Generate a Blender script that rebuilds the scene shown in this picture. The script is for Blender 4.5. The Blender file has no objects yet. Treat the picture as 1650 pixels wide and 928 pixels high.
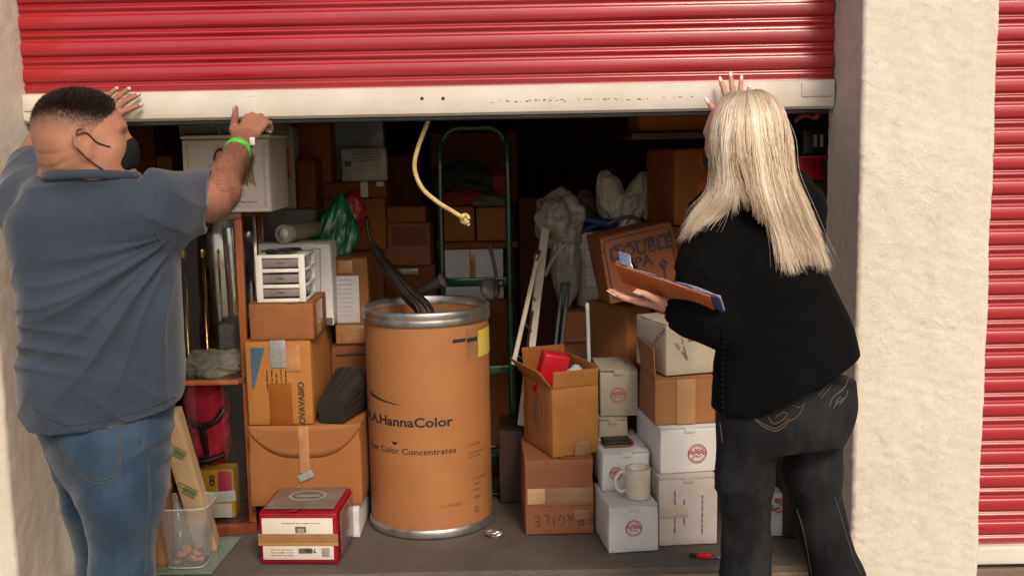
import bpy, math, random
import numpy as np
from mathutils import Vector, Matrix, noise as mnoise
from mathutils.bvhtree import BVHTree
import openvdb as vdb

sc = bpy.context.scene
C = sc.collection
rng = np.random.default_rng(7)
random.seed(7)

# ------------------------------------------------------------------ camera
F_PX, W_PX, H_PX = 1750.0, 1650.0, 928.0
PITCH, ROLL = math.radians(7.6), math.radians(1.07)
CAM = Vector((0, 0, 1.37))
_fw = Vector((0, math.cos(PITCH), -math.sin(PITCH)))
_up = Vector((0, math.sin(PITCH), math.cos(PITCH)))
_rt = Vector((1, 0, 0))
_cu = _rt * math.cos(ROLL) - _up * math.sin(ROLL)
_cv = _rt * math.sin(ROLL) + _up * math.cos(ROLL)
cd = bpy.data.cameras.new('camera')
cd.sensor_width = 36
cd.lens = 36 * F_PX / W_PX
cd.clip_end = 2000
cd.dof.use_dof = False
cam = bpy.data.objects.new('camera', cd)
C.objects.link(cam)
_m = Matrix.Identity(4)
for i in range(3):
    _m[i][0], _m[i][1], _m[i][2], _m[i][3] = _cu[i], _cv[i], -_fw[i], CAM[i]
cam.matrix_world = _m
sc.camera = cam

# ------------------------------------------------------------------ light
SUN_EL, SUN_AZ = math.radians(42), math.radians(20)   # behind the camera, a little to the right
world = bpy.data.worlds.new('World')
sc.world = world
world.use_nodes = True
_nt = world.node_tree
_sky = _nt.nodes.new('ShaderNodeTexSky')
_sky.sky_type = 'NISHITA'
_sky.sun_disc = False
_sky.sun_elevation = SUN_EL
_sky.sun_rotation = math.pi - SUN_AZ
_sky.air_density = 1.0
_sky.dust_density = 4.0
_sky.ozone_density = 0.6
_bg = _nt.nodes['Background']
_nt.links.new(_sky.outputs[0], _bg.inputs[0])
_bg.inputs[1].default_value = 0.088
sl = bpy.data.lights.new('sun', 'SUN')
sl.energy = 1.5
sl.angle = math.radians(15)
sl.color = (1.0, 0.86, 0.68)
sun = bpy.data.objects.new('sun', sl)
C.objects.link(sun)
_sd = Vector((math.sin(SUN_AZ) * math.cos(SUN_EL), -math.cos(SUN_AZ) * math.cos(SUN_EL), math.sin(SUN_EL)))
sun.rotation_euler = _sd.to_track_quat('Z', 'Y').to_euler()
sun.location = _sd * 20
sc.view_settings.view_transform = 'Standard'
sc.view_settings.look = 'None'
sc.view_settings.exposure = 0.58
sc.view_settings.gamma = 1
sc.view_settings.use_curve_mapping = False
sc.render.engine = 'CYCLES'
sc.cycles.use_denoising = True
sc.cycles.max_bounces = 8
sc.cycles.transparent_max_bounces = 16

# ------------------------------------------------------------------ helpers
def ray(px, py):
    u, v = (px - W_PX / 2) / F_PX, (H_PX / 2 - py) / F_PX
    return _fw + _cu * u + _cv * v
def P(px, py, Y):                 # point seen at a pixel, at distance Y in front of the camera
    d = ray(px, py)
    return CAM + d * (Y / d.y)
def floorY(px, py, z=0.0):        # distance at which that pixel meets height z
    d = ray(px, py)
    return (z - CAM.z) / d.z * d.y
def proj(p):
    q = Vector(p) - CAM
    f = q.dot(_fw)
    return (W_PX / 2 + q.dot(_cu) / f * F_PX, H_PX / 2 - q.dot(_cv) / f * F_PX)

def lin(r, g, b):
    return tuple((c / 255 / 12.92) if c / 255 <= .04045 else ((c / 255 + .055) / 1.055) ** 2.4 for c in (r, g, b))

RM = {}                            # matrix of every root
def thing(name, label, cat, mat=None, group=None, loc=None):
    o = bpy.data.objects.new(name, None)
    C.objects.link(o)
    o.empty_display_size = .05
    o['label'] = label
    o['category'] = cat
    if group: o['group'] = group
    m = mat if mat is not None else Matrix.Translation(Vector(loc) if loc is not None else Vector((0, 0, 0)))
    o.matrix_world = m
    RM[o.name] = m.copy()
    return o
def tag(o, label, cat, group=None):
    o['label'] = label; o['category'] = cat
    if group: o['group'] = group
    return o

def mesh_data(name, V, F, mat=None, smooth=True):
    me = bpy.data.meshes.new(name)
    V = np.asarray(V, dtype=np.float32)
    me.from_pydata(V.tolist() if len(V) < 60000 else V, [], F if isinstance(F, list) else F.tolist())
    if mat is not None: me.materials.append(mat)
    if smooth:
        me.polygons.foreach_set('use_smooth', np.ones(len(me.polygons), dtype=bool))
    me.update()
    return me
def mo(name, V, F, mat, parent=None, smooth=True, world=False, auto=None):
    V = np.asarray(V, dtype=np.float64).reshape(-1, 3)
    root = parent
    if world and parent is not None:
        inv = np.array(RM[parent.name].inverted())
        V = V @ inv[:3, :3].T + inv[:3, 3]
    me = mesh_data(name, V, F, mat, smooth)
    if auto:
        me.set_sharp_from_angle(angle=math.radians(auto))
    o = bpy.data.objects.new(name, me)
    C.objects.link(o)
    if parent is not None:
        o.parent = parent
        RM[o.name] = RM[parent.name]
    else:
        RM[o.name] = Matrix.Identity(4)
    return o
def base_mo(name, V, F, mat, **k):   # one-mesh thing with its origin at its base
    V = np.asarray(V, dtype=np.float64).reshape(-1, 3)
    c = (V.min(0) + V.max(0)) / 2
    c[2] = V[:, 2].min()
    o = mo(name, V - c, F, mat, **k)
    o.location = c
    RM[o.name] = Matrix.Translation(Vector(c))
    return o
def copy_thing(root, mat, label=None):
    r = root.copy(); C.objects.link(r); r.matrix_world = mat; RM[r.name] = mat.copy()
    if label: r['label'] = label
    for ch in root.children:
        c = ch.copy(); C.objects.link(c); c.parent = r
        for g in ch.children:
            d = g.copy(); C.objects.link(d); d.parent = c
    return r

class G:                            # geometry collector: joins several shapes into one mesh
    def __init__(s): s.V = []; s.F = []; s.n = 0
    def add(s, VF):
        V, F = VF
        V = np.asarray(V, dtype=np.float64).reshape(-1, 3)
        s.V.append(V); s.F += [tuple(int(i) + s.n for i in f) for f in F]; s.n += len(V)
        return s
    def out(s): return np.concatenate(s.V), s.F

def fnoise(Pt, scale, seed=0, octv=3):
    r = np.random.default_rng(seed + 101)
    Pt = np.asarray(Pt)
    out = np.zeros(len(Pt)); a = 1.0; tot = 0
    for o in range(octv):
        for j in range(3):
            k = r.normal(size=3); k = k / np.linalg.norm(k) * scale * (2 ** o) * (0.7 + .6 * r.random())
            out += a * np.sin(Pt @ k + r.random() * 6.28 + 1.3 * np.sin(Pt @ (np.roll(k, 1) * .6) + r.random() * 6))
            tot += a * .75
        a *= .5
    return out / tot

def box(x0, x1, y0, y1, z0, z1):
    V = [(x0, y0, z0), (x1, y0, z0), (x1, y1, z0), (x0, y1, z0), (x0, y0, z1), (x1, y0, z1), (x1, y1, z1), (x0, y1, z1)]
    F = [(3, 2, 1, 0), (4, 5, 6, 7), (0, 1, 5, 4), (1, 2, 6, 5), (2, 3, 7, 6), (3, 0, 4, 7)]
    return V, F
def dent(V, seed, count=5, depth=.007):
    """crushed corners and edge dents on a carton"""
    r = np.random.default_rng(seed); lo, hi = V.min(0), V.max(0); c = (lo + hi) / 2; hs = np.maximum((hi - lo) / 2, 1e-6)
    t = np.abs((V - c) / hs); edge = np.where((t > .93).sum(1) >= 2)[0]
    for j in range(count):
        p = V[r.choice(edge)].copy()
        if p[2] < lo[2] + .02: continue
        R = r.uniform(.018, .05); a = depth * r.uniform(.4, 1.0)
        w = np.exp(-((V - p) ** 2).sum(1) / (R * R)); d = c - p; d[2] *= .5; d /= np.linalg.norm(d)
        V += w[:, None] * d * a
    return V
def soft_box(x0, x1, y0, y1, z0, z1, r=.004, n=4, amp=0.0, seed=0, bulge=0.0, skip=()):
    """box with rounded edges and, if wanted, uneven faces"""
    lo = np.array([x0, y0, z0], float); hi = np.array([x1, y1, z1], float)
    r = min(r, (hi - lo).min() * .45)
    ax = [np.concatenate(([lo[i]], np.linspace(lo[i] + r, hi[i] - r, n + 1), [hi[i]])) for i in range(3)]
    idx = {}; V = []; F = []
    def vid(p):
        k = tuple(np.round(p, 6))
        if k not in idx:
            idx[k] = len(V); V.append(p)
        return idx[k]
    m = n + 2
    for a in range(3):
        b, c = (a + 1) % 3, (a + 2) % 3
        for s in (0, 1):
            if (a, s) in skip: continue
            g = [[None] * (m + 1) for _ in range(m + 1)]
            for i in range(m + 1):
                for j in range(m + 1):
                    p = np.zeros(3); p[a] = (lo, hi)[s][a]; p[b] = ax[b][i]; p[c] = ax[c][j]
                    g[i][j] = vid(p)
            for i in range(m):
                for j in range(m):
                    f = (g[i][j], g[i + 1][j], g[i + 1][j + 1], g[i][j + 1])
                    F.append(f if s else f[::-1])
    V = np.array(V)
    q = np.clip(V, lo + r, hi - r); v = V - q
    L = np.linalg.norm(v, axis=1, keepdims=True)
    nv = v / np.maximum(L, 1e-9)
    V = q + nv * r
    if amp or bulge:
        ctr = (lo + hi) / 2; hs = (hi - lo) / 2
        t = np.clip((V - ctr) / hs, -1, 1)
        for a in range(3):
            b, c = (a + 1) % 3, (a + 2) % 3
            sgn = np.where(np.abs(t[:, a]) > .97, np.sign(t[:, a]), 0)
            prof = (1 - t[:, b] ** 2) * (1 - t[:, c] ** 2)
            V[:, a] += sgn * bulge * prof
        if amp:
            V[:, 0] += amp * fnoise(V, 9, seed)
            V[:, 1] += amp * fnoise(V, 9, seed + 1)
            V[:, 2] += amp * .6 * fnoise(V, 9, seed + 2) * np.clip((V[:, 2] - lo[2]) / .03, 0, 1)
    return V, F

def smooth_path(pts, sub=6):
    pts = [np.asarray(p, float) for p in pts]
    if len(pts) < 3 or sub <= 1: return np.array(pts)
    out = []
    for i in range(len(pts) - 1):
        p0 = pts[max(i - 1, 0)]; p1 = pts[i]; p2 = pts[i + 1]; p3 = pts[min(i + 2, len(pts) - 1)]
        for k in range(sub):
            t = k / sub
            out.append(.5 * ((2 * p1) + (-p0 + p2) * t + (2 * p0 - 5 * p1 + 4 * p2 - p3) * t * t + (-p0 + 3 * p1 - 3 * p2 + p3) * t ** 3))
    out.append(pts[-1])
    return np.array(out)
def tube(pts, r, sides=10, sub=1, closed=False, flat=None):
    """tube through points; r scalar or per control point; flat=(normal, factor) squashes it"""
    pts = [tuple(p) for p in pts]
    if sub > 1:
        n0 = len(pts)
        path = smooth_path(pts, sub)
        rr = np.interp(np.linspace(0, n0 - 1, len(path)), np.arange(n0), np.full(n0, r) if np.isscalar(r) else r)
    else:
        path = np.array(pts, float); rr = np.full(len(path), r) if np.isscalar(r) else np.array(r, float)
    n = len(path)
    T = np.gradient(path, axis=0)
    if closed: T = np.roll(path, -1, 0) - np.roll(path, 1, 0)
    T /= np.maximum(np.linalg.norm(T, axis=1, keepdims=True), 1e-9)
    a = np.array([0, 0, 1.0]) if abs(T[0][2]) < .9 else np.array([1.0, 0, 0])
    N = a - T[0] * a.dot(T[0]); N /= np.linalg.norm(N)
    V = []; F = []
    ang = np.linspace(0, 2 * np.pi, sides, endpoint=False)
    for i in range(n):
        N = N - T[i] * N.dot(T[i]); N /= max(np.linalg.norm(N), 1e-9)
        B = np.cross(T[i], N)
        ring = path[i] + rr[i] * (np.cos(ang)[:, None] * N + np.sin(ang)[:, None] * B)
        if flat is not None:
            fn = np.asarray(flat[0], float); fn /= np.linalg.norm(fn)
            dlt = ring - path[i]
            ring = path[i] + dlt - np.outer(dlt @ fn, fn) * (1 - flat[1])
        V.append(ring)
    V = np.concatenate(V)
    m = n if closed else n - 1
    for i in range(m):
        for k in range(sides):
            k2 = (k + 1) % sides; i2 = (i + 1) % n
            F.append((i * sides + k, i * sides + k2, i2 * sides + k2, i2 * sides + k))
    if not closed:
        F.append(tuple(range(sides))[::-1]); F.append(tuple((n - 1) * sides + k for k in range(sides)))
    return V, F
def lathe(profile, seg=48, ctr=(0, 0, 0)):
    """profile: (radius, z) list"""
    V = []; F = []
    ang = np.linspace(0, 2 * np.pi, seg, endpoint=False)
    for r, z in profile:
        V.append(np.stack([ctr[0] + r * np.cos(ang), ctr[1] + r * np.sin(ang), np.full(seg, ctr[2] + z)], 1))
    for i in range(len(profile) - 1):
        for k in range(seg):
            k2 = (k + 1) % seg
            F.append((i * seg + k, i * seg + k2, (i + 1) * seg + k2, (i + 1) * seg + k))
    return np.concatenate(V), F
def ico(sub=4):
    import bmesh
    bm = bmesh.new(); bmesh.ops.create_icosphere(bm, subdivisions=sub, radius=1)
    V = np.array([v.co[:] for v in bm.verts]); F = [tuple(v.index for v in f.verts) for f in bm.faces]
    bm.free(); return V, F
def ridged(Pt, scale, seed):
    n = fnoise(Pt, scale, seed, 2)
    return 1 - 2 * np.abs(n)
def crumple(ctr, rad, amp=.1, freq=3.0, seed=0, sub=5, flatz=None, rot=0, power=1.0):
    """crumpled cloth or bag; amp as a fraction of the radii"""
    V, F = ico(sub)
    if power != 1: V = np.sign(V) * np.abs(V) ** power
    q = V + .35 * np.stack([fnoise(V, 1.7, seed + 5), fnoise(V, 1.7, seed + 6), fnoise(V, 1.7, seed + 7)], 1)
    d = 1 + amp * (1.1 * ridged(q, freq, seed) + .7 * ridged(q, freq * 2.1, seed + 1) + .3 * ridged(q, freq * 4.5, seed + 2) + .8 * fnoise(V, 2, seed + 3))
    V = V * d[:, None] * np.array(rad)
    if rot:
        c, s = math.cos(rot), math.sin(rot)
        V = V @ np.array([[c, 0, -s], [0, 1, 0], [s, 0, c]]).T
    V = V + np.array(ctr)
    if flatz is not None: V[:, 2] = np.maximum(V[:, 2], flatz)
    return V, F

# ------------------------------------------------------------------ materials
MATS = {}
class NB:
    def __init__(s, name):
        m = bpy.data.materials.new(name); m.use_nodes = True
        s.m = m; s.nt = m.node_tree; s.b = s.nt.nodes['Principled BSDF']
    def n(s, t, **k):
        nd = s.nt.nodes.new('ShaderNode' + t)
        for a, v in k.items():
            if hasattr(nd, a) and a not in ('inp',): setattr(nd, a, v)
        for a, v in k.get('inp', {}).items(): nd.inputs[a].default_value = v
        return nd
    def l(s, a, b): s.nt.links.new(a, b)
    def coord(s, kind='Object', scale=(1, 1, 1)):
        t = s.n('TexCoord'); mp = s.n('Mapping'); mp.inputs['Scale'].default_value = scale
        s.l(t.outputs[kind], mp.inputs[0]); return mp.outputs[0]
    def noise(s, vec, scale, detail=4, rough=.6, dist=0):
        n = s.n('TexNoise'); n.inputs['Scale'].default_value = scale; n.inputs['Detail'].default_value = detail
        n.inputs['Roughness'].default_value = rough; n.inputs['Distortion'].default_value = dist
        s.l(vec, n.inputs['Vector']); return n.outputs['Fac']
    def ramp(s, fac, stops):
        r = s.n('ValToRGB'); e = r.color_ramp.elements
        while len(e) < len(stops): e.new(.5)
        for i, (p, c) in enumerate(stops): e[i].position = p; e[i].color = (*c[:3], 1) if len(c) >= 3 else (c[0],) * 3 + (1,)
        s.l(fac, r.inputs[0]); return r.outputs[0]
    def mix(s, fac, a, b, blend='MIX'):
        x = s.n('Mix'); x.data_type = 'RGBA'; x.blend_type = blend
        for sock, v in ((x.inputs[0], fac), (x.inputs[6], a), (x.inputs[7], b)):
            if isinstance(v, (int, float)): sock.default_value = v
            elif isinstance(v, tuple): sock.default_value = (*v[:3], 1)
            else: s.l(v, sock)
        return x.outputs[2]
    def math(s, op, a, b=None):
        x = s.n('Math'); x.operation = op
        for i, v in enumerate((a, b)):
            if v is None: continue
            if isinstance(v, (int, float)): x.inputs[i].default_value = v
            else: s.l(v, x.inputs[i])
        return x.outputs[0]
    def bump(s, h, strength=.3, dist=.01, prev=None):
        b = s.n('Bump'); b.inputs['Strength'].default_value = strength; b.inputs['Distance'].default_value = dist
        s.l(h, b.inputs['Height'])
        if prev is not None: s.l(prev, b.inputs['Normal'])
        return b.outputs[0]
    def objvar(s, col, lo=.88, hi=1.1):
        oi = s.n('ObjectInfo'); h = s.n('HueSaturation')
        def rnd(mult, a, b, sock):
            mr = s.n('MapRange'); mr.inputs[3].default_value = a; mr.inputs[4].default_value = b
            s.l(s.math('FRACT', s.math('MULTIPLY', oi.outputs['Color'], mult)), mr.inputs[0]); s.l(mr.outputs[0], h.inputs[sock])
        rnd(.999, lo, hi, 'Value'); rnd(7.31, .494, .506, 'Hue'); rnd(13.7, .95, 1.10, 'Saturation')
        s.l(col, h.inputs['Color']); return h.outputs[0]

def pm(name, col, rough=.6, var=.12, vs=5, bump=.12, bs=60, bd=.004, metal=0, coat=0, spec=.5, objvar=None, col2=None, sss=0, trans=0, alpha=1, ior=1.45, kind='Object', scale=(1, 1, 1), rvar=.1):
    if name in MATS: return MATS[name]
    k = NB(name); b = k.b
    v = k.coord(kind, scale)
    n1 = k.noise(v, vs, 5, .62)
    c1 = tuple(x * (1 - var) for x in col); c2 = col2 or tuple(min(1, x * (1 + var)) for x in col)
    colr = k.ramp(n1, [(.32, c1), (.68, c2)])
    if objvar: colr = k.objvar(colr, *objvar)
    k.l(colr, b.inputs['Base Color'])
    rr = k.ramp(k.noise(v, vs * 3, 4), [(.3, (max(rough - rvar, 0.02),)), (.7, (min(rough + rvar, 1),))])
    k.l(rr, b.inputs['Roughness'])
    b.inputs['Metallic'].default_value = metal
    b.inputs['Coat Weight'].default_value = coat
    b.inputs['Specular IOR Level'].default_value = spec
    b.inputs['IOR'].default_value = ior
    b.inputs['Transmission Weight'].default_value = trans
    b.inputs['Alpha'].default_value = alpha
    if sss:
        b.inputs['Subsurface Weight'].default_value = sss
        b.inputs['Subsurface Radius'].default_value = (1, .35, .2)
        b.inputs['Subsurface Scale'].default_value = .006
    if bump: k.l(k.bump(k.noise(v, bs, 4), bump, bd), b.inputs['Normal'])
    MATS[name] = k.m
    return k.m

def cardboard(name, col, print_=None):
    if name in MATS: return MATS[name]
    k = NB(name); b = k.b
    v = k.coord()
    big = k.noise(v, 4.5, 6, .6)
    c = k.ramp(big, [(.25, tuple(x * .82 for x in col)), (.55, col), (.8, tuple(min(1, x * 1.12) for x in col))])
    fib = k.noise(k.coord(scale=(60, 60, 260)), 1.0, 3, .7)
    c = k.mix(.22, c, k.ramp(fib, [(.3, (.35, .35, .35)), (.7, (1, 1, 1))]), 'MULTIPLY')
    scuff = k.ramp(k.noise(k.coord(scale=(1, 1, 3)), 16, 6, .75, .6), [(.66, (0,)), (.78, (1,))])
    c = k.mix(k.math('MULTIPLY', scuff, .4), c, tuple(min(1, x * 1.5 + .06) for x in col))
    stain = k.ramp(k.noise(v, 2.1, 5, .55), [(.6, (0,)), (.8, (1,))])
    c = k.mix(k.math('MULTIPLY', stain, .5), c, tuple(x * .55 for x in col))
    c = k.objvar(c, .78, 1.12)
    k.l(c, b.inputs['Base Color'])
    b.inputs['Roughness'].default_value = .72
    b.inputs['Specular IOR Level'].default_value = .3
    w = k.n('TexWave'); w.inputs['Scale'].default_value = 55; w.inputs['Distortion'].default_value = 1.2; w.inputs['Detail'].default_value = 2
    k.l(v, w.inputs['Vector'])
    h = k.bump(w.outputs['Fac'], .06, .002)
    h = k.bump(k.noise(v, 14, 5), .18, .006, h)
    k.l(h, b.inputs['Normal'])
    MATS[name] = k.m
    return k.m

CARD = cardboard('cardboard', (.36, .132, .043))
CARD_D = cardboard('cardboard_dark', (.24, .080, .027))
CARD_P = cardboard('cardboard_pale', (.41, .180, .072))
WHITE_C = cardboard('white_carton', (.70, .69, .655))
CREAM_C = cardboard('cream_carton', (.56, .50, .375))
GREY_C = cardboard('grey_carton', (.30, .28, .24))
TAPE = pm('clear_packing_tape', (.42, .20, .085), .22, .2, 14, .35, 30, .004, coat=.4, rvar=.1)
TAPE_D = pm('brown_packing_tape', (.30, .15, .07), .28, .15, 14, .2, 30, .003, coat=.3)
TAPE_S = pm('silver_tape', (.34, .34, .32), .3, .15, 20, .3, 40, .003, metal=.3)
INK = pm('black_ink', (.025, .02, .018), .6, .2, 30, 0)
INK_F = pm('faded_ink', (.17, .075, .04), .7, .2, 30, 0)
INK_R = pm('red_ink', (.46, .085, .11), .6, .35, 60, 0)
PAPER = pm('paper', (.62, .60, .58), .7, .06, 8, .1, 30, .002)
STEEL = pm('galvanised_steel', (.5, .49, .46), .35, .2, 12, .08, 60, .002, metal=.9)
WHITE_P = pm('white_plastic', (.70, .68, .62), .4, .08, 10, .05, 80, .001)
BLACK_P = pm('black_plastic', (.012, .011, .011), .42, .3, 12, .15, 60, .002)
BLACK_R = pm('black_rubber', (.012, .012, .012), .75, .2, 20, .1, 60, .002)
RED_P = pm('red_plastic', (.50, .012, .022), .4, .12, 8, .1, 40, .003)
CHROME = pm('chrome', (.75, .74, .72), .12, .1, 20, .0, metal=1)
# ================================================================== setting
XL, XR, YD, YF = -1.478, .988, 3.35, 3.08       # opening edges, door plane, pillar front plane
GZ = -.25                                        # ground outside
def struct(name, VF, mat, parent=None, smooth=False):
    o = mo(name, VF[0], VF[1], mat, parent, smooth)
    if parent is None: o['kind'] = 'structure'
    return o

def concrete(name, col, s=3.0, bumpy=.35):
    k = NB(name); b = k.b; v = k.coord()
    c = k.ramp(k.noise(v, s, 7, .65), [(.25, tuple(x * .7 for x in col)), (.75, tuple(x * 1.15 for x in col))])
    c = k.mix(.35, c, k.ramp(k.noise(v, 90, 4, .7), [(.3, (.55, .55, .55)), (.7, (1, 1, 1))]), 'MULTIPLY')
    st = k.ramp(k.noise(v, 1.3, 6, .6, 1.0), [(.55, (0,)), (.75, (1,))])
    c = k.mix(k.math('MULTIPLY', st, .65), c, tuple(x * .42 for x in col))
    k.l(c, b.inputs['Base Color'])
    k.l(k.ramp(k.noise(v, 12, 4), [(.3, (.6,)), (.7, (.9,))]), b.inputs['Roughness'])
    k.l(k.bump(k.noise(v, 160, 5), bumpy, .003), b.inputs['Normal'])
    return k.m
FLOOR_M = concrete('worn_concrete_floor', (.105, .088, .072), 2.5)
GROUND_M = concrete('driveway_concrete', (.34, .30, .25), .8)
LIP_M = concrete('slab_edge_concrete', (.20, .145, .10), 9, .8)

def stucco():
    k = NB('cream_stucco'); b = k.b; v = k.coord()
    c = k.ramp(k.noise(v, 2.2, 6, .62), [(.25, (.67, .60, .495)), (.75, (.79, .725, .615))])
    c = k.mix(.25, c, k.ramp(k.noise(v, 30, 5, .7), [(.3, (.72, .68, .6)), (.7, (1, 1, 1))]), 'MULTIPLY')
    streak = k.ramp(k.noise(k.coord(scale=(9, 9, .8)), 1.6, 5, .6), [(.5, (0,)), (.8, (1,))])
    c = k.mix(k.math('MULTIPLY', streak, .18), c, (.40, .33, .24))
    k.l(c, b.inputs['Base Color']); b.inputs['Roughness'].default_value = .9
    b.inputs['Specular IOR Level'].default_value = .25
    # troweled plaster: plateaus with torn edges over grit
    warp = k.n('TexNoise'); warp.inputs['Scale'].default_value = 9; k.l(v, warp.inputs['Vector'])
    wv = k.n('VectorMath'); wv.operation = 'MULTIPLY_ADD'; wv.inputs[1].default_value = (.05, .05, .05)
    k.l(warp.outputs['Color'], wv.inputs[0]); k.l(v, wv.inputs[2])
    p1 = k.ramp(k.noise(wv.outputs[0], 24, 6, .7), [(.44, (0,)), (.58, (1,))])
    p2 = k.ramp(k.noise(wv.outputs[0], 60, 5, .7), [(.48, (0,)), (.6, (1,))])
    msk = k.ramp(k.noise(v, 4.5, 4, .6), [(.42, (.12,)), (.62, (1,))])
    p1 = k.math('MULTIPLY', p1, msk); p2 = k.math('MULTIPLY', p2, msk)
    h = k.bump(p1, .26, .0035)
    h = k.bump(p2, .36, .0028, h)
    h = k.bump(k.noise(v, 95, 8, .8), .75, .003, h)
    k.l(h, b.inputs['Normal'])
    return k.m
STUCCO = stucco()

def rough_prism(x0, x1, y0, y1, z0, z1, step=.02, amp=.0035, seed=1):
    """stucco pier: a wrapped grid with uneven corners"""
    r = .008
    per = []
    def seg(a, b):
        n = max(2, int(np.linalg.norm(np.subtract(b, a)) / step))
        return [tuple(np.array(a) + (np.array(b) - np.array(a)) * t / n) for t in range(n)]
    c = [(x0 + r, y0), (x1 - r, y0), (x1, y0 + r), (x1, y1 - r), (x1 - r, y1), (x0 + r, y1), (x0, y1 - r), (x0, y0 + r)]
    for i in range(8): per += seg(c[i], c[(i + 1) % 8])
    per = np.array(per); n = len(per)
    zs = np.linspace(z0, z1, int((z1 - z0) / step) + 1)
    V = np.concatenate([np.column_stack([per, np.full(n, z)]) for z in zs])
    ctr = np.array([(x0 + x1) / 2, (y0 + y1) / 2])
    d = V[:, :2] - ctr; d /= np.linalg.norm(d, axis=1, keepdims=True)
    pl = np.clip(fnoise(V, 55, seed + 5, 3) * 3.0, -1, 1) * np.clip(.35 + fnoise(V, 9, seed + 6, 2), 0, 1)      # torn trowel plateaus
    a = amp * .8 * (fnoise(V, 22, seed) + .5 * fnoise(V, 70, seed + 3)) + .0014 * pl + .0011 * fnoise(V, 190, seed + 7, 2)
    V[:, :2] += d * a[:, None]
    F = []
    for i in range(len(zs) - 1):
        for k in range(n):
            k2 = (k + 1) % n
            F.append((i * n + k, i * n + k2, (i + 1) * n + k2, (i + 1) * n + k))
    return V, F

# ground to the horizon, with the raised slab's edge in front of the doors
struct('ground', ([(-400, -400, GZ), (400, -400, GZ), (400, 400, GZ), (-400, 400, GZ)], [(0, 1, 2, 3)]), GROUND_M)
n = 160
xs = np.linspace(-6, 6, n)
Vs = []; Fs = []
edge = .008 * fnoise(np.column_stack([xs, xs * 0, xs * 0]), 9, 4) + .004 * fnoise(np.column_stack([xs, xs * 0, xs * 0]), 60, 5)
for i, x in enumerate(xs):
    for (y, z) in ((7.4, GZ), (7.4, 0), (3.6, 0), (3.43, 0), (3.352 + edge[i] + .012, 0), (3.352 + edge[i], -.012), (3.345 + edge[i] * .5, GZ)):
        Vs.append((x, y, z))
m = 7
for i in range(n - 1):
    for j in range(m - 1):
        Fs.append((i * m + j, i * m + j + 1, (i + 1) * m + j + 1, (i + 1) * m + j))
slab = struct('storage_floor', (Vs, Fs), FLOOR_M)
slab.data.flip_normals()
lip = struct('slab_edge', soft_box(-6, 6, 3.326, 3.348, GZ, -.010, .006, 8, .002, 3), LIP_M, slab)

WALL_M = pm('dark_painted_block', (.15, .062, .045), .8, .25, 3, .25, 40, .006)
def wall_ribbed(axis, pos, a0, a1, z0, z1, flip=False):
    """ribbed steel partition"""
    pts = []; pitch = .2; t = a0
    while t < a1:
        pts += [(t, 0), (t + .12, 0), (t + .14, .02), (t + .18, .02)]; t += pitch
    pts.append((a1, 0))
    V = []; F = []
    for (a, d) in pts:
        for z in (z0, z1):
            V.append((pos + (-d if flip else d), a, z) if axis == 'x' else (a, pos + (-d if flip else d), z))
    for i in range(len(pts) - 1): F.append((2 * i, 2 * i + 2, 2 * i + 3, 2 * i + 1))
    return V, F
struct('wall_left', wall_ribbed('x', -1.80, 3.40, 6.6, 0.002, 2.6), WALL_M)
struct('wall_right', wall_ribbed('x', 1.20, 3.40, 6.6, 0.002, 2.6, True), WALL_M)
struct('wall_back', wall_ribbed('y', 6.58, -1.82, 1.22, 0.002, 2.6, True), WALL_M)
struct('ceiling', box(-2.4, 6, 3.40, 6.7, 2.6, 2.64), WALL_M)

# stucco piers and the header over the doors
def pier(label, x0, x1, y0, y1, z0, z1, seed, stp):
    V, F = rough_prism(x0, x1, y0, y1, z0, z1, stp, seed=seed)
    o = base_mo('stucco_pillar', V, F, STUCCO)
    return tag(o, label, 'pillar')
pier('cream stucco pillar at the left edge, behind the man in the blue shirt', -2.90, -1.468, 3.05, 3.40, GZ, 2.3, 1, .013)
pier('wide cream stucco pillar between the half-open door and the closed red door', XR, 1.366, YF, 3.40, GZ, 2.3, 2, .0065)
hd = base_mo('header_wall', *soft_box(-2.9, 4.5, 3.08, 3.42, 2.3, 3.4, .01, 10, .003, 2), STUCCO)
tag(hd, 'cream stucco wall above the red roll-up doors', 'wall')

# roll-up doors
def red_paint():
    k = NB('red_door_enamel'); b = k.b
    v = k.coord(scale=(.6, 6, 6))
    c = k.ramp(k.noise(v, 3, 6, .6), [(.3, (.30, .006, .010)), (.7, (.40, .010, .015))])
    ch = k.ramp(k.noise(k.coord(scale=(1.2, 5, 5)), 5, 6, .7), [(.62, (0,)), (.75, (1,))])
    c = k.mix(k.math('MULTIPLY', ch, .22), c, (.50, .10, .10))
    dirt = k.ramp(k.noise(k.coord(scale=(1, 12, 12)), 7, 5, .7), [(.6, (0,)), (.8, (1,))])
    c = k.mix(k.math('MULTIPLY', dirt, .25), c, (.16, .03, .028))
    k.l(c, b.inputs['Base Color'])
    k.l(k.ramp(k.noise(k.coord(scale=(.8, 10, 10)), 4, 5), [(.3, (.22,)), (.7, (.38,))]), b.inputs['Roughness'])
    b.inputs['Specular IOR Level'].default_value = .35
    b.inputs['Coat Weight'].default_value = .9; b.inputs['Coat Roughness'].default_value = .18; b.inputs['Coat IOR'].default_value = 1.6
    k.l(k.bump(k.noise(k.coord(scale=(.5, 4, 4)), 5, 3), .10, .02), b.inputs['Normal'])
    return k.m
RED = red_paint()
PITCHZ = .0775
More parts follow.
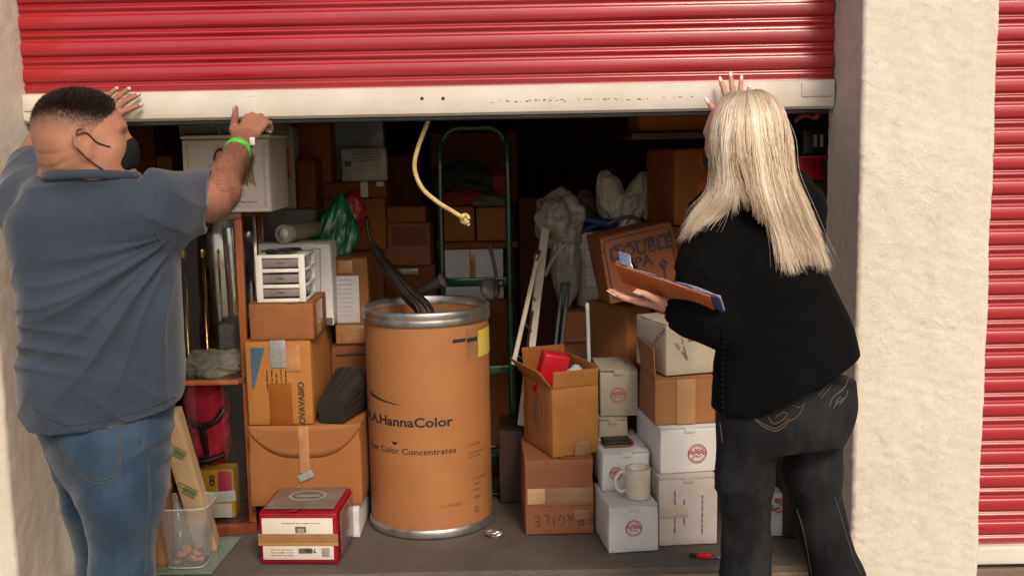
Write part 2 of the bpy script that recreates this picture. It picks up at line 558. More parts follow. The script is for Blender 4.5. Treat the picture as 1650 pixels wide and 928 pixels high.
def slat_mesh(w, seed, nx=70):
    # profile over one pitch, top to bottom: wide proud land, groove, small bead, groove
    prof = [(0, 0), (.03, -.004), (.07, -.0085), (.12, -.0100), (.30, -.0108), (.46, -.0100), (.51, -.0085), (.55, -.004), (.58, 0.001),
            (.63, .0015), (.67, -.001), (.72, -.0050), (.77, -.0062), (.82, -.0050), (.87, -.001), (.91, .0015), (.96, .001), (1.0, 0)]
    xs = np.linspace(0, w, nx); V = []; F = []; m = len(prof)
    for x in xs:
        for (t, y) in prof: V.append((x, y, -t * PITCHZ))
    V = np.array(V)
    V[:, 1] += .0017 * fnoise(V * np.array([1, 0, .3]), 2.6, seed) + .0007 * fnoise(V * np.array([1, 0, 1]), 9, seed + 1)
    V[:, 2] += .0004 * fnoise(V * np.array([1, 0, 0]), 3.0, seed + 2)
    for i in range(nx - 1):
        for j in range(m - 1): F.append((i * m + j, i * m + j + 1, (i + 1) * m + j + 1, (i + 1) * m + j))
    return mesh_data('slat', V, F, RED)
def door(label, x0, x1, zbot, ztop, barh, seeds):
    w = x1 - x0
    t = thing('roll_up_door', label, 'door', loc=(x0, YD, zbot))
    ms = [slat_mesh(w, s) for s in seeds]
    z = barh + PITCHZ; i = 0
    while zbot + z < ztop:
        o = bpy.data.objects.new('slat', ms[i % len(ms)]); C.objects.link(o); o.parent = t
        o.location = (0, 0, z); RM[o.name] = RM[t.name] @ Matrix.Translation((0, 0, z))
        z += PITCHZ; i += 1
    return t, w
BAR = None
def bar_mat():
    k = NB('chipped_white_bar_paint'); b = k.b; v = k.coord(scale=(1, 1, 1))
    c = k.ramp(k.noise(v, 6, 6, .6), [(.3, (.60, .54, .45)), (.7, (.72, .67, .58))])
    chips = k.ramp(k.noise(k.coord(scale=(2.2, 30, 30)), 5, 8, .75), [(.635, (0,)), (.66, (1,))])
    reg = k.ramp(k.noise(k.coord(scale=(1, 1, 1)), 1.1, 2), [(.5, (0,)), (.6, (1,))])
    f = k.math('MULTIPLY', chips, reg)
    c = k.mix(k.math('MULTIPLY', f, .8), c, (.12, .085, .07))
    dirt = k.ramp(k.noise(k.coord(scale=(1, 8, 8)), 3, 6, .7), [(.5, (0,)), (.8, (1,))])
    c = k.mix(k.math('MULTIPLY', dirt, .25), c, (.34, .27, .19))
    k.l(c, b.inputs['Base Color']); b.inputs['Roughness'].default_value = .42
    k.l(k.bump(k.noise(v, 30, 4), .12, .003), b.inputs['Normal'])
    return k.m
BAR = bar_mat()
ZB = 1.455
d1, w1 = door('half-raised red corrugated roll-up door pushed up by the two people', XL + .012, XR - .004, ZB, 2.36, .088, (11, 21, 31))
prof = [(-.012, .088), (-.024, .084), (-.026, .060), (-.026, .022), (-.022, .008), (-.012, .0), (.012, 0), (.020, .006), (.022, .086), (-.008, .0885)]
V = []; F = []; nx = 60
for x in np.linspace(0, w1, nx):
    for (y, z) in prof: V.append((x, y + .0012 * math.sin(x * 5), z))
m = len(prof)
for i in range(nx - 1):
    for j in range(m): F.append((i * m + j, (i + 1) * m + j, (i + 1) * m + (j + 1) % m, i * m + (j + 1) % m))
F.append(tuple(range(m))); F.append(tuple((nx - 1) * m + j for j in range(m))[::-1])
bar = mo('bottom_bar', V, F, BAR, d1, True, auto=35)
def bar_at(px, py): # local point on the bar's face
    q = P(px, py, YD - .026); return q.x - (XL + .012), q.z - ZB
for px, py in ((680, 159), (714, 159)):
    x, z = bar_at(px, py)
    V, F = lathe([(0.0001, .003), (.004, .0025), (.0055, 0)], 12)
    V = V[:, [0, 2, 1]] * np.array([1, -1, 1]) + np.array([x, -.0265, z])
    mo('rivet', V, F, pm('dark_rivet', (.08, .05, .03), .5), bar)
for (xa, xb, nm) in ((0.004, .05, 'end_stop'), (w1 - .10, w1 - .004, 'latch_plate')):
    mo(nm, *soft_box(xa, xb, -.031, -.024, .036, .078, .003, 2), BAR, d1, True, auto=35)
mo('weather_seal', *soft_box(.01, w1 - .01, -.010, .012, -.014, -.0005, .004, 6, .001, 3), BLACK_R, d1)
# lettering stamp remains along the bar, worn to specks
g = G()
for i in range(46):
    px = 775 + i * 7.9 + random.uniform(-3, 3)
    if random.random() < .3: continue
    x, z = bar_at(px, 166 - (px - 780) * .0187 - random.uniform(0, 3))
    L = random.uniform(.003, .012); h = random.uniform(.0008, .003)
    g.add(box(x, x + L, -.0268, -.0262, z, z + h))
mo('worn_stamp', *g.out(), pm('bar_wear', (.16, .11, .085), .7), bar, False)

d2, w2 = door('closed red corrugated roll-up door at the right edge of the frame', 1.366 - .01, 3.9, .004, 2.36, .062, (41, 51))
mo('bottom_bar', *soft_box(0, w2, -.024, .02, 0, .060, .006, 8, .0008, 4), BAR, d2, True, auto=35)

# steel guides at the jambs
GUIDE = pm('guide_rail_paint', (.50, .47, .40), .5, .12, 5, .15, 40, .002)
def guide(label, x, sgn):
    t = thing('door_guide', label, 'door guide', loc=(x, 3.37, .002), group=None)
    mo('channel', *soft_box(min(0, sgn * .055), max(0, sgn * .055), .012, .018, 0, 2.28, .002, 2), GUIDE, t)
    mo('flange', *soft_box(min(0, sgn * .006), max(0, sgn * .006), -.03 + .032, .010, 0, 2.28, .0015, 2), GUIDE, t)
    for z in (.25, .8, 1.2):
        V, F = lathe([(0.0001, .004), (.006, .003), (.008, 0)], 10)
        V = V[:, [0, 2, 1]] * np.array([1, -1, 1]) + np.array([sgn * .03, .0115, z])
        mo('bolt', V, F, STEEL, t)
guide('pale steel door guide rail beside the left stucco pillar', XL + .002, 1)
guide('pale steel door guide rail beside the wide right stucco pillar', XR + .010, 1)
jp = mo('jamb_panel', *soft_box(-1.50, -1.335, 3.405, 3.42, .003, 2.5, .003, 2), GUIDE)
tag(jp, 'pale painted steel jamb panel just inside the left door guide', 'jamb')
# ================================================================== cartons
def rotz(a): return Matrix.Rotation(a, 4, 'Z')
class Carton: pass
def dented(VF, sd): return dent(VF[0], sd), VF[1]
_seed = [0]
def carton(label, xl, xr, yt, Y, base, depth, yaw=0, mat=CARD, name='cardboard_box', cat='box', flaps='y', tape=True, tape_mat=None, h=None, roll=0, group=None, amp=.0016, lid=False):
    """a carton whose front face spans pixels xl..xr at distance Y, standing at height base, top front edge at pixel row yt"""
    _seed[0] += 1; sd = _seed[0]
    a = math.radians(yaw)
    ymid = yt + 40
    # rows of both front corners at the base height
    def at(px, Yq):
        d = ray(px, 464)
        for _ in range(4):     # find the row where this column meets height base at Yq
            lo_, hi_ = -400, 1400
            for _i in range(40):
                md = (lo_ + hi_) / 2
                if P(px, md, Yq).z > base: lo_ = md
                else: hi_ = md
        return P(px, md, Yq)
    c0 = at(xl, Y)
    w = .2
    lo_, hi_ = .005, 3.0
    for _i in range(40):
        w = (lo_ + hi_) / 2
        q = c0 + Vector((math.cos(a), math.sin(a), 0)) * w
        if proj(q)[0] < xr: lo_ = w
        else: hi_ = w
    if h is None:
        cm = c0 + Vector((math.cos(a), math.sin(a), 0)) * (w / 2)
        h = P((xl + xr) / 2, yt, cm.y).z - base
    ctr = c0 + Vector((math.cos(a), math.sin(a), 0)) * (w / 2) + Vector((-math.sin(a), math.cos(a), 0)) * (depth / 2)
    M = Matrix.Translation(ctr) @ rotz(a)
    if roll: M = M @ Matrix.Rotation(math.radians(roll), 4, 'Y')
    o = Carton()
    o.w, o.d, o.h, o.M, o.top = w, depth, h, M, base + h
    o.root = thing(name, label, cat, M, group)
    tf = .003
    hb = h - tf if flaps else h
    o.body = mo('body', *dented(soft_box(-w / 2, w / 2, -depth / 2, depth / 2, 0.0005, hb, .0035, 9, amp, sd, bulge=.003), sd), mat, o.root)
    o.mat = mat
    tm = tape_mat or TAPE
    gap = .002
    if flaps == 'y':
        for s in (-1, 1):
            V, F = soft_box(min(s * gap, s * (w / 2 - .001)), max(s * gap, s * (w / 2 - .001)), -depth / 2 + .001, depth / 2 - .001, hb + .0006, h, .001, 2)
            V[:, 2] += np.where(np.abs(V[:, 0]) < .3 * w, .002 * (1 + math.sin(sd * 1.7 + s)) * (1 - np.abs(V[:, 0]) / (.3 * w + 1e-6)), 0)
            mo('flap', V, F, mat, o.root)
        if tape:
            tw = min(.024, w * .16)
            mo('tape', *soft_box(-tw, tw, -depth / 2 - .0035, depth / 2, h + .0038, h + .0046, .0003, 2, .0005, sd), tm, o.root)
            mo('tape', *soft_box(-tw, tw, -depth / 2 - .0046, -depth / 2 - .0034, h - min(.07, h * .35), h + .0042, .0003, 2, .0004, sd), tm, o.root)
    elif flaps == 'x':
        for s in (-1, 1):
            V, F = soft_box(-w / 2 + .001, w / 2 - .001, min(s * gap, s * (depth / 2 - .001)), max(s * gap, s * (depth / 2 - .001)), hb + .0006, h, .001, 2)
            mo('flap', V, F, mat, o.root)
        if tape:
            tw = .024
            mo('tape', *soft_box(-w / 2, w / 2, -tw, tw, h + .0010, h + .0018, .0003, 2, .0005, sd), tm, o.root)
    if lid:   # tuck-top mailer: lid panel with a notch and side dust flaps
        mo('lid', *soft_box(-w / 2 + .0015, w / 2 - .0015, -depth / 2 - .0030, depth / 2 - .002, h + .0004, h + .0028, .001, 3, .0006, sd), mat, o.root)
        mo('lid_tab', *soft_box(-.018, .018, -depth / 2 - .0046, -depth / 2 - .0034, h - .016, h + .001, .0004, 2), mat, o.root)
    return o
def on(o, face, x, z, off=.0042):
    """matrix that lays local xy of a flat shape on a face; x, z measured from the middle of the base edge"""
    if face == 'F': return Matrix.Translation((x, -o.d / 2 - off, z)) @ Matrix.Rotation(math.pi / 2, 4, 'X')
    if face == 'L': return Matrix.Translation((-o.w / 2 - off, x, z)) @ rotz(-math.pi / 2) @ Matrix.Rotation(math.pi / 2, 4, 'X')
    if face == 'R': return Matrix.Translation((o.w / 2 + off, x, z)) @ rotz(math.pi / 2) @ Matrix.Rotation(math.pi / 2, 4, 'X')
    if face == 'T': return Matrix.Translation((x, z, o.h + off))
def apply_m(M, V):
    A = np.array(M); return np.asarray(V) @ A[:3, :3].T + A[:3, 3]
def decal(o, name, face, x0, x1, z0, z1, mat, off=.0042, t=.0008, rot=0, amp=.0003):
    cx, cz = (x0 + x1) / 2, (z0 + z1) / 2
    V, F = soft_box(-(x1 - x0) / 2, (x1 - x0) / 2, -(z1 - z0) / 2, (z1 - z0) / 2, 0, t, .0003, 3, amp, int(abs(x0 * 9999)))
    M = on(o, face, cx, cz, off) @ rotz(rot)
    return mo(name, apply_m(M, V), F, mat, o.root, True, auto=40)
def text_mesh(s, size, bold=0.0, align='CENTER', res=3):
    cu = bpy.data.curves.new('lettering', 'FONT'); cu.body = s; cu.size = size; cu.align_x = align; cu.align_y = 'CENTER'
    cu.offset = bold; cu.extrude = .0003; cu.resolution_u = res
    ob = bpy.data.objects.new('lettering', cu); C.objects.link(ob)
    dg = bpy.context.evaluated_depsgraph_get(); dg.update()
    me = bpy.data.meshes.new_from_object(ob.evaluated_get(dg))
    V = np.array([v.co[:] for v in me.vertices]); F = [tuple(p.vertices) for p in me.polygons]
    bpy.data.objects.remove(ob); bpy.data.curves.remove(cu); bpy.data.meshes.remove(me)
    return V, F
def lettering(o, s, size, face, x, z, mat, sx=1.0, rot=0, bold=0.0, off=.0046, name='lettering'):
    V, F = text_mesh(s, size, bold)
    V[:, 0] *= sx
    return mo(name, apply_m(on(o, face, x, z, off) @ rotz(rot), V), F, mat, o.root, False)
def ribbon2d(pts, w):
    """flat stroke in the xy plane"""
    p = np.array(pts, float); T = np.gradient(p, axis=0); T /= np.maximum(np.linalg.norm(T, axis=1, keepdims=True), 1e-9)
    N = np.stack([-T[:, 1], T[:, 0]], 1)
    L = p + N * w / 2; R = p - N * w / 2
    V = np.concatenate([np.column_stack([L, np.zeros(len(p))]), np.column_stack([R, np.zeros(len(p))])])
    n = len(p)
    F = [(i, n + i, n + i + 1, i + 1) for i in range(n - 1)]
    return V, F
def strokes(o, name, face, x, z, lines, w, mat, rot=0, off=.0046):
    g = G()
    for ln in lines: g.add(ribbon2d(ln, w))
    V, F = g.out()
    return mo(name, apply_m(on(o, face, x, z, off) @ rotz(rot), V), F, mat, o.root, False)
def scribble(n, L, h, seed):
    r = np.random.default_rng(seed); out = []
    x = 0
    while x < L:
        k = r.integers(3, 8); wl = k * h * .7
        t = np.linspace(0, 1, k * 5)
        out.append(np.column_stack([x + t * wl, h * .5 * np.sin(t * k * 6.0 + r.random() * 6) * (.5 + .5 * r.random()) + h * .25 * np.sin(t * k * 11)]))
        x += wl + h * .8
    return out
def emblem(o, face, x, z, R):
    g = G()
    def arc(r, a0, a1, n=28): 
        t = np.linspace(a0, a1, n); return np.column_stack([r * np.cos(t), r * np.sin(t)])
    g.add(ribbon2d(arc(R, 0, 2 * math.pi, 48), R * .10))
    g.add(ribbon2d(arc(R * .80, .5, math.pi - .5), R * .05)); g.add(ribbon2d(arc(R * .80, math.pi + .5, 2 * math.pi - .5), R * .05))
    for a in np.linspace(.35, math.pi - .35, 9): # arched lettering, too small to read
        for s in (1, -1):
            c = np.array([math.cos(a), s * math.sin(a)]) * R * .90
            g.add(ribbon2d([c - .03 * R, c + np.array([.02, .05]) * R], R * .06))
    bird = np.array([(-1.05, -.05), (-.75, .25), (-.45, .05), (-.1, .3), (.2, .05), (.5, .28), (.75, 0), (1.05, .1)]) * R
    for dz in (.12, -.12): g.add(ribbon2d(smooth_path(list(bird + np.array([0, dz * R])), 4), R * .13))
    g.add(ribbon2d(smooth_path([np.array(p) * R for p in ((-.5, -.45), (-.2, -.2), (.1, -.35), (.45, -.25))], 4), R * .12))
    g.add(ribbon2d(smooth_path([np.array(p) * R for p in ((-.3, .55), (0, .4), (.35, .55))], 4), R * .10))
    V, F = g.out()
    return mo('emblem', apply_m(on(o, face, x, z, .0046), V), F, INK_R, o.root, False)
def px_on(o, px, py):
    """front-face coordinates (x from middle, z from base) of a pixel"""
    Mi = o.M.inverted(); c = Mi @ CAM; d = (Mi.to_3x3() @ ray(px, py))
    t = (-o.d / 2 - c.y) / d.y; q = c + d * t
    return q.x, q.z

# ---- left stack, from the floor up
b13 = carton('low white carton under the big sagging brown box, beside the drum foot', 440, 580, 818, 3.68, 0.002, .34, mat=WHITE_C, flaps='x', tape=False)
b13b = None
Yb = 3.69
b11 = carton('large sagging brown carton with a taped top flap, left of the drum', 405, 584, 686, Yb, b13.top + .005, .40, mat=CARD, flaps='x', tape=False, amp=.0018)
decal(b11, 'tape', 'F', -.018, .018, b11.h * .42, b11.h * 1.0, TAPE, .0075, amp=.001)
decal(b11, 'tape', 'F', -.026, .030, b11.h * .34, b11.h * .43, TAPE_S, .0078, rot=.4)
# bent-over front flap with rounded lower edge
xx = np.linspace(-b11.w / 2 - .002, b11.w / 2 + .002, 25); V = []; F = []
for i, x in enumerate(xx):
    t = abs(x) / (b11.w / 2)
    dn = .105 * (1 - t ** 3.0) + .012
    for j in range(6):
        V.append((x, -b11.d / 2 - .0050 + (.0012 if j == 5 else 0), b11.h + .003 - dn * j / 5))
for i in range(24):
    for j in range(5): F.append((i * 6 + j, i * 6 + j + 1, (i + 1) * 6 + j + 1, (i + 1) * 6 + j))
fl = mo('front_flap', V, F, CARD, b11.root)
fl.modifiers.new('thickness', 'SOLIDIFY').thickness = .0006
b10 = carton('tall brown carton with bold vertical lettering and grey tape, mid left stack', 401, 505, 549, 3.70, b11.top + .002, .50, mat=CARD_P, flaps='x', tape=False)
x0, z0 = px_on(b10, 407, 625); x1, z1 = px_on(b10, 422, 560)
V = [(x0, 0, z1), (x1 + .01, 0, z1), (x0 + .006, 0, z0), (x0, 0, z0)]
V = np.array(V) + np.array([0, -b10.d / 2 - .0045, 0]); mo('blue_print', V, [(0, 3, 2, 1)], pm('blue_print', (.05, .11, .15), .6), b10.root, False)
x0, z0 = px_on(b10, 437, 592); x1, z1 = px_on(b10, 460, 552)
decal(b10, 'silver_tape', 'F', x0, x1, z0, b10.h + .002, TAPE_S, .006)
decal(b10, 'silver_tape', 'T', x0, x1, -b10.d / 2 - .005, -b10.d / 2 + .10, TAPE_S, .0015)
x0, z0 = px_on(b10, 462, 598); x1, z1 = px_on(b10, 483, 556); decal(b10, 'tape', 'F', x0, x1, z0, z1, TAPE, .0046)
x0, z0 = px_on(b10, 437, 690); x1, z1 = px_on(b10, 470, 617); decal(b10, 'tan_patch', 'F', x0, x1, z0 + .008, z1, CARD_D, .0046)
x0, z0 = px_on(b10, 487, 648)
lettering(b10, 'OVAVABIO', .030, 'F', x0, z0, pm('grey_ink', (.05, .04, .035), .6, .2, 30, 0), 1.0, math.pi / 2, .0004)
for i in range(5):
    x0, z0 = px_on(b10, 432 + i * 7.5, 630 - (i % 2) * 6)
    strokes(b10, 'small_print', 'F', x0, z0, scribble(6, .065, .005, 60 + i), .0014, INK, math.pi / 2)
b9 = carton('plain brown carton under the white drawer unit', 403, 506, 488, 3.70, b10.top + .002, .27, mat=CARD, flaps='x', tape=False)
decal(b9, 'tape', 'R', -.10, .02, .01, b9.h * .95, TAPE, .0046)

# white three-drawer unit
Yq = 3.70
pa, pb = P(414, 484, Yq), P(490, 412, Yq)
w, hh, d_ = pb.x - pa.x, P(450, 412, Yq).z - b9.top, .20
t = thing('drawer_unit', 'small white plastic drawer unit with three smoky drawers', 'drawers', loc=((pa.x + pb.x) / 2, Yq + d_ / 2, b9.top + .002))
DRAW = pm('smoky_drawer_plastic', (.20, .17, .16), .25, .2, 12, .1, 30, .003, coat=.3)
fr = .017
mo('side_post', *soft_box(-w / 2, -w / 2 + fr * 1.3, -d_ / 2, -d_ / 2 + .012, 0, hh, .002, 2), WHITE_P, t)
mo('side_post', *soft_box(w / 2 - fr * 1.3, w / 2, -d_ / 2, -d_ / 2 + .012, 0, hh, .002, 2), WHITE_P, t)
dz = hh / 3
for k_ in range(4):
    zc = min(max(k_ * dz, .006), hh - .006)
    mo('rail', *soft_box(-w / 2 + fr * 1.3, w / 2 - fr * 1.3, -d_ / 2 + .001, -d_ / 2 + .011, zc - .006, zc + .006, .0015, 2), WHITE_P, t)
    mo('side_rail', *soft_box(w / 2 - .006, w / 2 - .0005, -d_ / 2 + .013, d_ / 2, zc - .004, zc + .004, .001, 2), WHITE_P, t)
    if k_ < 3:
        dr = mo('drawer', *soft_box(-w / 2 + fr, w / 2 - .012, -d_ / 2 + .006, d_ / 2 - .01, zc + .012, zc + dz - .014, .003, 2), DRAW, t)
        mo('handle', *soft_box(-.012, .012, -d_ / 2 + .002, -d_ / 2 + .0055, zc + dz * .5, zc + dz * .5 + .008, .001, 2), DRAW, dr)
mo('top_panel', *soft_box(-w / 2 + .003, w / 2 - .003, -d_ / 2 + .014, d_ / 2, hh - .006, hh - .001, .001, 2), WHITE_P, t)
mo('back_panel', *soft_box(-w / 2 + .003, w / 2 - .003, d_ / 2 + .001, d_ / 2 + .004, 0, hh, .001, 2), WHITE_P, t)
g = G()
for s_ in range(7):
    a0 = random.uniform(0, 6)
    pts = [(-.02 + .06 * math.cos(a0 + u * .9) * (1 - u * .08) + s_ * .006, -.05 + .03 * math.sin(a0 + u * 1.1), hh + .004 + .006 * math.sin(u * 1.3 + s_) + .006) for u in range(7)]
    g.add(tube(pts, .0028, 6, 4))
tl = base_mo('cable_tangle', g.out()[0] + np.array(t.matrix_world.translation), g.out()[1], BLACK_P)
tag(tl, 'tangle of thin black cable lying on the white drawer unit', 'cable')

# white carton standing behind the drawers, on the tall brown carton
b8 = carton('big white carton with a grey band, standing behind the drawer unit', 422, 538, 392, 3.985, b10.top + .003, .13, mat=WHITE_C, flaps='x', tape=False)
decal(b8, 'dark_band', 'F', -b8.w / 2 + .003, b8.w / 2 - .003, .004, .03, pm('grey_band', (.10, .09, .08), .6), .0045)
for i, (xa, ya, xb, yb) in enumerate(((505, 400, 516, 401), (516, 401, 517, 500))):
    x0, z0 = px_on(b8, xa, ya); x1, z1 = px_on(b8, xb, yb)
    strokes(b8, 'printed_line', 'F', 0, 0, [[(x0, z0), (x1, z1)]], .002, INK_F)
# carton with a taped paper beside the drum's rim, on two lower ones
c16b = carton('lower brown carton on the floor behind the drum, left side', 536, 640, 690, 4.08, .002, .38, mat=CARD_D, flaps='x', tape=False)
c16 = carton('brown carton with a dark stripe, below the one with the taped paper', 538, 620, 556, 4.08, c16b.top + .002, .30, mat=CARD_D, flaps='x', tape=False)
x0, z0 = px_on(c16, 542, 572)
strokes(c16, 'printed_line', 'F', 0, 0, [[(x0, z0), (x0 + .12, z0 + .004)]], .006, INK)
c15 = carton('orange-brown carton with a white delivery paper taped to its front', 541, 597, 415, 4.08, c16.top + .002, .26, mat=CARD_P, flaps='x', tape=False)
x0, z0 = px_on(c15, 544, 520); x1, z1 = px_on(c15, 578, 444)
pp = decal(c15, 'delivery_paper', 'F', x0, x1, z0, z1, PAPER, .005, amp=.0008)
for i in range(9): strokes(c15, 'paper_print', 'F', x0 + .008, z1 - .016 - i * .017, scribble(3, .05, .0035, 90 + i), .0009, pm('pale_ink', (.25, .25, .27), .7), 0, .0068)
x0, z0 = px_on(c15, 545, 440); x1, z1 = px_on(c15, 568, 420); decal(c15, 'tape', 'F', x0, x1, z0, z1, TAPE, .005, amp=.0012)
x0, z0 = px_on(c15, 543, 553); x1, z1 = px_on(c15, 590, 524); decal(c15, 'tape', 'F', x0, x1, z0, z1, TAPE, .0052, amp=.0016)

# black ribbed tub lying on the sagging carton
def ribbed_tub():
    a = np.array(P(534, 662, 3.70)); b = np.array(P(572, 628, 3.95))
    a[2] = max(a[2], b11.top + .052); b[2] = max(b[2], b11.top + .085)
    ax = b - a; L = np.linalg.norm(ax); ax /= L
    u = np.cross(ax, [0, 0, 1.0]); u /= np.linalg.norm(u); v = np.cross(u, ax)
    V = []; F = []; n = 64; st = [(0, .92, 0), (.0, 1.0, .004), (.5, 1.25, 0), (.97, 1.5, 0), (.98, 1.62, 0), (1.0, 1.62, 0), (1.0, 1.45, 0), (.06, .9, 0)]
    for (s, k_, _) in st:
        for i in range(n):
            th = 2 * math.pi * i / n
            c, s_ = math.cos(th), math.sin(th)
            rr = .045 * k_ / (abs(c) ** 6 + abs(s_) ** 6) ** (1 / 6.) * (1 + (.045 if i % 4 < 2 and 0 < s < .975 else 0))
            V.append(a + ax * L * s + u * rr * c * 1.05 + v * rr * s_)
    for j in range(len(st) - 1):
        for i in range(n): F.append((j * n + i, j * n + (i + 1) % n, (j + 1) * n + (i + 1) % n, (j + 1) * n + i))
    F.append(tuple(range(n))[::-1])
    F.append(tuple((len(st) - 1) * n + i for i in range(n)))
    V = np.array(V); V[:, 2] -= V[:, 2].min() - b11.top - .004
    return V, F
tb = base_mo('ribbed_tub', *ribbed_tub(), pm('charcoal_plastic', (.022, .020, .018), .5, .3, 10, .2, 60, .003), auto=35)
tag(tb, 'black ribbed plastic tub lying on its side on the sagging carton', 'tub')

# ---- red and white taped carton on the floor
bR = carton('red and white printed carton with brown tape, on the floor before the stack', 421, 545, 825, floorY(485, 908), .002, .30, yaw=-3, mat=pm('red_carton', (.26, .016, .026), .5, .2, 6, .2, 20, .004, objvar=(.95, 1.05)), name='printed_box', flaps='y', tape=False)
decal(bR, 'white_panel', 'F', -bR.w / 2 + .010, bR.w / 2 - .012, .018, bR.h - .018, pm('cream_print', (.66, .60, .50), .5, .06), .0044)
decal(bR, 'brown_tape', 'F', -bR.w / 2 - .004, bR.w / 2 + .004, bR.h * .42, bR.h * .60, TAPE_D, .0056)
decal(bR, 'brown_tape', 'F', -bR.w / 2 - .004, bR.w / 2 + .004, bR.h * .37, bR.h * .43, pm('orange_tape', (.38, .20, .06), .3), .0060)
decal(bR, 'picture_print', 'F', -.008, .028, bR.h * .62, bR.h * .74, pm('print_grey', (.12, .10, .09), .5), .0056)
decal(bR, 'picture_print', 'F', -.002, .022, bR.h * .62, bR.h * .70, pm('print_mid', (.28, .26, .23), .5), .0066)
decal(bR, 'picture_print', 'F', .0, .045, bR.h * .22, bR.h * .32, pm('print_grey', (.12, .10, .09), .5), .0056)
lettering(bR, 'Tvilla', .018, 'F', .040, bR.h * .275, INK, 1, math.pi, .0006, .0064)
for i in range(3): strokes(bR, 'small_print', 'F', -bR.w * .36, bR.h * (.18 + .055 * i), scribble(8, .07, .004, 110 + i), .0011, INK_F, 0, .0058)
strokes(bR, 'small_print', 'F', -bR.w * .2, bR.h * .80, scribble(8, .11, .004, 117), .0011, INK_F, 0, .0058)
decal(bR, 'label_print', 'F', bR.w * .30, bR.w * .40, bR.h * .16, bR.h * .33, pm('print_mid', (.28, .26, .23), .5), .0056)
decal(bR, 'plastic_wrap', 'T', -bR.w / 2 + .012, bR.w / 2 - .012, -bR.d / 2 + .02, bR.d / 2 - .02, pm('dusty_wrap', (.15, .12, .115), .3, .3, 14, .4, 20, .006, coat=.5), .0048, amp=.001)
g = G()
t_ = np.linspace(0, 2 * math.pi, 40)
g.add(ribbon2d(np.column_stack([.06 * np.cos(t_), .05 * np.sin(t_)]), .012)); g.add(ribbon2d([(-.04, 0), (.04, 0)], .02))
mo('top_print', apply_m(on(bR, 'T', 0, 0, .0068), g.out()[0]), g.out()[1], pm('print_mid', (.28, .26, .23), .5), bR.root, False)
decal(bR, 'side_print', 'R', -.12, .12, .012, bR.h - .012, pm('dusty_side', (.22, .10, .10), .35, .4, 30, .4, 25, .006, coat=.4), .0046, amp=.001)

# ---- the drum
Yd = floorY(695, 868) + .213
cD = P(697, 842, Yd)
rD = .2265
hD = P(696, 490, Yd).z
t = thing('fibre_drum', 'tall brown fibre drum with steel rims and black lettering', 'drum', loc=(cD.x, Yd, .002))
def drum_mat():
    k = NB('kraft_drum'); b = k.b; v = k.coord()
    col = (.40, .162, .054)
    c = k.ramp(k.noise(v, 6, 6, .6), [(.25, tuple(x * .88 for x in col)), (.75, tuple(x * 1.08 for x in col))])
    c = k.mix(.30, c, k.ramp(k.noise(v, 140, 3, .7), [(.3, (.6, .6, .6)), (.7, (1, 1, 1))]), 'MULTIPLY')
    st = k.ramp(k.noise(k.coord(scale=(1, 1, .3)), 9, 5, .7), [(.62, (0,)), (.8, (1,))])
    c = k.mix(k.math('MULTIPLY', st, .4), c, (.20, .08, .03))
    sc2 = k.ramp(k.noise(k.coord(scale=(1, 1, 2.5)), 14, 7, .75), [(.66, (0,)), (.74, (1,))]); c = k.mix(k.math('MULTIPLY', sc2, .3), c, (.52, .27, .12))
    k.l(c, b.inputs['Base Color']); b.inputs['Roughness'].default_value = .62
    k.l(k.bump(k.noise(k.coord(scale=(1, 1, .35)), 9, 5), .25, .010, k.bump(k.noise(v, 150, 4), .18, .002)), b.inputs['Normal'])
    return k.m
DRUM = drum_mat()
R_ = rD - .004
body = mo('shell', *lathe([(R_ - .006, .03), (R_, .028), (R_, .20), (R_ + .0006, .4), (R_, hD - .06), (R_, hD - .012), (R_ - .006, hD - .012), (R_ - .007, hD - .2), (R_ - .008, .04), (.001, .035)], 96), DRUM, t, auto=35)
mo('top_rim', *lathe([(R_ + .0006, hD - .052), (R_ + .0055, hD - .050), (R_ + .0065, hD - .030), (R_ + .004, hD - .026), (R_ + .0065, hD - .022), (R_ + .0075, hD - .008), (R_ + .004, hD), (R_ - .004, hD + .001), (R_ - .008, hD - .004), (R_ - .009, hD - .03)], 96), STEEL, t)
mo('bottom_rim', *lathe([(.001, 0.004), (R_ - .004, .0), (R_ + .004, .001), (R_ + .007, .006), (R_ + .005, .014), (R_ + .006, .022), (R_ + .003, .030), (R_ + .0006, .032)], 96), STEEL, t)
def drum_uv(px, py):     # angle and height on the drum for a pixel
    o_, d_ = CAM - Vector((cD.x, Yd, 0)), ray(px, py)
    a = d_.x ** 2 + d_.y ** 2; b = 2 * (o_.x * d_.x + o_.y * d_.y); c = o_.x ** 2 + o_.y ** 2 - R_ ** 2
    s = (-b - math.sqrt(max(b * b - 4 * a * c, 0))) / (2 * a); q = o_ + d_ * s
    return math.atan2(q.x, -q.y), q.z
def wrap(V, th, z, off=.0012):
    V = np.asarray(V); a = th + V[:, 0] / R_; r = R_ + off + V[:, 2] * .3
    return np.column_stack([r * np.sin(a), -r * np.cos(a), z + V[:, 1]])
def dtext(s, size, px, py, mat, sx=1.0, bold=0.0, name='lettering', right=None):
    V, F = text_mesh(s, size, bold); V[:, 0] *= sx
    th, z = drum_uv(px, py)
    if right: V[:, 0] -= V[:, 0].max()
    mo(name, wrap(V, th, z), F, mat, t, False)
dtext('M.A.HannaColor', .046, 730, 679, INK, 1.22, .0012, right=True)
dtext('Your Color Concentrates', .030, 735, 725, INK, 1.18, .0002, right=True)
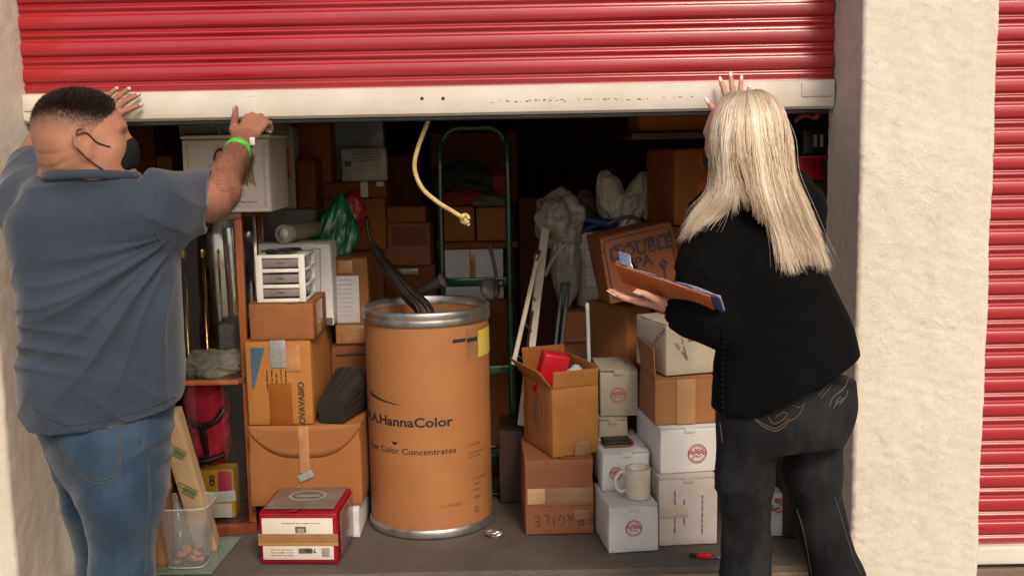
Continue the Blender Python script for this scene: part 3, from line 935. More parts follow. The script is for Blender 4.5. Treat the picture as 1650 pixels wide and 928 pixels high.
def dpatch(name, pxa, pya, pxb, pyb, mat, off=.0012, n=10):
    a0, z1 = drum_uv(pxa, pya); a1, z0 = drum_uv(pxb, pyb)
    aa = np.linspace(a0, a1, n); V = []; F = []
    for a in aa:
        for z in (z0, z1): V.append(((R_ + off) * math.sin(a), -(R_ + off) * math.cos(a), z))
    for i in range(n - 1): F.append((2 * i, 2 * i + 2, 2 * i + 3, 2 * i + 1))
    mo(name, V, F, mat, t)
dpatch('yellow_label', 769, 533, 788, 565, pm('yellow_label', (.62, .48, .08), .5, .1), .0022)
dpatch('tape', 751, 533, 793, 567, TAPE_D, .0012)
dpatch('marker_line', 729, 548, 750, 551, INK, .0012); dpatch('marker_line', 752, 546, 768, 549, INK, .002)
def dlines(name, lines, w, px, py, mat):
    g = G()
    for ln in lines: g.add(ribbon2d(ln, w))
    th, z = drum_uv(px, py); mo(name, wrap(g.out()[0], th, z), g.out()[1], mat, t, False)
# swoosh over the name, drop mark, recycling triangle, faint stamps
tq = np.linspace(0, 1, 24); xq = -.115 + .165 * tq
topq = .022 - .030 * tq - .002 * np.sin(tq * 3); thk = .011 * (1 - tq) ** .8 + .0004
V = np.concatenate([np.column_stack([xq, topq, xq * 0]), np.column_stack([xq, topq - thk, xq * 0])])
th, z = drum_uv(628, 648); mo('swoosh', wrap(V, th, z), [(i, i + 24, i + 25, i + 1) for i in range(23)], INK, t, False)
dl = [np.array([(-.012, .006), (0, .0035), (.012, .006), (.008, -.004), (0, -.008), (-.008, -.004)])]
th, z = drum_uv(636, 714); mo('drop_mark', wrap(np.column_stack([dl[0], np.zeros(6)]), th, z), [(0, 1, 2, 3, 4, 5)], INK, t, False)
tri = [(math.cos(a) * .016, math.sin(a) * .016) for a in (math.pi / 2, math.pi / 2 + 2.094, math.pi / 2 + 4.189)]
dlines('recycling_mark', [[tuple(np.array(tri[i]) * .85 + np.array(tri[(i + 1) % 3]) * .15), tuple(np.array(tri[i]) * .22 + np.array(tri[(i + 1) % 3]) * .78)] for i in range(3)], .006, 768, 820, INK_F)
dtext('LA 17076823', .013, 727, 815, INK_F, 1.2)
for i, (px, py, L) in enumerate(((762, 716, .06), (766, 728, .07), (764, 735, .05), (768, 770, .035), (768, 779, .035), (768, 788, .035), (768, 800, .03))):
    dlines('faint_stamp', [np.array(q) - np.array([L / 2, 0]) for q in scribble(4, L, .006 if i < 3 else .009, 200 + i)], .0016, px, py, INK_F)

# dark umbrella and cords standing in the drum
t = thing('umbrella', 'dark folded umbrella leaning in the open drum', 'umbrella', loc=(cD.x, Yd, hD - .4))
dark = pm('umbrella_cloth', (.020, .012, .009), .5, .4, 20, .3, 30, .006)
top = P(590, 348, Yd + .16); bot = Vector((cD.x + .02, Yd - .02, .30)); 
mid = P(612, 415, Yd + .13); mid2 = P(655, 470, Yd + .07); mid3 = P(688, 512, Yd + .02)
mo('cloth', *tube([P(603, 392, Yd + .145), mid, mid2, mid3, bot + Vector((0, 0, .2)), bot], [.007, .019, .030, .034, .026, .008], 12, 6), dark, t, world=True)
mo('shaft', *tube([top, P(596, 385, Yd + .15), mid], .0075, 8, 4), BLACK_P, t, world=True)
for i in range(9):
    o_ = Vector((random.uniform(-.02, .02), random.uniform(-.035, -.015), random.uniform(-.01, .01)))
    mo('rib', *tube([mid + o_ * .5, mid2 + o_ * 1.25, mid3 + o_ * 1.3, bot + o_ + Vector((0, 0, .15))], .0032, 6, 5), pm('rib_brown', (.035, .017, .010), .35), t, world=True)
# ================================================================== left: cabinet and things by it
WOOD = pm('red_brown_wood', (.20, .045, .018), .3, .35, 3, .1, 30, .002, coat=.6, scale=(6, 6, 1))
WOOD_O = pm('orange_wood_edge', (.40, .11, .025), .3, .25, 3, .1, 30, .002, coat=.6, scale=(6, 6, 1))
BRASS = pm('brass', (.62, .40, .13), .22, .15, 8, .05, 40, .002, metal=1)
def glass_mat(name, tint=(1, 1, 1), rough=.02, alpha=None):
    k = NB(name); b = k.b
    tr = k.n('BsdfTransparent'); tr.inputs[0].default_value = (*tint, 1)
    gl = k.n('BsdfGlossy'); gl.inputs['Roughness'].default_value = rough
    fr = k.n('Fresnel'); fr.inputs[0].default_value = 1.5
    mx = k.n('MixShader'); k.l(fr.outputs[0], mx.inputs[0]); k.l(tr.outputs[0], mx.inputs[1]); k.l(gl.outputs[0], mx.inputs[2])
    out = k.nt.nodes['Material Output']; k.l(mx.outputs[0], out.inputs[0])
    return k.m
GLASS = glass_mat('clear_glass', (.93, .95, .93))
GLASS_G = glass_mat('green_tinted_glass', (.80, .88, .82))
Yc = 3.76
cabL, cabR = P(236, 600, Yc).x, P(401, 600, Yc).x
cw, cdp = cabR - cabL, .36
ch = P(340, 345, Yc).z
t = thing('display_cabinet', 'red-brown wooden display cabinet with a bowed glass front, behind the man', 'cabinet', loc=((cabL + cabR) / 2, Yc + cdp / 2, .002))
cab = t
def bow(x): return -.035 * (1 - (2 * x / cw) ** 2)
def bowed(z0, z1, inset=0, n=16, fr=0):
    V = []; F = []
    xs = np.linspace(-cw / 2 + inset, cw / 2 - inset, n + 1)
    for x in xs:
        for (y, z) in ((-cdp / 2 + bow(x) + inset, z0), (-cdp / 2 + bow(x) + inset, z1), (cdp / 2 - inset, z1), (cdp / 2 - inset, z0)): V.append((x, y, z))
    for i in range(n):
        for j in range(4): F.append((i * 4 + j, i * 4 + (j + 1) % 4, (i + 1) * 4 + (j + 1) % 4, (i + 1) * 4 + j))
    F.append((0, 1, 2, 3)); F.append((n * 4 + 3, n * 4 + 2, n * 4 + 1, n * 4))
    V = np.array(V); return V, [f[::-1] for f in F]
zsh = P(340, 606, Yc).z
mo('base', *bowed(0, .035), WOOD, t, auto=40); mo('top', *bowed(ch - .02, ch), WOOD, t, auto=40)
sh = mo('shelf', *bowed(zsh - .028, zsh - .008, .004), WOOD, t, auto=40)
mo('shelf_edge', *soft_box(-cw / 2 + .03, cw / 2 - .03, -cdp / 2 - .036, -cdp / 2 - .030, zsh - .026, zsh - .010, .001, 2), WOOD_O, sh)
for (x, y) in ((-1, -1), (1, -1), (-1, 1), (1, 1)):
    xa = x * (cw / 2 - .013); ya = y * (cdp / 2 - .013)
    mo('post', *soft_box(xa - .013, xa + .013, ya - .013, ya + .013, .036, ch - .021, .003, 2), WOOD_O if x > 0 and y < 0 else WOOD, t)
mo('back_panel', *soft_box(-cw / 2 + .027, cw / 2 - .027, cdp / 2 - .012, cdp / 2 - .004, .036, ch - .021, .001, 2), pm('cabinet_back', (.06, .035, .025), .6), t)
mo('mirror', *soft_box(-cw / 2 + .03, cw / 2 - .03, cdp / 2 - .020, cdp / 2 - .014, zsh + .02, ch - .03, .001, 2), pm('mirror', (.5, .46, .42), .06, .1, 4, 0, metal=1), t)
def pane(z0, z1):
    V = []; F = []; n = 16; xs = np.linspace(-cw / 2 + .027, cw / 2 - .027, n + 1)
    for x in xs: V += [(x, -cdp / 2 + bow(x) + .012, z0), (x, -cdp / 2 + bow(x) + .012, z1)]
    for i in range(n): F.append((2 * i, 2 * i + 2, 2 * i + 3, 2 * i + 1))
    return V, F
V, F = soft_box(-.020, .020, -.003, .003, 0, ch - zsh - .08, .001, 2)
Mm = Matrix.Translation((P(366, 450, Yc + .2).x - (cabL + cabR) / 2, .10, zsh + .015)) @ Matrix.Rotation(math.radians(5), 4, 'X') @ rotz(math.radians(-6))
mo('reflection_strip', apply_m(Mm, V), F, pm('bright_mirror', (.85, .80, .72), .12, .05, 4, 0, metal=1), t)  # added mirror piece, tilted to catch a bright strip of outdoor reflection
mo('glass_pane', *pane(zsh - .004, ch - .022), GLASS, t); mo('glass_pane', *pane(.036, zsh - .03), GLASS, t)
# things on the shelf
for i, (px, lab) in enumerate(((300, 'leftmost slim brass rod standing inside the glass cabinet'), (331, 'right-hand slim brass rod standing inside the glass cabinet'))):
    q = P(px, 500, Yc + .10)
    tt = thing('brass_rod', lab, 'rod', loc=(q.x, q.y, zsh - .008))
    mo('rod', *lathe([(.001, 0), (.010, 0), (.010, .01), (.0075, .014), (.0075, .42), (.001, .42)], 16), BRASS, tt)
    mo('finial', *lathe([(.001, .455), (.008, .45), (.011, .44), (.008, .428), (.0076, .42)], 16), BRASS, tt)
V, F = crumple((0, 0, .022), (.085, .06, .05), .30, 2.6, 12, 5, flatz=.0)
q = P(345, 590, Yc + .08)
o = base_mo('crumpled_cloth', V + np.array([q.x, q.y, zsh - .006]), F, pm('grey_canvas', (.40, .36, .29), .85, .25, 12, .4, 40, .006))
tag(o, 'crumpled grey canvas cloth on the cabinet shelf', 'cloth')
q = P(366, 520, Yc + .22)
gsl = base_mo('stone_slab', *soft_box(q.x - .03, q.x + .03, q.y - .02, q.y + .02, zsh - .007, zsh + .15, .006, 4, .003, 9), pm('speckled_stone', (.12, .115, .105), .7, .5, 40, .3, 60, .004))
tag(gsl, 'speckled grey stone slab at the back of the cabinet shelf', 'stone')
# backpack behind the lower glass
t = thing('backpack', 'bright red and black backpack inside the lower cabinet', 'backpack', loc=tuple(P(335, 690, Yc + .12)[:2]) + (.04,))
RBAG = pm('red_nylon', (.50, .012, .045), .75, .2, 8, .4, 18, .008)
q = P(335, 690, Yc + .12)
V, F = crumple((q.x, q.y, q.z + .075), (.070, .06, .105), .09, 2.2, 21, 5, power=.7); mo('upper_bag', V, F, RBAG, t, world=True)
V, F = crumple((q.x + .010, q.y, q.z - .04), (.062, .065, .085), .09, 2.4, 22, 5, power=.7); mo('lower_pocket', V, F, RBAG, t, world=True)
for s in (-1, 1):
    mo('strap', *tube([(q.x + s * .08, q.y - .05, q.z + .09), (q.x + s * .05, q.y - .075, q.z + .045), (q.x + .004, q.y - .082, q.z + .02), (q.x + .012, q.y - .074, q.z - .08)], .010, 8, 6, flat=((0, 1, 0), .35)), BLACK_P, t, world=True)
mo('base_strap', *tube([(q.x - .07, q.y - .05, q.z - .085), (q.x, q.y - .08, q.z - .10), (q.x + .07, q.y - .05, q.z - .085)], .012, 8, 6), BLACK_P, t, world=True)
bfd = carton('yellow and pink food carton inside the lower cabinet', 322, 380, 756, Yc + .03, .045, .08, name='food_box', mat=pm('yellow_carton', (.58, .30, .02), .5, .12), flaps='x', tape=False)
x0, _z = px_on(bfd, 352, 780); x1, _z = px_on(bfd, 374, 780)
decal(bfd, 'pink_panel', 'F', x0, x1, bfd.h * .55, bfd.h * .97, pm('pink_print', (.50, .045, .10), .5))
decal(bfd, 'white_panel', 'F', x0 - .03, x1 + .012, bfd.h * .34, bfd.h * .56, PAPER, rot=.08)
decal(bfd, 'white_panel', 'F', x0 - .028, x1 - .004, bfd.h * .02, bfd.h * .30, PAPER)
x0, z0 = px_on(bfd, 343, 782); lettering(bfd, 'CIO', .022, 'F', x0, z0 + .02, INK, 1, math.pi / 2, .0016)
# long slender carton leaning, brown tube, glass sheet, clear bin
t = thing('long_slim_box', 'long slim tan carton with green prints leaning by the man', 'box', loc=tuple(P(320, 880, 3.60)[:2]) + (.004,))
pb_ = Vector((P(333, 882, 3.56).x, 3.56, .006)); pt_ = P(268, 668, 3.44)
axv = (pt_ - pb_); Ln = axv.length; axv.normalize()
sx_ = Vector((1, 0, 0)); sx_ = (sx_ - axv * sx_.dot(axv)).normalized(); sy_ = sx_.cross(axv) * -1
Ml = Matrix((( sx_.x, sy_.x, axv.x, pb_.x), (sx_.y, sy_.y, axv.y, pb_.y), (sx_.z, sy_.z, axv.z, pb_.z), (0, 0, 0, 1)))
V, F = soft_box(-.036, .036, 0.0, .055, 0, Ln, .003, 5, .001, 77)
mo('body', apply_m(Ml, V), F, pm('tan_paper', (.50, .33, .18), .65, .12, 8, .15, 30, .003), t, world=True)
for fz in (.20, .50, .78):
    g = G()
    for k_ in range(3):
        g.add(ribbon2d([(-.024 + k_ * .006, -.022 + k_ * .008), (.012 + k_ * .005, -.022 - .03 + k_ * .009)][::1], .006))
    g.add(ribbon2d([(-.030, .004), (.024, -.040), (.030, -.028), (-.022, .016), (-.030, .004)], .0035))
    V = g.out()[0]; V = np.column_stack([V[:, 0], np.full(len(V), -.0022), V[:, 1] + fz * Ln])
    mo('green_print', apply_m(Ml, V), g.out()[1], pm('green_print', (.12, .20, .05), .6), t, False, world=True)
q = P(262, 912, 3.44)
tt = thing('cardboard_tube', 'upright brown cardboard mailing tube beside the man\'s knee', 'tube', loc=(q.x, 3.47, .002))
ht = P(258, 622, 3.47).z
mo('shaft', *lathe([(.001, .004), (.034, 0), (.0345, .02), (.0345, ht * .42), (.036, ht * .421), (.036, ht * .45), (.0345, ht * .451), (.0345, ht), (.031, ht), (.030, ht - .03), (.001, ht - .03)], 32), CARD_P, tt)
gs = mo('glass_sheet', *(lambda: (np.array([P(243, 925, 3.375), P(342, 926, 3.375), P(389, 868, 3.69), P(300, 868, 3.69)]), None))()[:1], [(0, 1, 2, 3)], GLASS_G) if False else None
a_, b_, c_ = Vector((P(243, 925, 3.375).x, 3.375, .003)), Vector((P(342, 926, 3.375).x, 3.375, .003)), Vector((P(389, 868, 3.69).x, 3.69, .003))
d_ = a_ + (c_ - b_)
V = np.array([a_, b_, c_, d_]); V = np.concatenate([V, V + np.array([0, 0, .007])])
gsh = base_mo('glass_sheet', V, [(3, 2, 1, 0), (4, 5, 6, 7), (0, 1, 5, 4), (1, 2, 6, 5), (2, 3, 7, 6), (3, 0, 4, 7)], pm('glass_edge_green', (.30, .40, .33), .08, .1, 5, 0, trans=.55, ior=1.5), smooth=False)
tag(gsh, 'loose glass sheet with a green edge lying on the floor', 'glass sheet')
# clear bin with pine-cone brown scraps
q = Vector((P(308, 900, 3.47).x, 3.46, .0115))
tt = thing('clear_bin', 'clear plastic bin holding a few brown wood discs', 'bin', loc=q)
BIN = pm('cloudy_clear_plastic', (.50, .50, .47), .15, .05, 8, .05, 20, .002, alpha=.22, coat=.6)
BIN_R = pm('clear_plastic_rim', (.62, .62, .58), .2, .05, 8, 0, alpha=.55, coat=.6)
def rsq(hw, z, n=40, p=5):
    th = np.linspace(0, 2 * math.pi, n, endpoint=False); c, s = np.cos(th), np.sin(th)
    r = hw / (np.abs(c) ** p + np.abs(s) ** p) ** (1 / p); return np.column_stack([r * c, r * s, np.full(n, z)])
hb_ = P(310, 818, 3.40).z - .01
rings = [rsq(.001, .002), rsq(.060, .002), rsq(.063, .008), rsq(.080, hb_ - .01), rsq(.086, hb_ - .006), rsq(.086, hb_), rsq(.079, hb_), rsq(.0785, hb_ - .012), rsq(.060, .006), rsq(.001, .006)]
V = np.concatenate(rings); n = 40
F = [(j * n + i, j * n + (i + 1) % n, (j + 1) * n + (i + 1) % n, (j + 1) * n + i) for j in range(len(rings) - 1) for i in range(n)]
mo('shell', V, F, BIN, tt)
mo('rim', *tube(rsq(.086, hb_ + .001), .0026, 8, closed=True), BIN_R, tt)
mo('foot_ring', *tube(rsq(.0615, .004), .002, 8, closed=True), BIN_R, tt)
for i in range(16):
    r = np.random.default_rng(500 + i); ang = r.random() * 6.28; rr_ = r.random() ** .5 * .042
    V, F = lathe([(.001, -.007), (.015, -.0065), (.018, -.003), (.018, .003), (.015, .0065), (.001, .007)], 14)
    Rm = np.array(Matrix.Rotation(r.uniform(-.6, .6), 3, 'X') @ Matrix.Rotation(r.uniform(-.6, .6), 3, 'Y'))
    V = V @ Rm.T + np.array([q.x + rr_ * math.cos(ang), q.y + rr_ * math.sin(ang), q.z + .014 + .011 * (i // 5)])
    o = base_mo('wood_disc', V, F, pm('pale_brown_wood', (.46, .20, .10), .6, .35, 20, .3, 30, .004), auto=40)
    tag(o, 'small brown wood disc lying in the clear plastic bin', 'wood disc', 'wood discs in the clear bin')

# tall wardrobe carton behind the man's head, lidded white box, flat grey box
wt = carton('tall brown carton with a pale patch, behind the man\'s face', 212, 284, 176, 4.02, .002, .30, mat=CARD_D, flaps='x', tape=False)
x0, z0 = px_on(wt, 255, 290); x1, z1 = px_on(wt, 277, 252); decal(wt, 'pale_patch', 'F', x0, x1, z0, z1, CARD_P)
strokes(wt, 'faint_print', 'F', *px_on(wt, 225, 240), scribble(5, .08, .006, 31), .0016, INK_F)
wl = carton('white lidded storage box with a brown print, on top of the cabinet', 300, 438, 224, 3.75, ch + .004, .30, name='storage_box', mat=pm('white_box_plastic', (.76, .69, .58), .5, .06, 6, .08, 40, .002), flaps=None)
fr_ = pm('white_box_plastic', (.76, .69, .58))
for (xa, xb, za, zb_) in ((-wl.w / 2 + .002, wl.w / 2 - .002, wl.h - .02, wl.h - .004), (-wl.w / 2 + .002, wl.w / 2 - .002, .004, .016), (-wl.w / 2 + .002, -wl.w / 2 + .016, .017, wl.h - .021), (wl.w / 2 - .016, wl.w / 2 - .002, .017, wl.h - .021)):
    decal(wl, 'raised_edge', 'F', xa, xb, za, zb_, fr_, .004, .005)
mo('lid', *soft_box(-wl.w / 2 - .006, wl.w / 2 + .006, -wl.d / 2 - .006, wl.d / 2 + .006, wl.h + .001, wl.h + .014, .004, 3), fr_, wl.root)
BRP = pm('brown_print', (.30, .14, .075), .6, .3, 40, 0)
x0, z0 = px_on(wl, 401, 262)   # brown lion-like print mostly behind the arm: wavy strands
g = []
for i in range(9):
    t_ = np.linspace(0, 1, 12); g.append(np.column_stack([-.03 + i * .0065 + .010 * np.sin(t_ * 3 + i * .4), .03 - t_ * .10 - .006 * (i % 3)]))
strokes(wl, 'brown_print', 'F', x0, z0, g, .004, BRP)
x0, z0 = px_on(wl, 352, 250); g = [np.column_stack([.012 * np.cos(np.linspace(0, 6, 20)) * (1 - .1 * i), .026 * np.sin(np.linspace(0, 6, 20)) * (1 - .12 * i)]) for i in range(4)]
strokes(wl, 'brown_print', 'F', x0, z0, g, .003, BRP, -.5)
x0, z0 = px_on(wl, 382, 326); strokes(wl, 'small_print', 'F', x0, z0, scribble(5, .06, .005, 47), .0013, BRP)
gl_ = carton('flat grey carton with a scrap of foil tape, above the white lidded box', 288, 440, 168, 3.78, wl.top + .016, .28, mat=GREY_C, flaps='x', tape=False)
x0, z0 = px_on(gl_, 348, 196); decal(gl_, 'foil_tape', 'F', x0 - .02, x0 + .012, z0 - .014, z0 + .012, TAPE_S, amp=.002, rot=.3)
x0, z0 = px_on(gl_, 352, 205); decal(gl_, 'foil_tape', 'F', x0 - .003, x0 + .006, z0 - .03, z0 + .0, TAPE_S, .0052, amp=.001, rot=.25)

# ---- back left columns
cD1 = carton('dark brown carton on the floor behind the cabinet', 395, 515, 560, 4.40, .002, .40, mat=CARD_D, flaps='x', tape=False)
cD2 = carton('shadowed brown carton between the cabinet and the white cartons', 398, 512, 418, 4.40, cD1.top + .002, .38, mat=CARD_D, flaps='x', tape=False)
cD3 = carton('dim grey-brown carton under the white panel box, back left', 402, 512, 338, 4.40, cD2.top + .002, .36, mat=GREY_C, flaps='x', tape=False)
cD4 = carton('narrow white carton with orange print, upright in the back left', 452, 477, 205, 4.42, cD3.top + .002, .12, mat=CREAM_C, flaps='x', tape=False)
x0, z0 = px_on(cD4, 458, 288); x1, z1 = px_on(cD4, 466, 238); decal(cD4, 'orange_print', 'F', x0, x1, z0, z1, pm('orange_print', (.50, .10, .02), .5))
x0, z0 = px_on(cD4, 458, 300); x1, z1 = px_on(cD4, 463, 308); decal(cD4, 'dark_print', 'F', x0, x1, z0 - .01, z0, INK)
cD5 = carton('small dark brown carton beside the orange-printed one', 480, 510, 258, 4.42, cD3.top + .002, .18, mat=CARD_D, flaps='x', tape=False)
cD6 = carton('cream carton with a red stripe below the steel bar, back left', 443, 472, 180, 4.58, cD3.top + .002, .20, mat=CREAM_C, flaps='x', tape=False)
x0, z0 = px_on(cD6, 450, 200); decal(cD6, 'red_stripe', 'F', -cD6.w / 2 + .003, cD6.w / 2 - .003, z0 - .012, z0 + .015, pm('red_stripe', (.35, .03, .03), .5))
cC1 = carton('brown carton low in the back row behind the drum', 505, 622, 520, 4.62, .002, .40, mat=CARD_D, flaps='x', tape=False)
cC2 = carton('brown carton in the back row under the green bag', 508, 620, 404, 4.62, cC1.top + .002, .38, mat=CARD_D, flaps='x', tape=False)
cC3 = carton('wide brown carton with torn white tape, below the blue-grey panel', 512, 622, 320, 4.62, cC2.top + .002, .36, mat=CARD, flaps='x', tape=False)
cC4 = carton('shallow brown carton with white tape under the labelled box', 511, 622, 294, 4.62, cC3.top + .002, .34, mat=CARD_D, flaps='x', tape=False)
x0, z0 = px_on(cC4, 588, 310); decal(cC4, 'tape', 'F', x0 - .018, x0 + .014, 0.002, cC4.h, PAPER); decal(cC4, 'tape', 'F', x0 + .05, x0 + .08, cC4.h - .02, cC4.h, PAPER)
cC5 = carton('tall blue-grey panel box standing in the back left', 535, 620, 182, 4.74, cC4.top + .002, .06, mat=pm('blue_grey_panel', (.17, .20, .21), .35, .3, 3, .15, 20, .006, coat=.3), flaps=None, name='panel_box')
cC6 = carton('white printed carton leaning against the blue-grey panel', 551, 624, 239, 4.66, cC4.top + .002, .06, mat=pm('silver_white_carton', (.42, .40, .34), .4, .35, 5, .1, 30, .003), flaps=None)
for i in range(4): strokes(cC6, 'small_print', 'F', -cC6.w * .25, cC6.h * (.9 - .09 * i), scribble(6, .11, .006, 130 + i), .0016, INK_F)
decal(cC6, 'picture_print', 'F', -cC6.w * .42, -cC6.w * .28, cC6.h * .45, cC6.h * .62, pm('print_grey', (.12, .10, .09), .5))
cX1 = carton('dim carton high in the back left under the steel bar', 482, 534, 196, 4.60, cD5.top + .002 if False else cC4.top + .002, .20, mat=CARD_D, flaps='x', tape=False)
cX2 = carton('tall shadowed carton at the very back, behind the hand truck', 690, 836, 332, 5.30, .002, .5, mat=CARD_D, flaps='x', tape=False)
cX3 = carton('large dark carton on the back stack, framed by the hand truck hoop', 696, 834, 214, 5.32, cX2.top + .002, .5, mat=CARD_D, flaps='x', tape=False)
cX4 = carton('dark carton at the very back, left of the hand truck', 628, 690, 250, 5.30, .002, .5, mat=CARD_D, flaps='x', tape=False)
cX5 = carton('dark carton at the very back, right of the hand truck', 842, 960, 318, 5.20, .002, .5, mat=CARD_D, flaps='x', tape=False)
# poster tube with white end cap
a_ = np.array(P(458, 350, 3.98)); a_[2] = b8.top + .036; b_ = a_ + np.array([.13, .36, -.001])
tt = thing('poster_tube', 'grey-green poster tube with a white end cap, above the white carton', 'tube', loc=a_ - np.array([0, 0, .033]))
mo('shaft', *tube([a_, b_], .032, 24), pm('olive_tube', (.16, .15, .09), .5), tt, world=True)
dv = (b_ - a_) / np.linalg.norm(b_ - a_)
cp = mo('end_cap', *tube([a_ - dv * .012, a_ + dv * .02], .0345, 24), pm('cloudy_cap', (.45, .42, .36), .35), tt, world=True, auto=40)
mo('cap_disc', *tube([a_ - dv * .015, a_ - dv * .0125], .022, 20), WHITE_P, cp, world=True)
# small white bottle box
sb = carton('small white medicine-style carton with an orange mark, back left', 461, 486, 322, 4.42, cD3.top + .002, .06, mat=WHITE_C, flaps='x', tape=False, name='small_box') if False else None
# green plastic bag, red bag
def bag(name, label, cat, px, py, Y, rad, amp, freq, seed, mat, flatz=None, rot=0, power=1.0, taper=0, sub=5):
    c = np.array(P(px, py, Y)); V, F = crumple((0, 0, 0), rad, amp, freq, seed, sub, None, rot, power)
    if taper:
        k_ = np.clip((V[:, 2] / rad[2] + 1) / 2, 0, 1); V[:, 0] *= 1 - taper * k_; V[:, 1] *= 1 - taper * k_
    V += c
    if flatz is not None: V[:, 2] = np.maximum(V[:, 2], flatz + .0005 * np.abs(fnoise(V, 40, 1)))
    o = base_mo(name, V, F, mat); tag(o, label, cat); return o
GREENP = pm('green_bag_film', (.008, .15, .055), .3, .6, 9, .5, 14, .012, coat=.4)
bag('plastic_bag', 'shiny green plastic bag slumped above the white carton', 'bag', 541, 372, 4.22, (.085, .06, .125), .17, 2.4, 31, GREENP, None, -.50, .9, .35)
tt = [o for o in C.objects if o.name.startswith('plastic_bag')][-1]
bag('red_bag', 'red and white plastic bag behind the green bag', 'bag', 567, 342, 4.36, (.055, .05, .075), .10, 2.4, 32, pm('red_film', (.42, .02, .03), .35, .4, 8, .3, 16, .008, coat=.3))
k2 = carton('brown carton holding up the green plastic bag, left of centre', 498, 600, 412, 4.16, c16b.top + .002, .28, mat=CARD_D, flaps='x', tape=False) if False else None

# ---- back centre column behind the drum
cA1 = carton('large dark carton on the floor far behind the drum', 608, 706, 484, 4.72, .002, .40, mat=CARD_D, flaps='x', tape=False)
cA2 = carton('brown carton with tape scraps above the drum, centre back', 604, 702, 428, 4.72, cA1.top + .002, .36, mat=CARD_D, flaps='x', tape=False)
x0, z0 = px_on(cA2, 648, 438); decal(cA2, 'tape', 'F', x0 - .03, x0 + .07, z0 - .012, z0 + .012, TAPE_S, amp=.001)
cA3 = carton('brown carton with a dark printed panel, centre back', 598, 694, 360, 4.70, cA2.top + .002, .34, mat=CARD, flaps='x', tape=False)
x0, z0 = px_on(cA3, 632, 396); decal(cA3, 'dark_panel', 'F', x0, cA3.w / 2 - .01, z0, z0 + .085, CARD_D)
for i in range(2): strokes(cA3, 'small_print', 'F', x0 + .02, z0 + .05 - i * .016, scribble(6, .10, .006, 150 + i), .002, INK, 0, .0054)
cA4 = carton('small brown carton topping the centre back stack', 607, 686, 333, 4.70, cA3.top + .002, .24, mat=CARD, flaps='x', tape=False)

# ---- column behind the hand truck
cB0 = carton('big dark carton on the floor behind the hand truck', 706, 832, 482, 4.78, .002, .44, mat=CARD_D, flaps='x', tape=False)
cB1 = carton('white carton with a silver tape strip, behind the hand truck', 716, 812, 402, 4.76, cB0.top + .002, .40, mat=WHITE_C, flaps='x', tape=False)
x0, z0 = px_on(cB1, 762, 430); decal(cB1, 'silver_tape', 'F', x0 - .014, x0 + .012, cB1.h * .35, cB1.h, TAPE, amp=.0012)
cB2 = carton('flat brown carton on the white one, behind the hand truck', 704, 834, 390, 4.76, cB1.top + .002, .42, mat=CARD_D, flaps='x', tape=False)
cB3 = carton('small brown carton behind the rope knot, left of a pair', 716, 765, 334, 4.78, cB2.top + .002, .24, mat=CARD, flaps='x', tape=False)
cB4 = carton('small brown carton right of a pair, behind the hand truck', 768, 818, 334, 4.78, cB2.top + .002, .24, mat=CARD, flaps='x', tape=False)
def cloth(label, px, py, Y, rad, seed, mat, flatz, amp=.2, freq=2.4, name='folded_clothing', cat='clothing'):
    return bag(name, label, cat, px, py, Y, rad, amp, freq, seed, mat, flatz)
zt = cB3.top + .002
cloth('red cloth bundle on the small cartons behind the hand truck', 745, 322, 4.86, (.11, .08, .05), 41, pm('red_cloth', (.22, .014, .014), .8, .3, 8, .3, 30, .006), zt, .1)
cloth('dark green cloth heap behind the hand truck, left', 752, 300, 4.95, (.12, .09, .09), 42, pm('dark_green_cloth', (.020, .035, .022), .8, .4, 8, .4, 30, .008), zt)
cloth('grey-green folded blanket on the right small carton', 790, 325, 4.84, (.085, .09, .035), 43, pm('sage_cloth', (.15, .15, .10), .85, .3, 10, .4, 30, .008), zt, .12, 3)
cloth('small red and white cloth scrap atop the folded blanket', 800, 297, 4.94, (.055, .05, .06), 44, pm('dull_red_cloth', (.28, .03, .028), .8, .4, 6, .3, 20, .006), zt, .14)

# ---- green hand truck
GREENM = pm('green_enamel', (.009, .052, .028), .3, .3, 8, .1, 40, .002, coat=.5)
Yh = 4.30
xa_, xb_ = P(713, 500, Yh).x, P(822, 500, Yh).x
zt_ = P(765, 207, Yh + .1).z
t = thing('hand_truck', 'green tubular hand truck standing behind the drum', 'hand truck', loc=((xa_ + xb_) / 2, Yh, .002))
wx = (xb_ - xa_) / 2; r_ = .0125
lean = lambda z: .10 * z / zt_
hoop = [(-wx, 0, .03), (-wx, lean(.6), .6), (-wx, lean(1.2), zt_ - .14), (-wx + .01, lean(zt_), zt_ - .05), (-wx + .055, lean(zt_), zt_ - .004), (0, lean(zt_), zt_), (wx - .055, lean(zt_), zt_ - .004), (wx - .01, lean(zt_), zt_ - .05), (wx, lean(1.2), zt_ - .14), (wx, lean(.6), .6), (wx, 0, .03)]
mo('frame_tube', *tube(hoop, r_, 14, 8), GREENM, t)
for py in (458, 600, 740):
    z = P(765, py, Yh).z
    mo('cross_bar', *soft_box(-wx + .008, wx - .008, lean(z) - .006, lean(z) + .006, z - .018, z + .018, .003, 3), GREENM, t)
mo('toe_plate', *soft_box(-wx - .06, wx + .06, -.19, .0, .004, .010, .002, 3), GREENM, t)
mo('axle', *tube([(-wx - .05, .10, .115), (wx + .05, .10, .115)], .009, 10), STEEL, t)
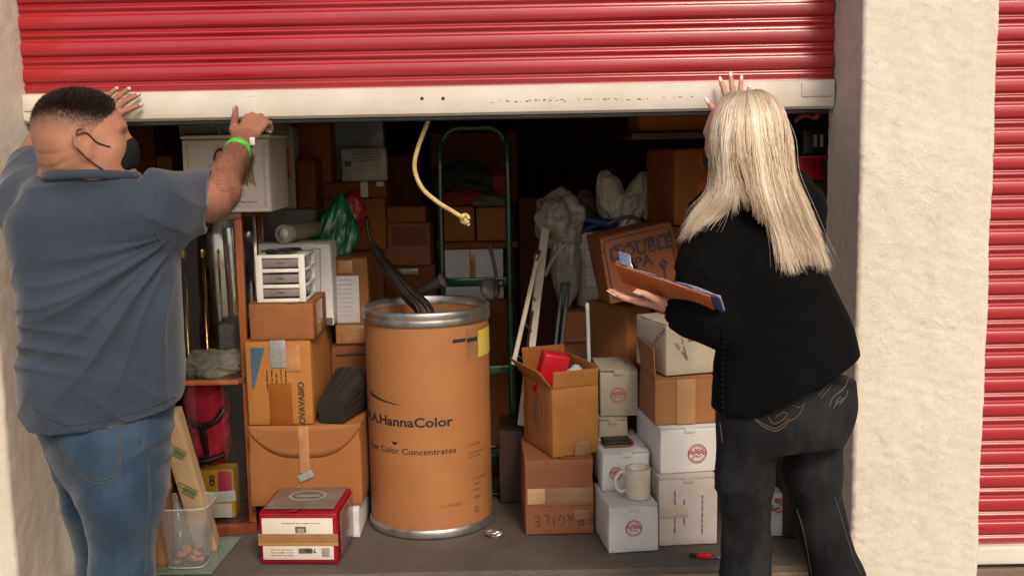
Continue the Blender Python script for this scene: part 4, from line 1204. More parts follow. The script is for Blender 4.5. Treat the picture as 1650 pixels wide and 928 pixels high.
for s in (-1, 1):
    V, F = lathe([(.06, -.02), (.10, -.024), (.112, -.012), (.115, 0), (.112, .012), (.10, .024), (.06, .02)], 32)
    V = V[:, [2, 0, 1]] + np.array([s * (wx + .055), .10, .118]); wh = mo('wheel', V, F, BLACK_R, t)
    V, F = lathe([(.005, -.016), (.03, -.022), (.062, -.012), (.062, .012), (.03, .022), (.005, .016)], 24)
    V = V[:, [2, 0, 1]] + np.array([s * (wx + .055), .10, .118]); mo('hub', V, F, STEEL, wh)
    mo('brace', *tube([(s * wx, .02, .35), (s * wx, .10, .118)], .008, 8), GREENM, t)
# grey nozzle and reel hung by the cross bar
q = P(698, 460, 4.20)
tt = thing('grey_nozzle', 'grey flared plastic nozzle lying behind the drum rim', 'nozzle', loc=q)
mo('pipe', *tube([P(668, 474, 4.24), P(690, 464, 4.20), P(714, 452, 4.17)], [.016, .018, .026], 16, 4), pm('grey_plastic', (.10, .095, .085), .35, .2), tt, world=True)
mo('rim', *tube([P(712, 453, 4.172), P(716, 451, 4.168)], .030, 20), pm('grey_plastic_rim', (.14, .13, .12), .35), tt, world=True)
q = P(790, 466, 4.20)
tt = thing('hand_tool', 'dark long-handled tool with a round grey head, hung on the hand truck', 'tool', loc=q)
V, F = lathe([(.001, .012), (.03, .012), (.042, .006), (.045, 0), (.042, -.006), (.03, -.012), (.001, -.012)], 28)
Rm = np.array(Matrix.Rotation(1.1, 3, 'X') @ Matrix.Rotation(.5, 3, 'Y'))
mo('head', V @ Rm.T + np.array(q), F, pm('grey_plastic', (.10, .095, .085), .35), tt, world=True)
mo('handle', *tube([P(788, 392, 4.22), P(797, 430, 4.21), P(800, 458, 4.19), P(798, 480, 4.18)], .007, 8, 5), pm('brown_handle', (.07, .03, .018), .4), tt, world=True)
mo('pivot', *tube([P(806, 456, 4.17), P(808, 457, 4.15)], .016, 14), GREENM, tt, world=True)

# ---- yellow rope hanging from the door
ROPE = pm('yellow_rope', (.56, .41, .17), .8, .2, 40, .6, 120, .004)
Yr = YD + .06
pts = [P(698, 172, Yr), P(686, 205, Yr), P(673, 240, Yr + .01), P(668, 272, Yr + .02), P(680, 303, Yr + .02), P(704, 325, Yr + .01), P(728, 340, Yr), P(747, 352, Yr)]
t = thing('pull_rope', 'yellow pull rope hanging from the red door, knotted at its end', 'rope', loc=pts[0])
path = smooth_path(pts, 10)
g = G()
tt_ = np.linspace(0, len(path) * .8, len(path))
g.add(tube(path, .0070, 12))
for k_ in range(3):   # laid strands
    ph = tt_ + k_ * 2.094
    g.add(tube(path + np.column_stack([np.cos(ph) * .0040, np.sin(ph) * .0040, np.sin(ph) * .0016]), .0036, 7))
mo('strand', *g.out(), ROPE, t, world=True)
kc = np.array(P(749, 353, Yr)); g = G()
g.add(tube([kc + .012 * np.array([math.cos(a) * .9, math.sin(a * 2) * .6, math.sin(a)]) for a in np.linspace(0, 6.28, 14, endpoint=False)], .0068, 10, 3, closed=False))
g.add(tube([kc, kc + np.array([.006, -.002, -.012]), kc + np.array([.012, 0, -.020])], .006, 8, 4))
mo('knot', *g.out(), ROPE, t, world=True)
# ================================================================== right side stacks
YfR = floorY(900, 862)
r1 = carton('brown carton on the floor with FRAGILE written upside down', 847, 957, 739, YfR, .002, .33, yaw=2, mat=CARD, flaps='y', tape=False)
x0, z0 = px_on(r1, 850, 812); x1, z1 = px_on(r1, 882, 786); decal(r1, 'tape', 'F', x0, x1, z0, z1, pm('pale_tape', (.50, .30, .16), .4, .2, 10, .2))
x0, z0 = px_on(r1, 878, 814); x1, z1 = px_on(r1, 955, 784); decal(r1, 'tape', 'F', x0, x1, z0, z1, TAPE_D, .0050)
x0, z0 = px_on(r1, 926, 836); x1, z1 = px_on(r1, 948, 820); decal(r1, 'tape', 'F', x0, x1, z0, z1, TAPE_D, .0044)
L_ = {'F': [[(0, 0), (0, 1)], [(0, 1), (.6, 1)], [(0, .55), (.45, .55)]], 'R': [[(0, 0), (0, 1)], [(0, 1), (.5, .95), (.5, .6), (0, .5)], [(.1, .5), (.6, 0)]],
      'A': [[(0, 0), (.3, 1), (.6, 0)], [(.1, .4), (.5, .4)]], 'G': [[(.6, .85), (.3, 1), (0, .6), (.05, .2), (.35, 0), (.6, .2), (.6, .45), (.35, .45)]],
      'I': [[(.1, 0), (.1, 1)]], 'L': [[(0, 1), (0, 0), (.5, 0)]], 'E': [[(.5, 1), (0, 1), (0, 0), (.55, 0)], [(0, .5), (.4, .5)]]}
lines = []; x = -.115
for i, ch_ in enumerate('FRAGILE'):
    for ln in L_[ch_]:
        p = np.array(ln) * np.array([.034, .036]) + np.array([x, -.018 + .004 * math.sin(i * 2.1)])
        lines.append(p)
    x += .022 if ch_ == 'I' else .033
x0, z0 = px_on(r1, 902, 837)
strokes(r1, 'marker_lettering', 'F', x0, z0, lines, .0026, pm('marker_brown', (.07, .03, .018), .7), math.pi + .02)
# open carton on top
r2 = carton('open brown carton with spread flaps holding a red box, on the FRAGILE carton', 891, 965, 622, YfR + .012, r1.top + .004, .30, yaw=13, mat=CARD_P, flaps=None, tape=False, amp=.002, name='open_box') if False else None
def open_carton(label, xl, xr, yt, Y, base, depth, yaw, mat):
    o = carton(label, xl, xr, yt, Y, base, depth, yaw, mat, flaps=None, tape=False, name='open_box')
    bpy.data.objects.remove(o.body)
    w, d, h, th = o.w, o.d, o.h, .0045
    mo('front_panel', *soft_box(-w / 2, w / 2, -d / 2, -d / 2 + th, 0, h, .0015, 5, .0012, 1), mat, o.root)
    mo('back_panel', *soft_box(-w / 2, w / 2, d / 2 - th, d / 2, 0, h, .0015, 5, .0012, 2), mat, o.root)
    mo('side_panel', *soft_box(-w / 2, -w / 2 + th, -d / 2 + th + .0003, d / 2 - th - .0003, 0, h, .0015, 5, .0012, 3), mat, o.root)
    mo('side_panel', *soft_box(w / 2 - th, w / 2, -d / 2 + th + .0003, d / 2 - th - .0003, 0, h, .0015, 5, .0012, 4), mat, o.root)
    mo('bottom', *soft_box(-w / 2 + th, w / 2 - th, -d / 2 + th, d / 2 - th, .001, .006, .001, 2), mat, o.root)
    return o
def flap(o, side, length, ang, mat):
    """hinged flap; ang 0 = straight up, positive = folded outwards"""
    w, d, h = o.w, o.d, o.h
    a = math.radians(ang)
    if side in 'FB':
        V, F = soft_box(-w / 2 + .003, w / 2 - .003, -.002, .002, 0, length, .001, 4, .0012, 8)
        s = -1 if side == 'F' else 1
        R = Matrix.Translation((0, s * (d / 2 - .002), h + .001)) @ Matrix.Rotation(-s * a, 4, 'X')
    else:
        V, F = soft_box(-.002, .002, -d / 2 + .003, d / 2 - .003, 0, length, .001, 4, .0012, 9)
        s = -1 if side == 'L' else 1
        R = Matrix.Translation((s * (w / 2 - .002), 0, h + .001)) @ Matrix.Rotation(s * a, 4, 'Y')
    return mo('flap', apply_m(R, V), F, mat, o.root)
r2 = open_carton('open brown carton with spread flaps holding a red box, on the FRAGILE carton', 891, 965, 624, YfR + .004, r1.top + .004, .27, 21, CARD_P)
flap(r2, 'F', .062, 8, CARD_P); flap(r2, 'L', .085, 38, CARD_P); flap(r2, 'B', .10, 12, CARD_D); flap(r2, 'R', .07, 2, CARD_P)
x0, z0 = px_on(r2, 925, 734); x1, z1 = px_on(r2, 951, 708); decal(r2, 'tape', 'F', x0, x1, z0, z1, TAPE_D, .005)
decal(r2, 'handle_print', 'L', -.04, .02, r2.h * .4, r2.h * .75, pm('faded_brown', (.24, .11, .05), .7))
q = P(890, 592, YfR + .15)
Mr = Matrix.Translation(q) @ Matrix.Rotation(.25, 4, 'Y') @ Matrix.Rotation(.12, 4, 'X') @ rotz(.25)
t = thing('red_case', 'bright red plastic case sticking out of the open carton', 'case', Mr)
mo('shell', *soft_box(-.048, .048, -.03, .03, -.10, .055, .006, 4, .0008, 3), RED_P, t)
mo('seam', *soft_box(-.0485, .0485, -.003, .003, -.098, .0555, .001, 2), pm('dark_red', (.22, .008, .012), .5), t)
for z in (-.05, .02): mo('latch', *soft_box(.0487, .0515, -.008, .008, z - .01, z + .01, .001, 2), pm('dark_red', (.22, .008, .012), .5), t)
q = P(928, 600, YfR + .13)
o = base_mo('paper_wad', *crumple((q.x, q.y, q.z - .03), (.035, .05, .05), .14, 2.5, 52, 4), pm('pale_blue_paper', (.42, .46, .50), .6, .15))
tag(o, 'pale blue paper wad in the open carton beside the red case', 'paper')
o = base_mo('pale_pole', *tube([P(946, 488, YfR + .29), P(948, 545, YfR + .29), P(950, 640, YfR + .29)], .0075, 14, 3), pm('pale_blue_plastic', (.42, .46, .45), .35, .1))
tag(o, 'pale blue-grey plastic stick rising behind the open carton', 'stick')

# white emblem cartons
w4 = carton('front white carton on the floor carrying the mug, red round emblem', 981, 1061, 815, floorY(1020, 892), .002, .26, yaw=7, mat=WHITE_C, flaps=None, lid=True)
x0, z0 = px_on(w4, 1021, 850); emblem(w4, 'F', x0, z0, .027)
w3 = carton('white carton with a black wallet on it, behind the mug', 971, 1047, 729, 3.645, w4.top + .004, .30, yaw=5, mat=WHITE_C, flaps=None, lid=True)
x0, z0 = px_on(w3, 992, 762); emblem(w3, 'F', x0, z0, .022)
w2 = carton('low white carton under the greyer emblem carton', 965, 1012, 676, 3.83, w3.top + .004, .20, yaw=2, mat=CREAM_C, flaps=None, lid=True)
w1_ = carton('greyish white carton with a red emblem, behind the open brown carton', 967, 1028, 597, 3.86, w2.top + .004, .24, yaw=3, mat=CREAM_C, flaps=None, lid=True)
x0, z0 = px_on(w1_, 996, 636); emblem(w1_, 'F', x0, z0, .027)
for c_, xx, zz in ((w4, -.42, .06), (w3, -.42, .07), (w1_, -.4, .07)):
    decal(c_, 'dot_print', 'F', c_.w * xx - .002, c_.w * xx + .002, c_.h * zz - .002, c_.h * zz + .002, INK_R)
w5 = carton('white carton on the floor with handwritten lines, beside the woman', 1062, 1156, 770, floorY(1100, 880), .002, .30, yaw=4, mat=pm('greyish_white_carton', (.56, .50, .44), .7, .08, 6, .15, 20, .004), flaps=None, lid=True)
for i, px in enumerate((1087, 1102, 1131)):
    x0, z0 = px_on(w5, px, 858 if i != 1 else 845)
    lines = scribble(8, .13 if i != 1 else .08, .006, 170 + i)
    lines = [np.array(l) for l in lines]; strokes(w5, 'handwriting', 'F', x0, z0 + .13 if False else z0, lines, .0016, INK_F, math.pi / 2)
x0, z0 = px_on(w5, 1060, 834); x1, z1 = px_on(w5, 1108, 812); decal(w5, 'tape', 'F', max(x0, -w5.w / 2), x1, z0, z1, pm('pale_clear_tape', (.50, .42, .32), .3, .1, 10, .2))
w6 = carton('white carton with a large red emblem, touching the woman\'s thigh', 1064, 1158, 689, 3.585, w5.top + .004, .30, yaw=9, mat=pm('bright_white_carton', (.70, .68, .63), .6, .06, 6, .12, 20, .004), flaps=None, lid=True)
x0, z0 = px_on(w6, 1123, 730); emblem(w6, 'F', x0, z0, .032)
x0, z0 = px_on(w6, 1120, 763); strokes(w6, 'small_print', 'F', x0 - .012, z0, scribble(3, .03, .003, 180), .001, INK_R)
r3 = carton('brown carton with two-tone tape and a raised side flap, right stack', 1056, 1153, 609, 3.62, w6.top + .005, .26, yaw=6, mat=CARD, flaps='x', tape=False)
x0, z0 = px_on(r3, 1090, 640); x1, z1 = px_on(r3, 1120, 640)
decal(r3, 'tape', 'F', x0, x1, .002, r3.h - .002, pm('matte_tape', (.46, .24, .11), .4, .1, 10, .15))
flap(r3, 'L', .105, 4, CARD)
r4 = carton('cream carton with handwriting at the top of the right stack', 1073, 1162, 520, 3.64, r3.top + .005, .25, yaw=17, mat=CREAM_C, flaps='y', tape=True, tape_mat=TAPE_D)
x0, z0 = px_on(r4, 1095, 552); strokes(r4, 'handwriting', 'F', x0 - .018, z0, scribble(3, .05, .010, 190), .0018, INK_F, -.9)
x0, z0 = px_on(r4, 1100, 545); strokes(r4, 'handwriting', 'F', x0 - .006, z0, scribble(3, .05, .010, 191), .0018, INK_F, -1.3)
strokes(r4, 'handwriting', 'L', -.03, r4.h * .55, scribble(4, .08, .012, 192), .002, INK_F, .6)
# wallet, mug
q = P(992, 706, 3.75)
t = thing('wallet', 'small black wallet lying on the white carton', 'wallet', Matrix.Translation((q.x, 3.74, w3.top + .0035)) @ rotz(.1))
mo('cover', *soft_box(-.050, .050, -.04, .04, .011, .022, .004, 3, .001, 6), BLACK_P, t)
mo('lower_cover', *soft_box(-.048, .048, -.038, .038, 0, .0105, .003, 3, .001, 7), pm('brown_leather', (.16, .07, .035), .5), t)
mo('strap', *soft_box(.052, .060, -.02, .02, .002, .016, .002, 2), pm('pink_strap', (.3, .04, .06), .5), t)
q = P(1028, 806, 3.545)
mr_ = (P(1049, 780, 3.545).x - P(1008, 780, 3.545).x) / 2
mh_ = .105
t = thing('mug', 'cream ceramic mug standing on the front white carton', 'mug', loc=(P(1028, 780, 3.57).x, 3.575, w4.top + .0045))
MUGM = pm('cream_ceramic', (.66, .58, .46), .3, .12, 12, .05, 30, .001, coat=.4)
mo('body', *lathe([(.001, .001), (mr_ * .92, 0), (mr_, .004), (mr_, mh_ - .003), (mr_ * .97, mh_), (mr_ * .91, mh_ - .002), (mr_ * .90, .008), (.001, .006)], 48), MUGM, t)
mo('handle', *tube([(-mr_ * .97, 0, mh_ * .80), (-mr_ * 1.35, -.004, mh_ * .86), (-mr_ * 1.78, -.008, mh_ * .66), (-mr_ * 1.74, -.008, mh_ * .38), (-mr_ * 1.35, -.004, mh_ * .22), (-mr_ * .97, 0, mh_ * .24)], .0065, 10, 6), MUGM, t)
mo('rim_line', *lathe([(mr_ * .985, mh_ + .0002), (mr_ * .93, mh_ + .0004)], 48), pm('rim_brown', (.25, .20, .15), .4), t)

# cartons behind, right of centre
r8b = carton('brown carton on the floor behind the white emblem cartons', 955, 1060, 640, 4.16, .002, .36, mat=CARD_D, flaps='x', tape=False)
r8 = carton('brown carton turned cornerwise above the grey emblem carton', 1012, 1050, 492, 4.06, r8b.top + .002, .24, yaw=35, mat=CARD, flaps='x', tape=False)
r9b = carton('dark carton on the floor under the bucket column', 880, 990, 640, 4.40, .002, .40, mat=CARD_D, flaps='x', tape=False)
r9 = carton('brown carton with a rolled paper edge, under the white bucket', 909, 992, 502, 4.30, r9b.top + .002, .34, mat=CARD, flaps='x', tape=False)
x0, z0 = px_on(r9, 912, 548); mo('rolled_edge', *tube([(x0, -r9.d / 2 - .012, z0), (x0 + .19, -r9.d / 2 - .012, z0 + .006)], .010, 10), CARD_P, r9.root)
# bucket
q = P(958, 495, 4.44); hb = P(958, 374, 4.44).z - r9.top
t = thing('bucket', 'white plastic bucket with a printed paper label, on a brown carton', 'bucket', loc=(P(960, 430, 4.46).x, 4.46, r9.top + .004))
rb = (P(998, 430, 4.46).x - P(929, 430, 4.46).x) / 2
BUCK = pm('bucket_plastic', (.55, .50, .40), .4, .15, 5, .08, 30, .002)
mo('body', *lathe([(.001, 0), (rb * .88, 0), (rb * .90, .006), (rb * .98, hb - .07), (rb * 1.02, hb - .068), (rb * 1.02, hb - .055), (rb * .98, hb - .053), (rb * .985, hb - .03)], 48), BUCK, t)
mo('lid', *lathe([(rb * 1.03, hb - .034), (rb * 1.06, hb - .03), (rb * 1.06, hb - .004), (rb * 1.02, hb), (rb * .95, hb - .004), (.001, hb - .004)], 48), BUCK, t)
V = []; F = []
for i, a in enumerate(np.linspace(-.55, .45, 10)):
    for z in (hb * .28, hb * .76): V.append((rb * (.93 + .05 * z / hb + .012) * math.sin(a), -rb * (.93 + .05 * z / hb + .012) * math.cos(a), z))
for i in range(9): F.append((2 * i, 2 * i + 2, 2 * i + 3, 2 * i + 1))
lb_ = mo('label', V, F, PAPER, t)
for i in range(7):
    z = hb * (.70 - i * .055); pts = []
    for a in np.linspace(-.48, .38 - .1 * (i % 3), 14):
        rr_ = rb * (.93 + .05 * z / hb + .014); pts.append((rr_ * math.sin(a), -rr_ * math.cos(a), z + .0015 * math.sin(a * 60)))
    mo('label_print', *tube(pts, .0009, 4), pm('pale_ink', (.25, .25, .27), .7), lb_)
mo('handle', *tube([(-rb * 1.02, 0, hb - .045), (-rb * .8, -rb * .8, hb - .12), (0, -rb * 1.12, hb - .15), (rb * .8, -rb * .8, hb - .12), (rb * 1.02, 0, hb - .045)], .003, 8, 6), STEEL, t)
zb2 = r9.top + .004 + hb
# blue pump on the bucket
t = thing('blue_tool', 'blue forked hand tool lying on the bucket lid', 'tool', loc=tuple(P(965, 360, 4.46)[:2]) + (zb2 + .002,))
BLU = pm('blue_plastic', (.015, .035, .13), .35, .2, 8, .1, 30, .003)
mo('jaw', *tube([P(934, 348, 4.40), P(952, 356, 4.41), P(975, 360, 4.42), P(996, 360, 4.43)], [.005, .016, .021, .013], 12, 5), BLU, t, world=True)
mo('jaw', *tube([P(932, 378, 4.38), P(948, 368, 4.40), P(966, 360, 4.415)], [.005, .013, .014], 12, 5), BLU, t, world=True)
mo('grip', *tube([P(978, 362, 4.40), P(1000, 352, 4.40), P(1020, 350, 4.41), P(1036, 362, 4.42)], .008, 10, 5), pm('grey_grip', (.12, .11, .10), .4), t, world=True)
mo('hose', *tube([P(934, 376, 4.38), P(910, 395, 4.36), P(890, 420, 4.36), P(878, 445, 4.36)], .009, 10, 6), pm('clear_hose', (.32, .30, .26), .3), t, world=True)
# clear plastic bag hung over the bucket column, white sacks
FILM = pm('cloudy_film', (.42, .37, .31), .25, .3, 7, .6, 18, .010, coat=.4, alpha=.62)
bag('clear_bag', 'cloudy plastic bag slumped to the left of the bucket', 'bag', 900, 352, 4.38, (.088, .07, .095), .20, 2.2, 61, FILM)
bag('clear_bag', 'drooping lower fold of cloudy plastic sheeting left of the bucket', 'plastic sheet', 912, 426, 4.40, (.052, .045, .165), .16, 2.2, 62, FILM)
SACK = pm('white_sack', (.58, .51, .41), .75, .15, 8, .4, 22, .008)
bag('white_sack', 'left one of the crumpled white sacks above the bucket', 'sack', 986, 326, 4.52, (.055, .06, .115), .17, 1.9, 63, SACK, None, .32, .95, 0)
bag('white_sack', 'slumped white sack with folds, right of the upright one', 'sack', 1016, 330, 4.47, (.055, .06, .110), .19, 2.0, 64, SACK, None, -.52, .95, 0)
bag('white_sack', 'small white bundle tucked at the far right of the sacks', 'sack', 1048, 332, 4.48, (.045, .05, .055), .14, 2.0, 65, SACK, None, .3)
r10 = carton('dark floor carton under the white sacks', 985, 1075, 470, 4.56, .002, .34, mat=CARD_D, flaps='x', tape=False)
r10b = carton('carton just below the white sacks, back right', 975, 1072, 362, 4.56, r10.top + .002, .32, mat=CARD_D, flaps='x', tape=False)
bag('wicker_scrap', 'dim patterned bundle between the plastic bag and the sacks', 'bundle', 946, 335, 4.66, (.05, .05, .07), .10, 3.0, 66, pm('patterned_cloth', (.16, .10, .06), .8, .6, 30, .3))
# DOUBLE IPA carton, tilted
ip = carton('tilted brown beer carton lettered DOUBLE IPA, beside the clipboard', 970, 1090, 384, 3.90, .9, .16, yaw=10, mat=cardboard('beer_carton', (.29, .095, .034)), flaps='x', tape=False, h=.245, name='beer_box')
Mi = Matrix.Translation(P(1022, 420, 3.97)) @ rotz(math.radians(12)) @ Matrix.Rotation(math.radians(-10.5), 4, 'Y') @ Matrix.Translation((0, 0, -ip.h / 2))
ip.root.matrix_world = Mi; RM[ip.root.name] = Mi; ip.M = Mi
for ch_ in ip.root.children: RM[ch_.name] = Mi
INK_B = pm('blue_black_print', (.035, .035, .045), .7, .3, 40, 0)
lettering(ip, 'DOUBLE', .062, 'F', .008, ip.h * .71, INK_B, 1.02, 0, .0012)
lettering(ip, 'IPA', .058, 'F', .0, ip.h * .51, INK_B, 1.0, 0, .0012)
strokes(ip, 'faint_top_line', 'F', -ip.w * .34, ip.h * .83, scribble(6, ip.w * .66, .014, 210), .0030, INK_B)
bx_, bz_ = ip.w / 2 - .014, ip.h - .014
def rr2(x0, x1, z0, z1, r):
    p = []
    for cx, cz, a0 in ((x1 - r, z1 - r, 0), (x0 + r, z1 - r, 90), (x0 + r, z0 + r, 180), (x1 - r, z0 + r, 270)):
        for a in range(0, 91, 15): p.append((cx + r * math.cos(math.radians(a0 + a)), cz + r * math.sin(math.radians(a0 + a))))
    return p + [p[0]]
strokes(ip, 'printed_border', 'F', 0, 0, [rr2(-bx_, bx_, .014, bz_, .02)], .0030, INK_B)
strokes(ip, 'printed_tree', 'F', ip.w * .28, ip.h * .26, [[(0, -.02), (0, .03)], [(-.014, .035), (0, .055), (.016, .035), (0, .02), (-.014, .035)], [(-.01, .03), (.012, .045)]], .007, INK_B)
strokes(ip, 'side_print', 'L', -.02, ip.h * .6, scribble(4, .06, .014, 211), .0026, INK_F)
strokes(ip, 'side_print', 'L', -.03, ip.h * .8, scribble(4, .08, .010, 212), .0022, INK_F)
# upper right: carton on a shelf, carton with orange discs
t = thing('wall_shelf', 'dark shelf plank carrying a carton at the upper right', 'shelf', loc=(.9, 4.1, P(1080, 212, 3.98).z - .03))
zs_ = P(1080, 212, 3.98).z
xsl = P(1018, 210, 3.95).x
mo('plank', *soft_box(xsl, 1.15, 3.95, 4.45, zs_ - .028, zs_ - .002, .003, 3), pm('shelf_wood', (.075, .03, .018), .6, .3, 4, .2), t, world=True)
for yy in (4.20, 4.38): mo('bracket', *tube([(1.17, yy, zs_ - .25), (1.0, yy, zs_ - .05), (.88, yy, zs_ - .034)], .008, 8), STEEL, t, world=True)
us = carton('brown carton on the upper right shelf, below the red door', 1030, 1190, 170, 3.98, zs_ + .001, .36, mat=CARD, flaps='x', tape=False)
r11 = carton('tall support carton behind the beer carton', 1062, 1180, 362, 4.08, .002, .36, mat=CARD_D, flaps='x', tape=False)
r12 = carton('brown carton with two orange discs, left of the woman\'s mask', 1086, 1180, 240, 4.04, r11.top + .002, .34, yaw=10, mat=CARD, flaps='x', tape=False)
for px, py in ((1134, 258), (1131, 306)):
    x0, z0 = px_on(r12, px, py)
    V, F = lathe([(.001, 0.001), (.030, .001), (.030, 0)], 24); V = V * np.array([.72, 1, 1])
    mo('orange_disc', apply_m(on(r12, 'F', x0, z0, .0044), V), F, pm('orange_sticker', (.55, .10, .012), .5, .1), r12.root, False)
# sticks in the dark
for i, (a, b, r_, lab) in enumerate((((982, 340, 4.75), (985, 270, 4.78), .008, 'short pale wooden stick standing behind the white sacks'), ((1022, 330, 4.70), (1048, 250, 4.9), .008, 'slanted wooden stick behind the white sacks'), )):
    o = base_mo('wooden_stick', *tube([P(*a), (np.array(P(*a)) + np.array(P(*b))) / 2, P(*b)], r_, 8, 2), pm('pale_wood', (.22, .13, .06), .7)); tag(o, lab, 'stick')
# white bed rails leaning, dark green frame
WHM = pm('cream_enamel', (.50, .43, .33), .4, .15, 6, .08, 30, .002)
t = thing('leaning_rack', 'cream steel folding frame leaning between hand truck and bucket', 'frame', loc=tuple(P(835, 690, 4.15)[:2]) + (.0,))
def bar3(a, b, w, d):
    a = Vector(a); b = Vector(b); ax = (b - a).normalized(); L = (b - a).length
    s = (Vector((1, 0, 0)) - ax * ax.x).normalized(); u = ax.cross(s)
    M = Matrix(((s.x, u.x, ax.x, a.x), (s.y, u.y, ax.y, a.y), (s.z, u.z, ax.z, a.z), (0, 0, 0, 1)))
    V, F = soft_box(-w / 2, w / 2, -d / 2, d / 2, 0, L, .003, 4); return apply_m(M, V), F
fa, fb = P(846, 640, 4.10), P(881, 352, 4.34)
rk = carton('added near-black carton filling the shaded gap under the leaning cream rack', 806, 846, 692, 4.02, .002, .22, mat=cardboard('very_dark_card', (.06, .035, .025)), flaps='x', tape=False)  # added to prop the rail; its near-black colour stands in for shade
dirf = (fa - fb).normalized(); fa0 = fb + dirf * ((fb.z - rk.top - .003) / -dirf.z)
mo('rail', *bar3(fa0, fb, .034, .022), WHM, t, world=True)
ga, gb = P(833, 560, 4.08), P(868, 408, 4.22); ga0 = P(827, 588, 4.05)
mo('thin_rail', *bar3(ga0, gb, .018, .018), WHM, t, world=True)
for f_ in (.35, .62, .9):
    a = gb + (ga0 - gb) * f_; b = fb + (fa0 - fb) * (f_ * .55 + .22); mo('link', *tube([a, b], .0035, 6), STEEL, t, world=True)
mo('hinge', *tube([P(862, 420, 4.20), P(868, 404, 4.22)], .011, 10), pm('brass_bolt', (.35, .24, .10), .4, metal=.8), t, world=True)
t = thing('green_frame', 'dark green flat metal frame leaning left of the bucket', 'frame', loc=tuple(P(890, 650, 4.2)[:2]) + (0,))
DG = pm('dark_green_enamel', (.022, .045, .034), .4, .2)
for px1, px2 in ((886, 906), (895, 916)):
    a, b = P(px1, 640, 4.12), P(px2, 456, 4.24); dd = (a - b).normalized(); a0 = b + dd * ((b.z - .01) / -dd.z)
    mo('strip', *bar3(a0, b, .014, .010), DG, t, world=True)
mo('cap', *bar3(P(904, 458, 4.235), P(919, 456, 4.235), .012, .012), DG, t, world=True)
# dangling chain / cable by the open carton
o = base_mo('dangling_cord', *tube([P(858, 500, 4.02), P(850, 560, 4.02), P(853, 610, 4.0), P(846, 650, 3.99), P(850, 690, 3.98)], .006, 8, 6), pm('dark_cord', (.03, .015, .012), .4)); tag(o, 'dark cord hanging beside the cream folding frame', 'cord')
# right wall things
rc = carton('red plastic crate on the right wall behind the woman\'s shoulder', 1284, 1332, 256, 3.62, P(1308, 292, 3.62).z, .16, mat=RED_P, flaps=None, name='red_crate', cat='crate')
mo('rim', *soft_box(-rc.w / 2 - .004, rc.w / 2 + .004, -rc.d / 2 - .004, rc.d / 2 + .004, rc.h + .0005, rc.h + .010, .002, 3), RED_P, rc.root)
decal(rc, 'label', 'F', -rc.w * .3, rc.w * .1, rc.h * .72, rc.h * .80, pm('dark_red', (.22, .008, .012), .5))
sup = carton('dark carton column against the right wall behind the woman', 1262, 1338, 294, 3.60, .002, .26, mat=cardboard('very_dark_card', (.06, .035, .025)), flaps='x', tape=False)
bc = carton('black plastic case with two pale latches, on the right wall', 1292, 1345, 208, 3.66, rc.top + .012, .14, mat=BLACK_P, flaps=None, name='black_case', cat='case')
for px in (1313, 1323):
    x0, z0 = px_on(bc, px, 227); decal(bc, 'latch', 'F', x0 - .005, x0 + .005, z0 - .020, z0 + .020, pm('pale_yellow_plastic', (.52, .46, .26), .5), .004, .006)
g = G()
for i in range(3): g.add(tube([P(1312 + 4 * i, 172, 3.50 + .02 * i), P(1322 - 3 * i, 180, 3.48), P(1312 + 2 * i, 190, 3.5), P(1300 - 3 * i, 186, 3.54), P(1282, 194 + i, 3.60)], .006, 8, 6))
o = base_mo('orange_cord', *g.out(), pm('orange_rope', (.42, .12, .03), .7, .2, 30, .4)); tag(o, 'loop of orange cord hanging below the door at the right', 'cord')
lf = carton('tan carton seen between the woman\'s legs', 1225, 1290, 735, 3.80, .16, .3, mat=CARD_P, flaps='x', tape=False)
lf0 = carton('low dark carton under the tan one, between the woman\'s legs', 1215, 1300, 790, 3.80, .002, .3, mat=CARD_D, flaps='x', tape=False, h=.156)
pbg = carton('white carton with red and green print, between the woman\'s legs', 1230, 1281, 797, 3.62, .002, .12, mat=WHITE_C, flaps=None, name='printed_packet', cat='packet', h=P(1255, 797, 3.62).z)
for i in range(9):
    r = np.random.default_rng(700 + i)
    decal(pbg, 'red_print' if i % 3 else 'green_print_patch', 'F', *(lambda x, z, a, b: (x, x + a, z, z + b))(r.uniform(-.045, .02), r.uniform(pbg.h * .55, pbg.h * .88), r.uniform(.012, .03), r.uniform(.006, .014)), INK_R if i % 3 else pm('green_print', (.12, .20, .05), .6), .0044 + i * .0004, rot=r.uniform(-.4, .4))
# small things on the floor
q = Vector((P(1132, 897, 3.44).x, floorY(1132, 900), .003))
t = thing('folding_knife', 'small red pocket tool with an open blade on the floor', 'pocket tool', Matrix.Translation(q) @ rotz(-.25))
mo('grip', *soft_box(-.022, .030, -.011, .011, 0, .020, .006, 4), RED_P, t)
mo('blade', *soft_box(.028, .078, -.004, .004, .004, .007, .001, 3), STEEL, t)
mo('head', *soft_box(-.044, -.021, -.009, .009, .002, .016, .004, 3), BLACK_P, t)
mo('tip', *tube([(.030, -.004, .012), (.05, -.016, .008), (.066, -.022, .005)], .002, 6, 4), BLACK_P, t)
q = Vector((P(797, 859, 3.68).x, floorY(797, 864), .012))
V, F = crumple((0, 0, 0), (.026, .018, .013), .22, 3.0, 71, 4)
o = base_mo('foil_wad', V + np.array(q), F, pm('crumpled_foil', (.55, .50, .44), .22, .2, 20, .2, metal=.9)); tag(o, 'small shiny wad of foil on the floor by the drum', 'foil')
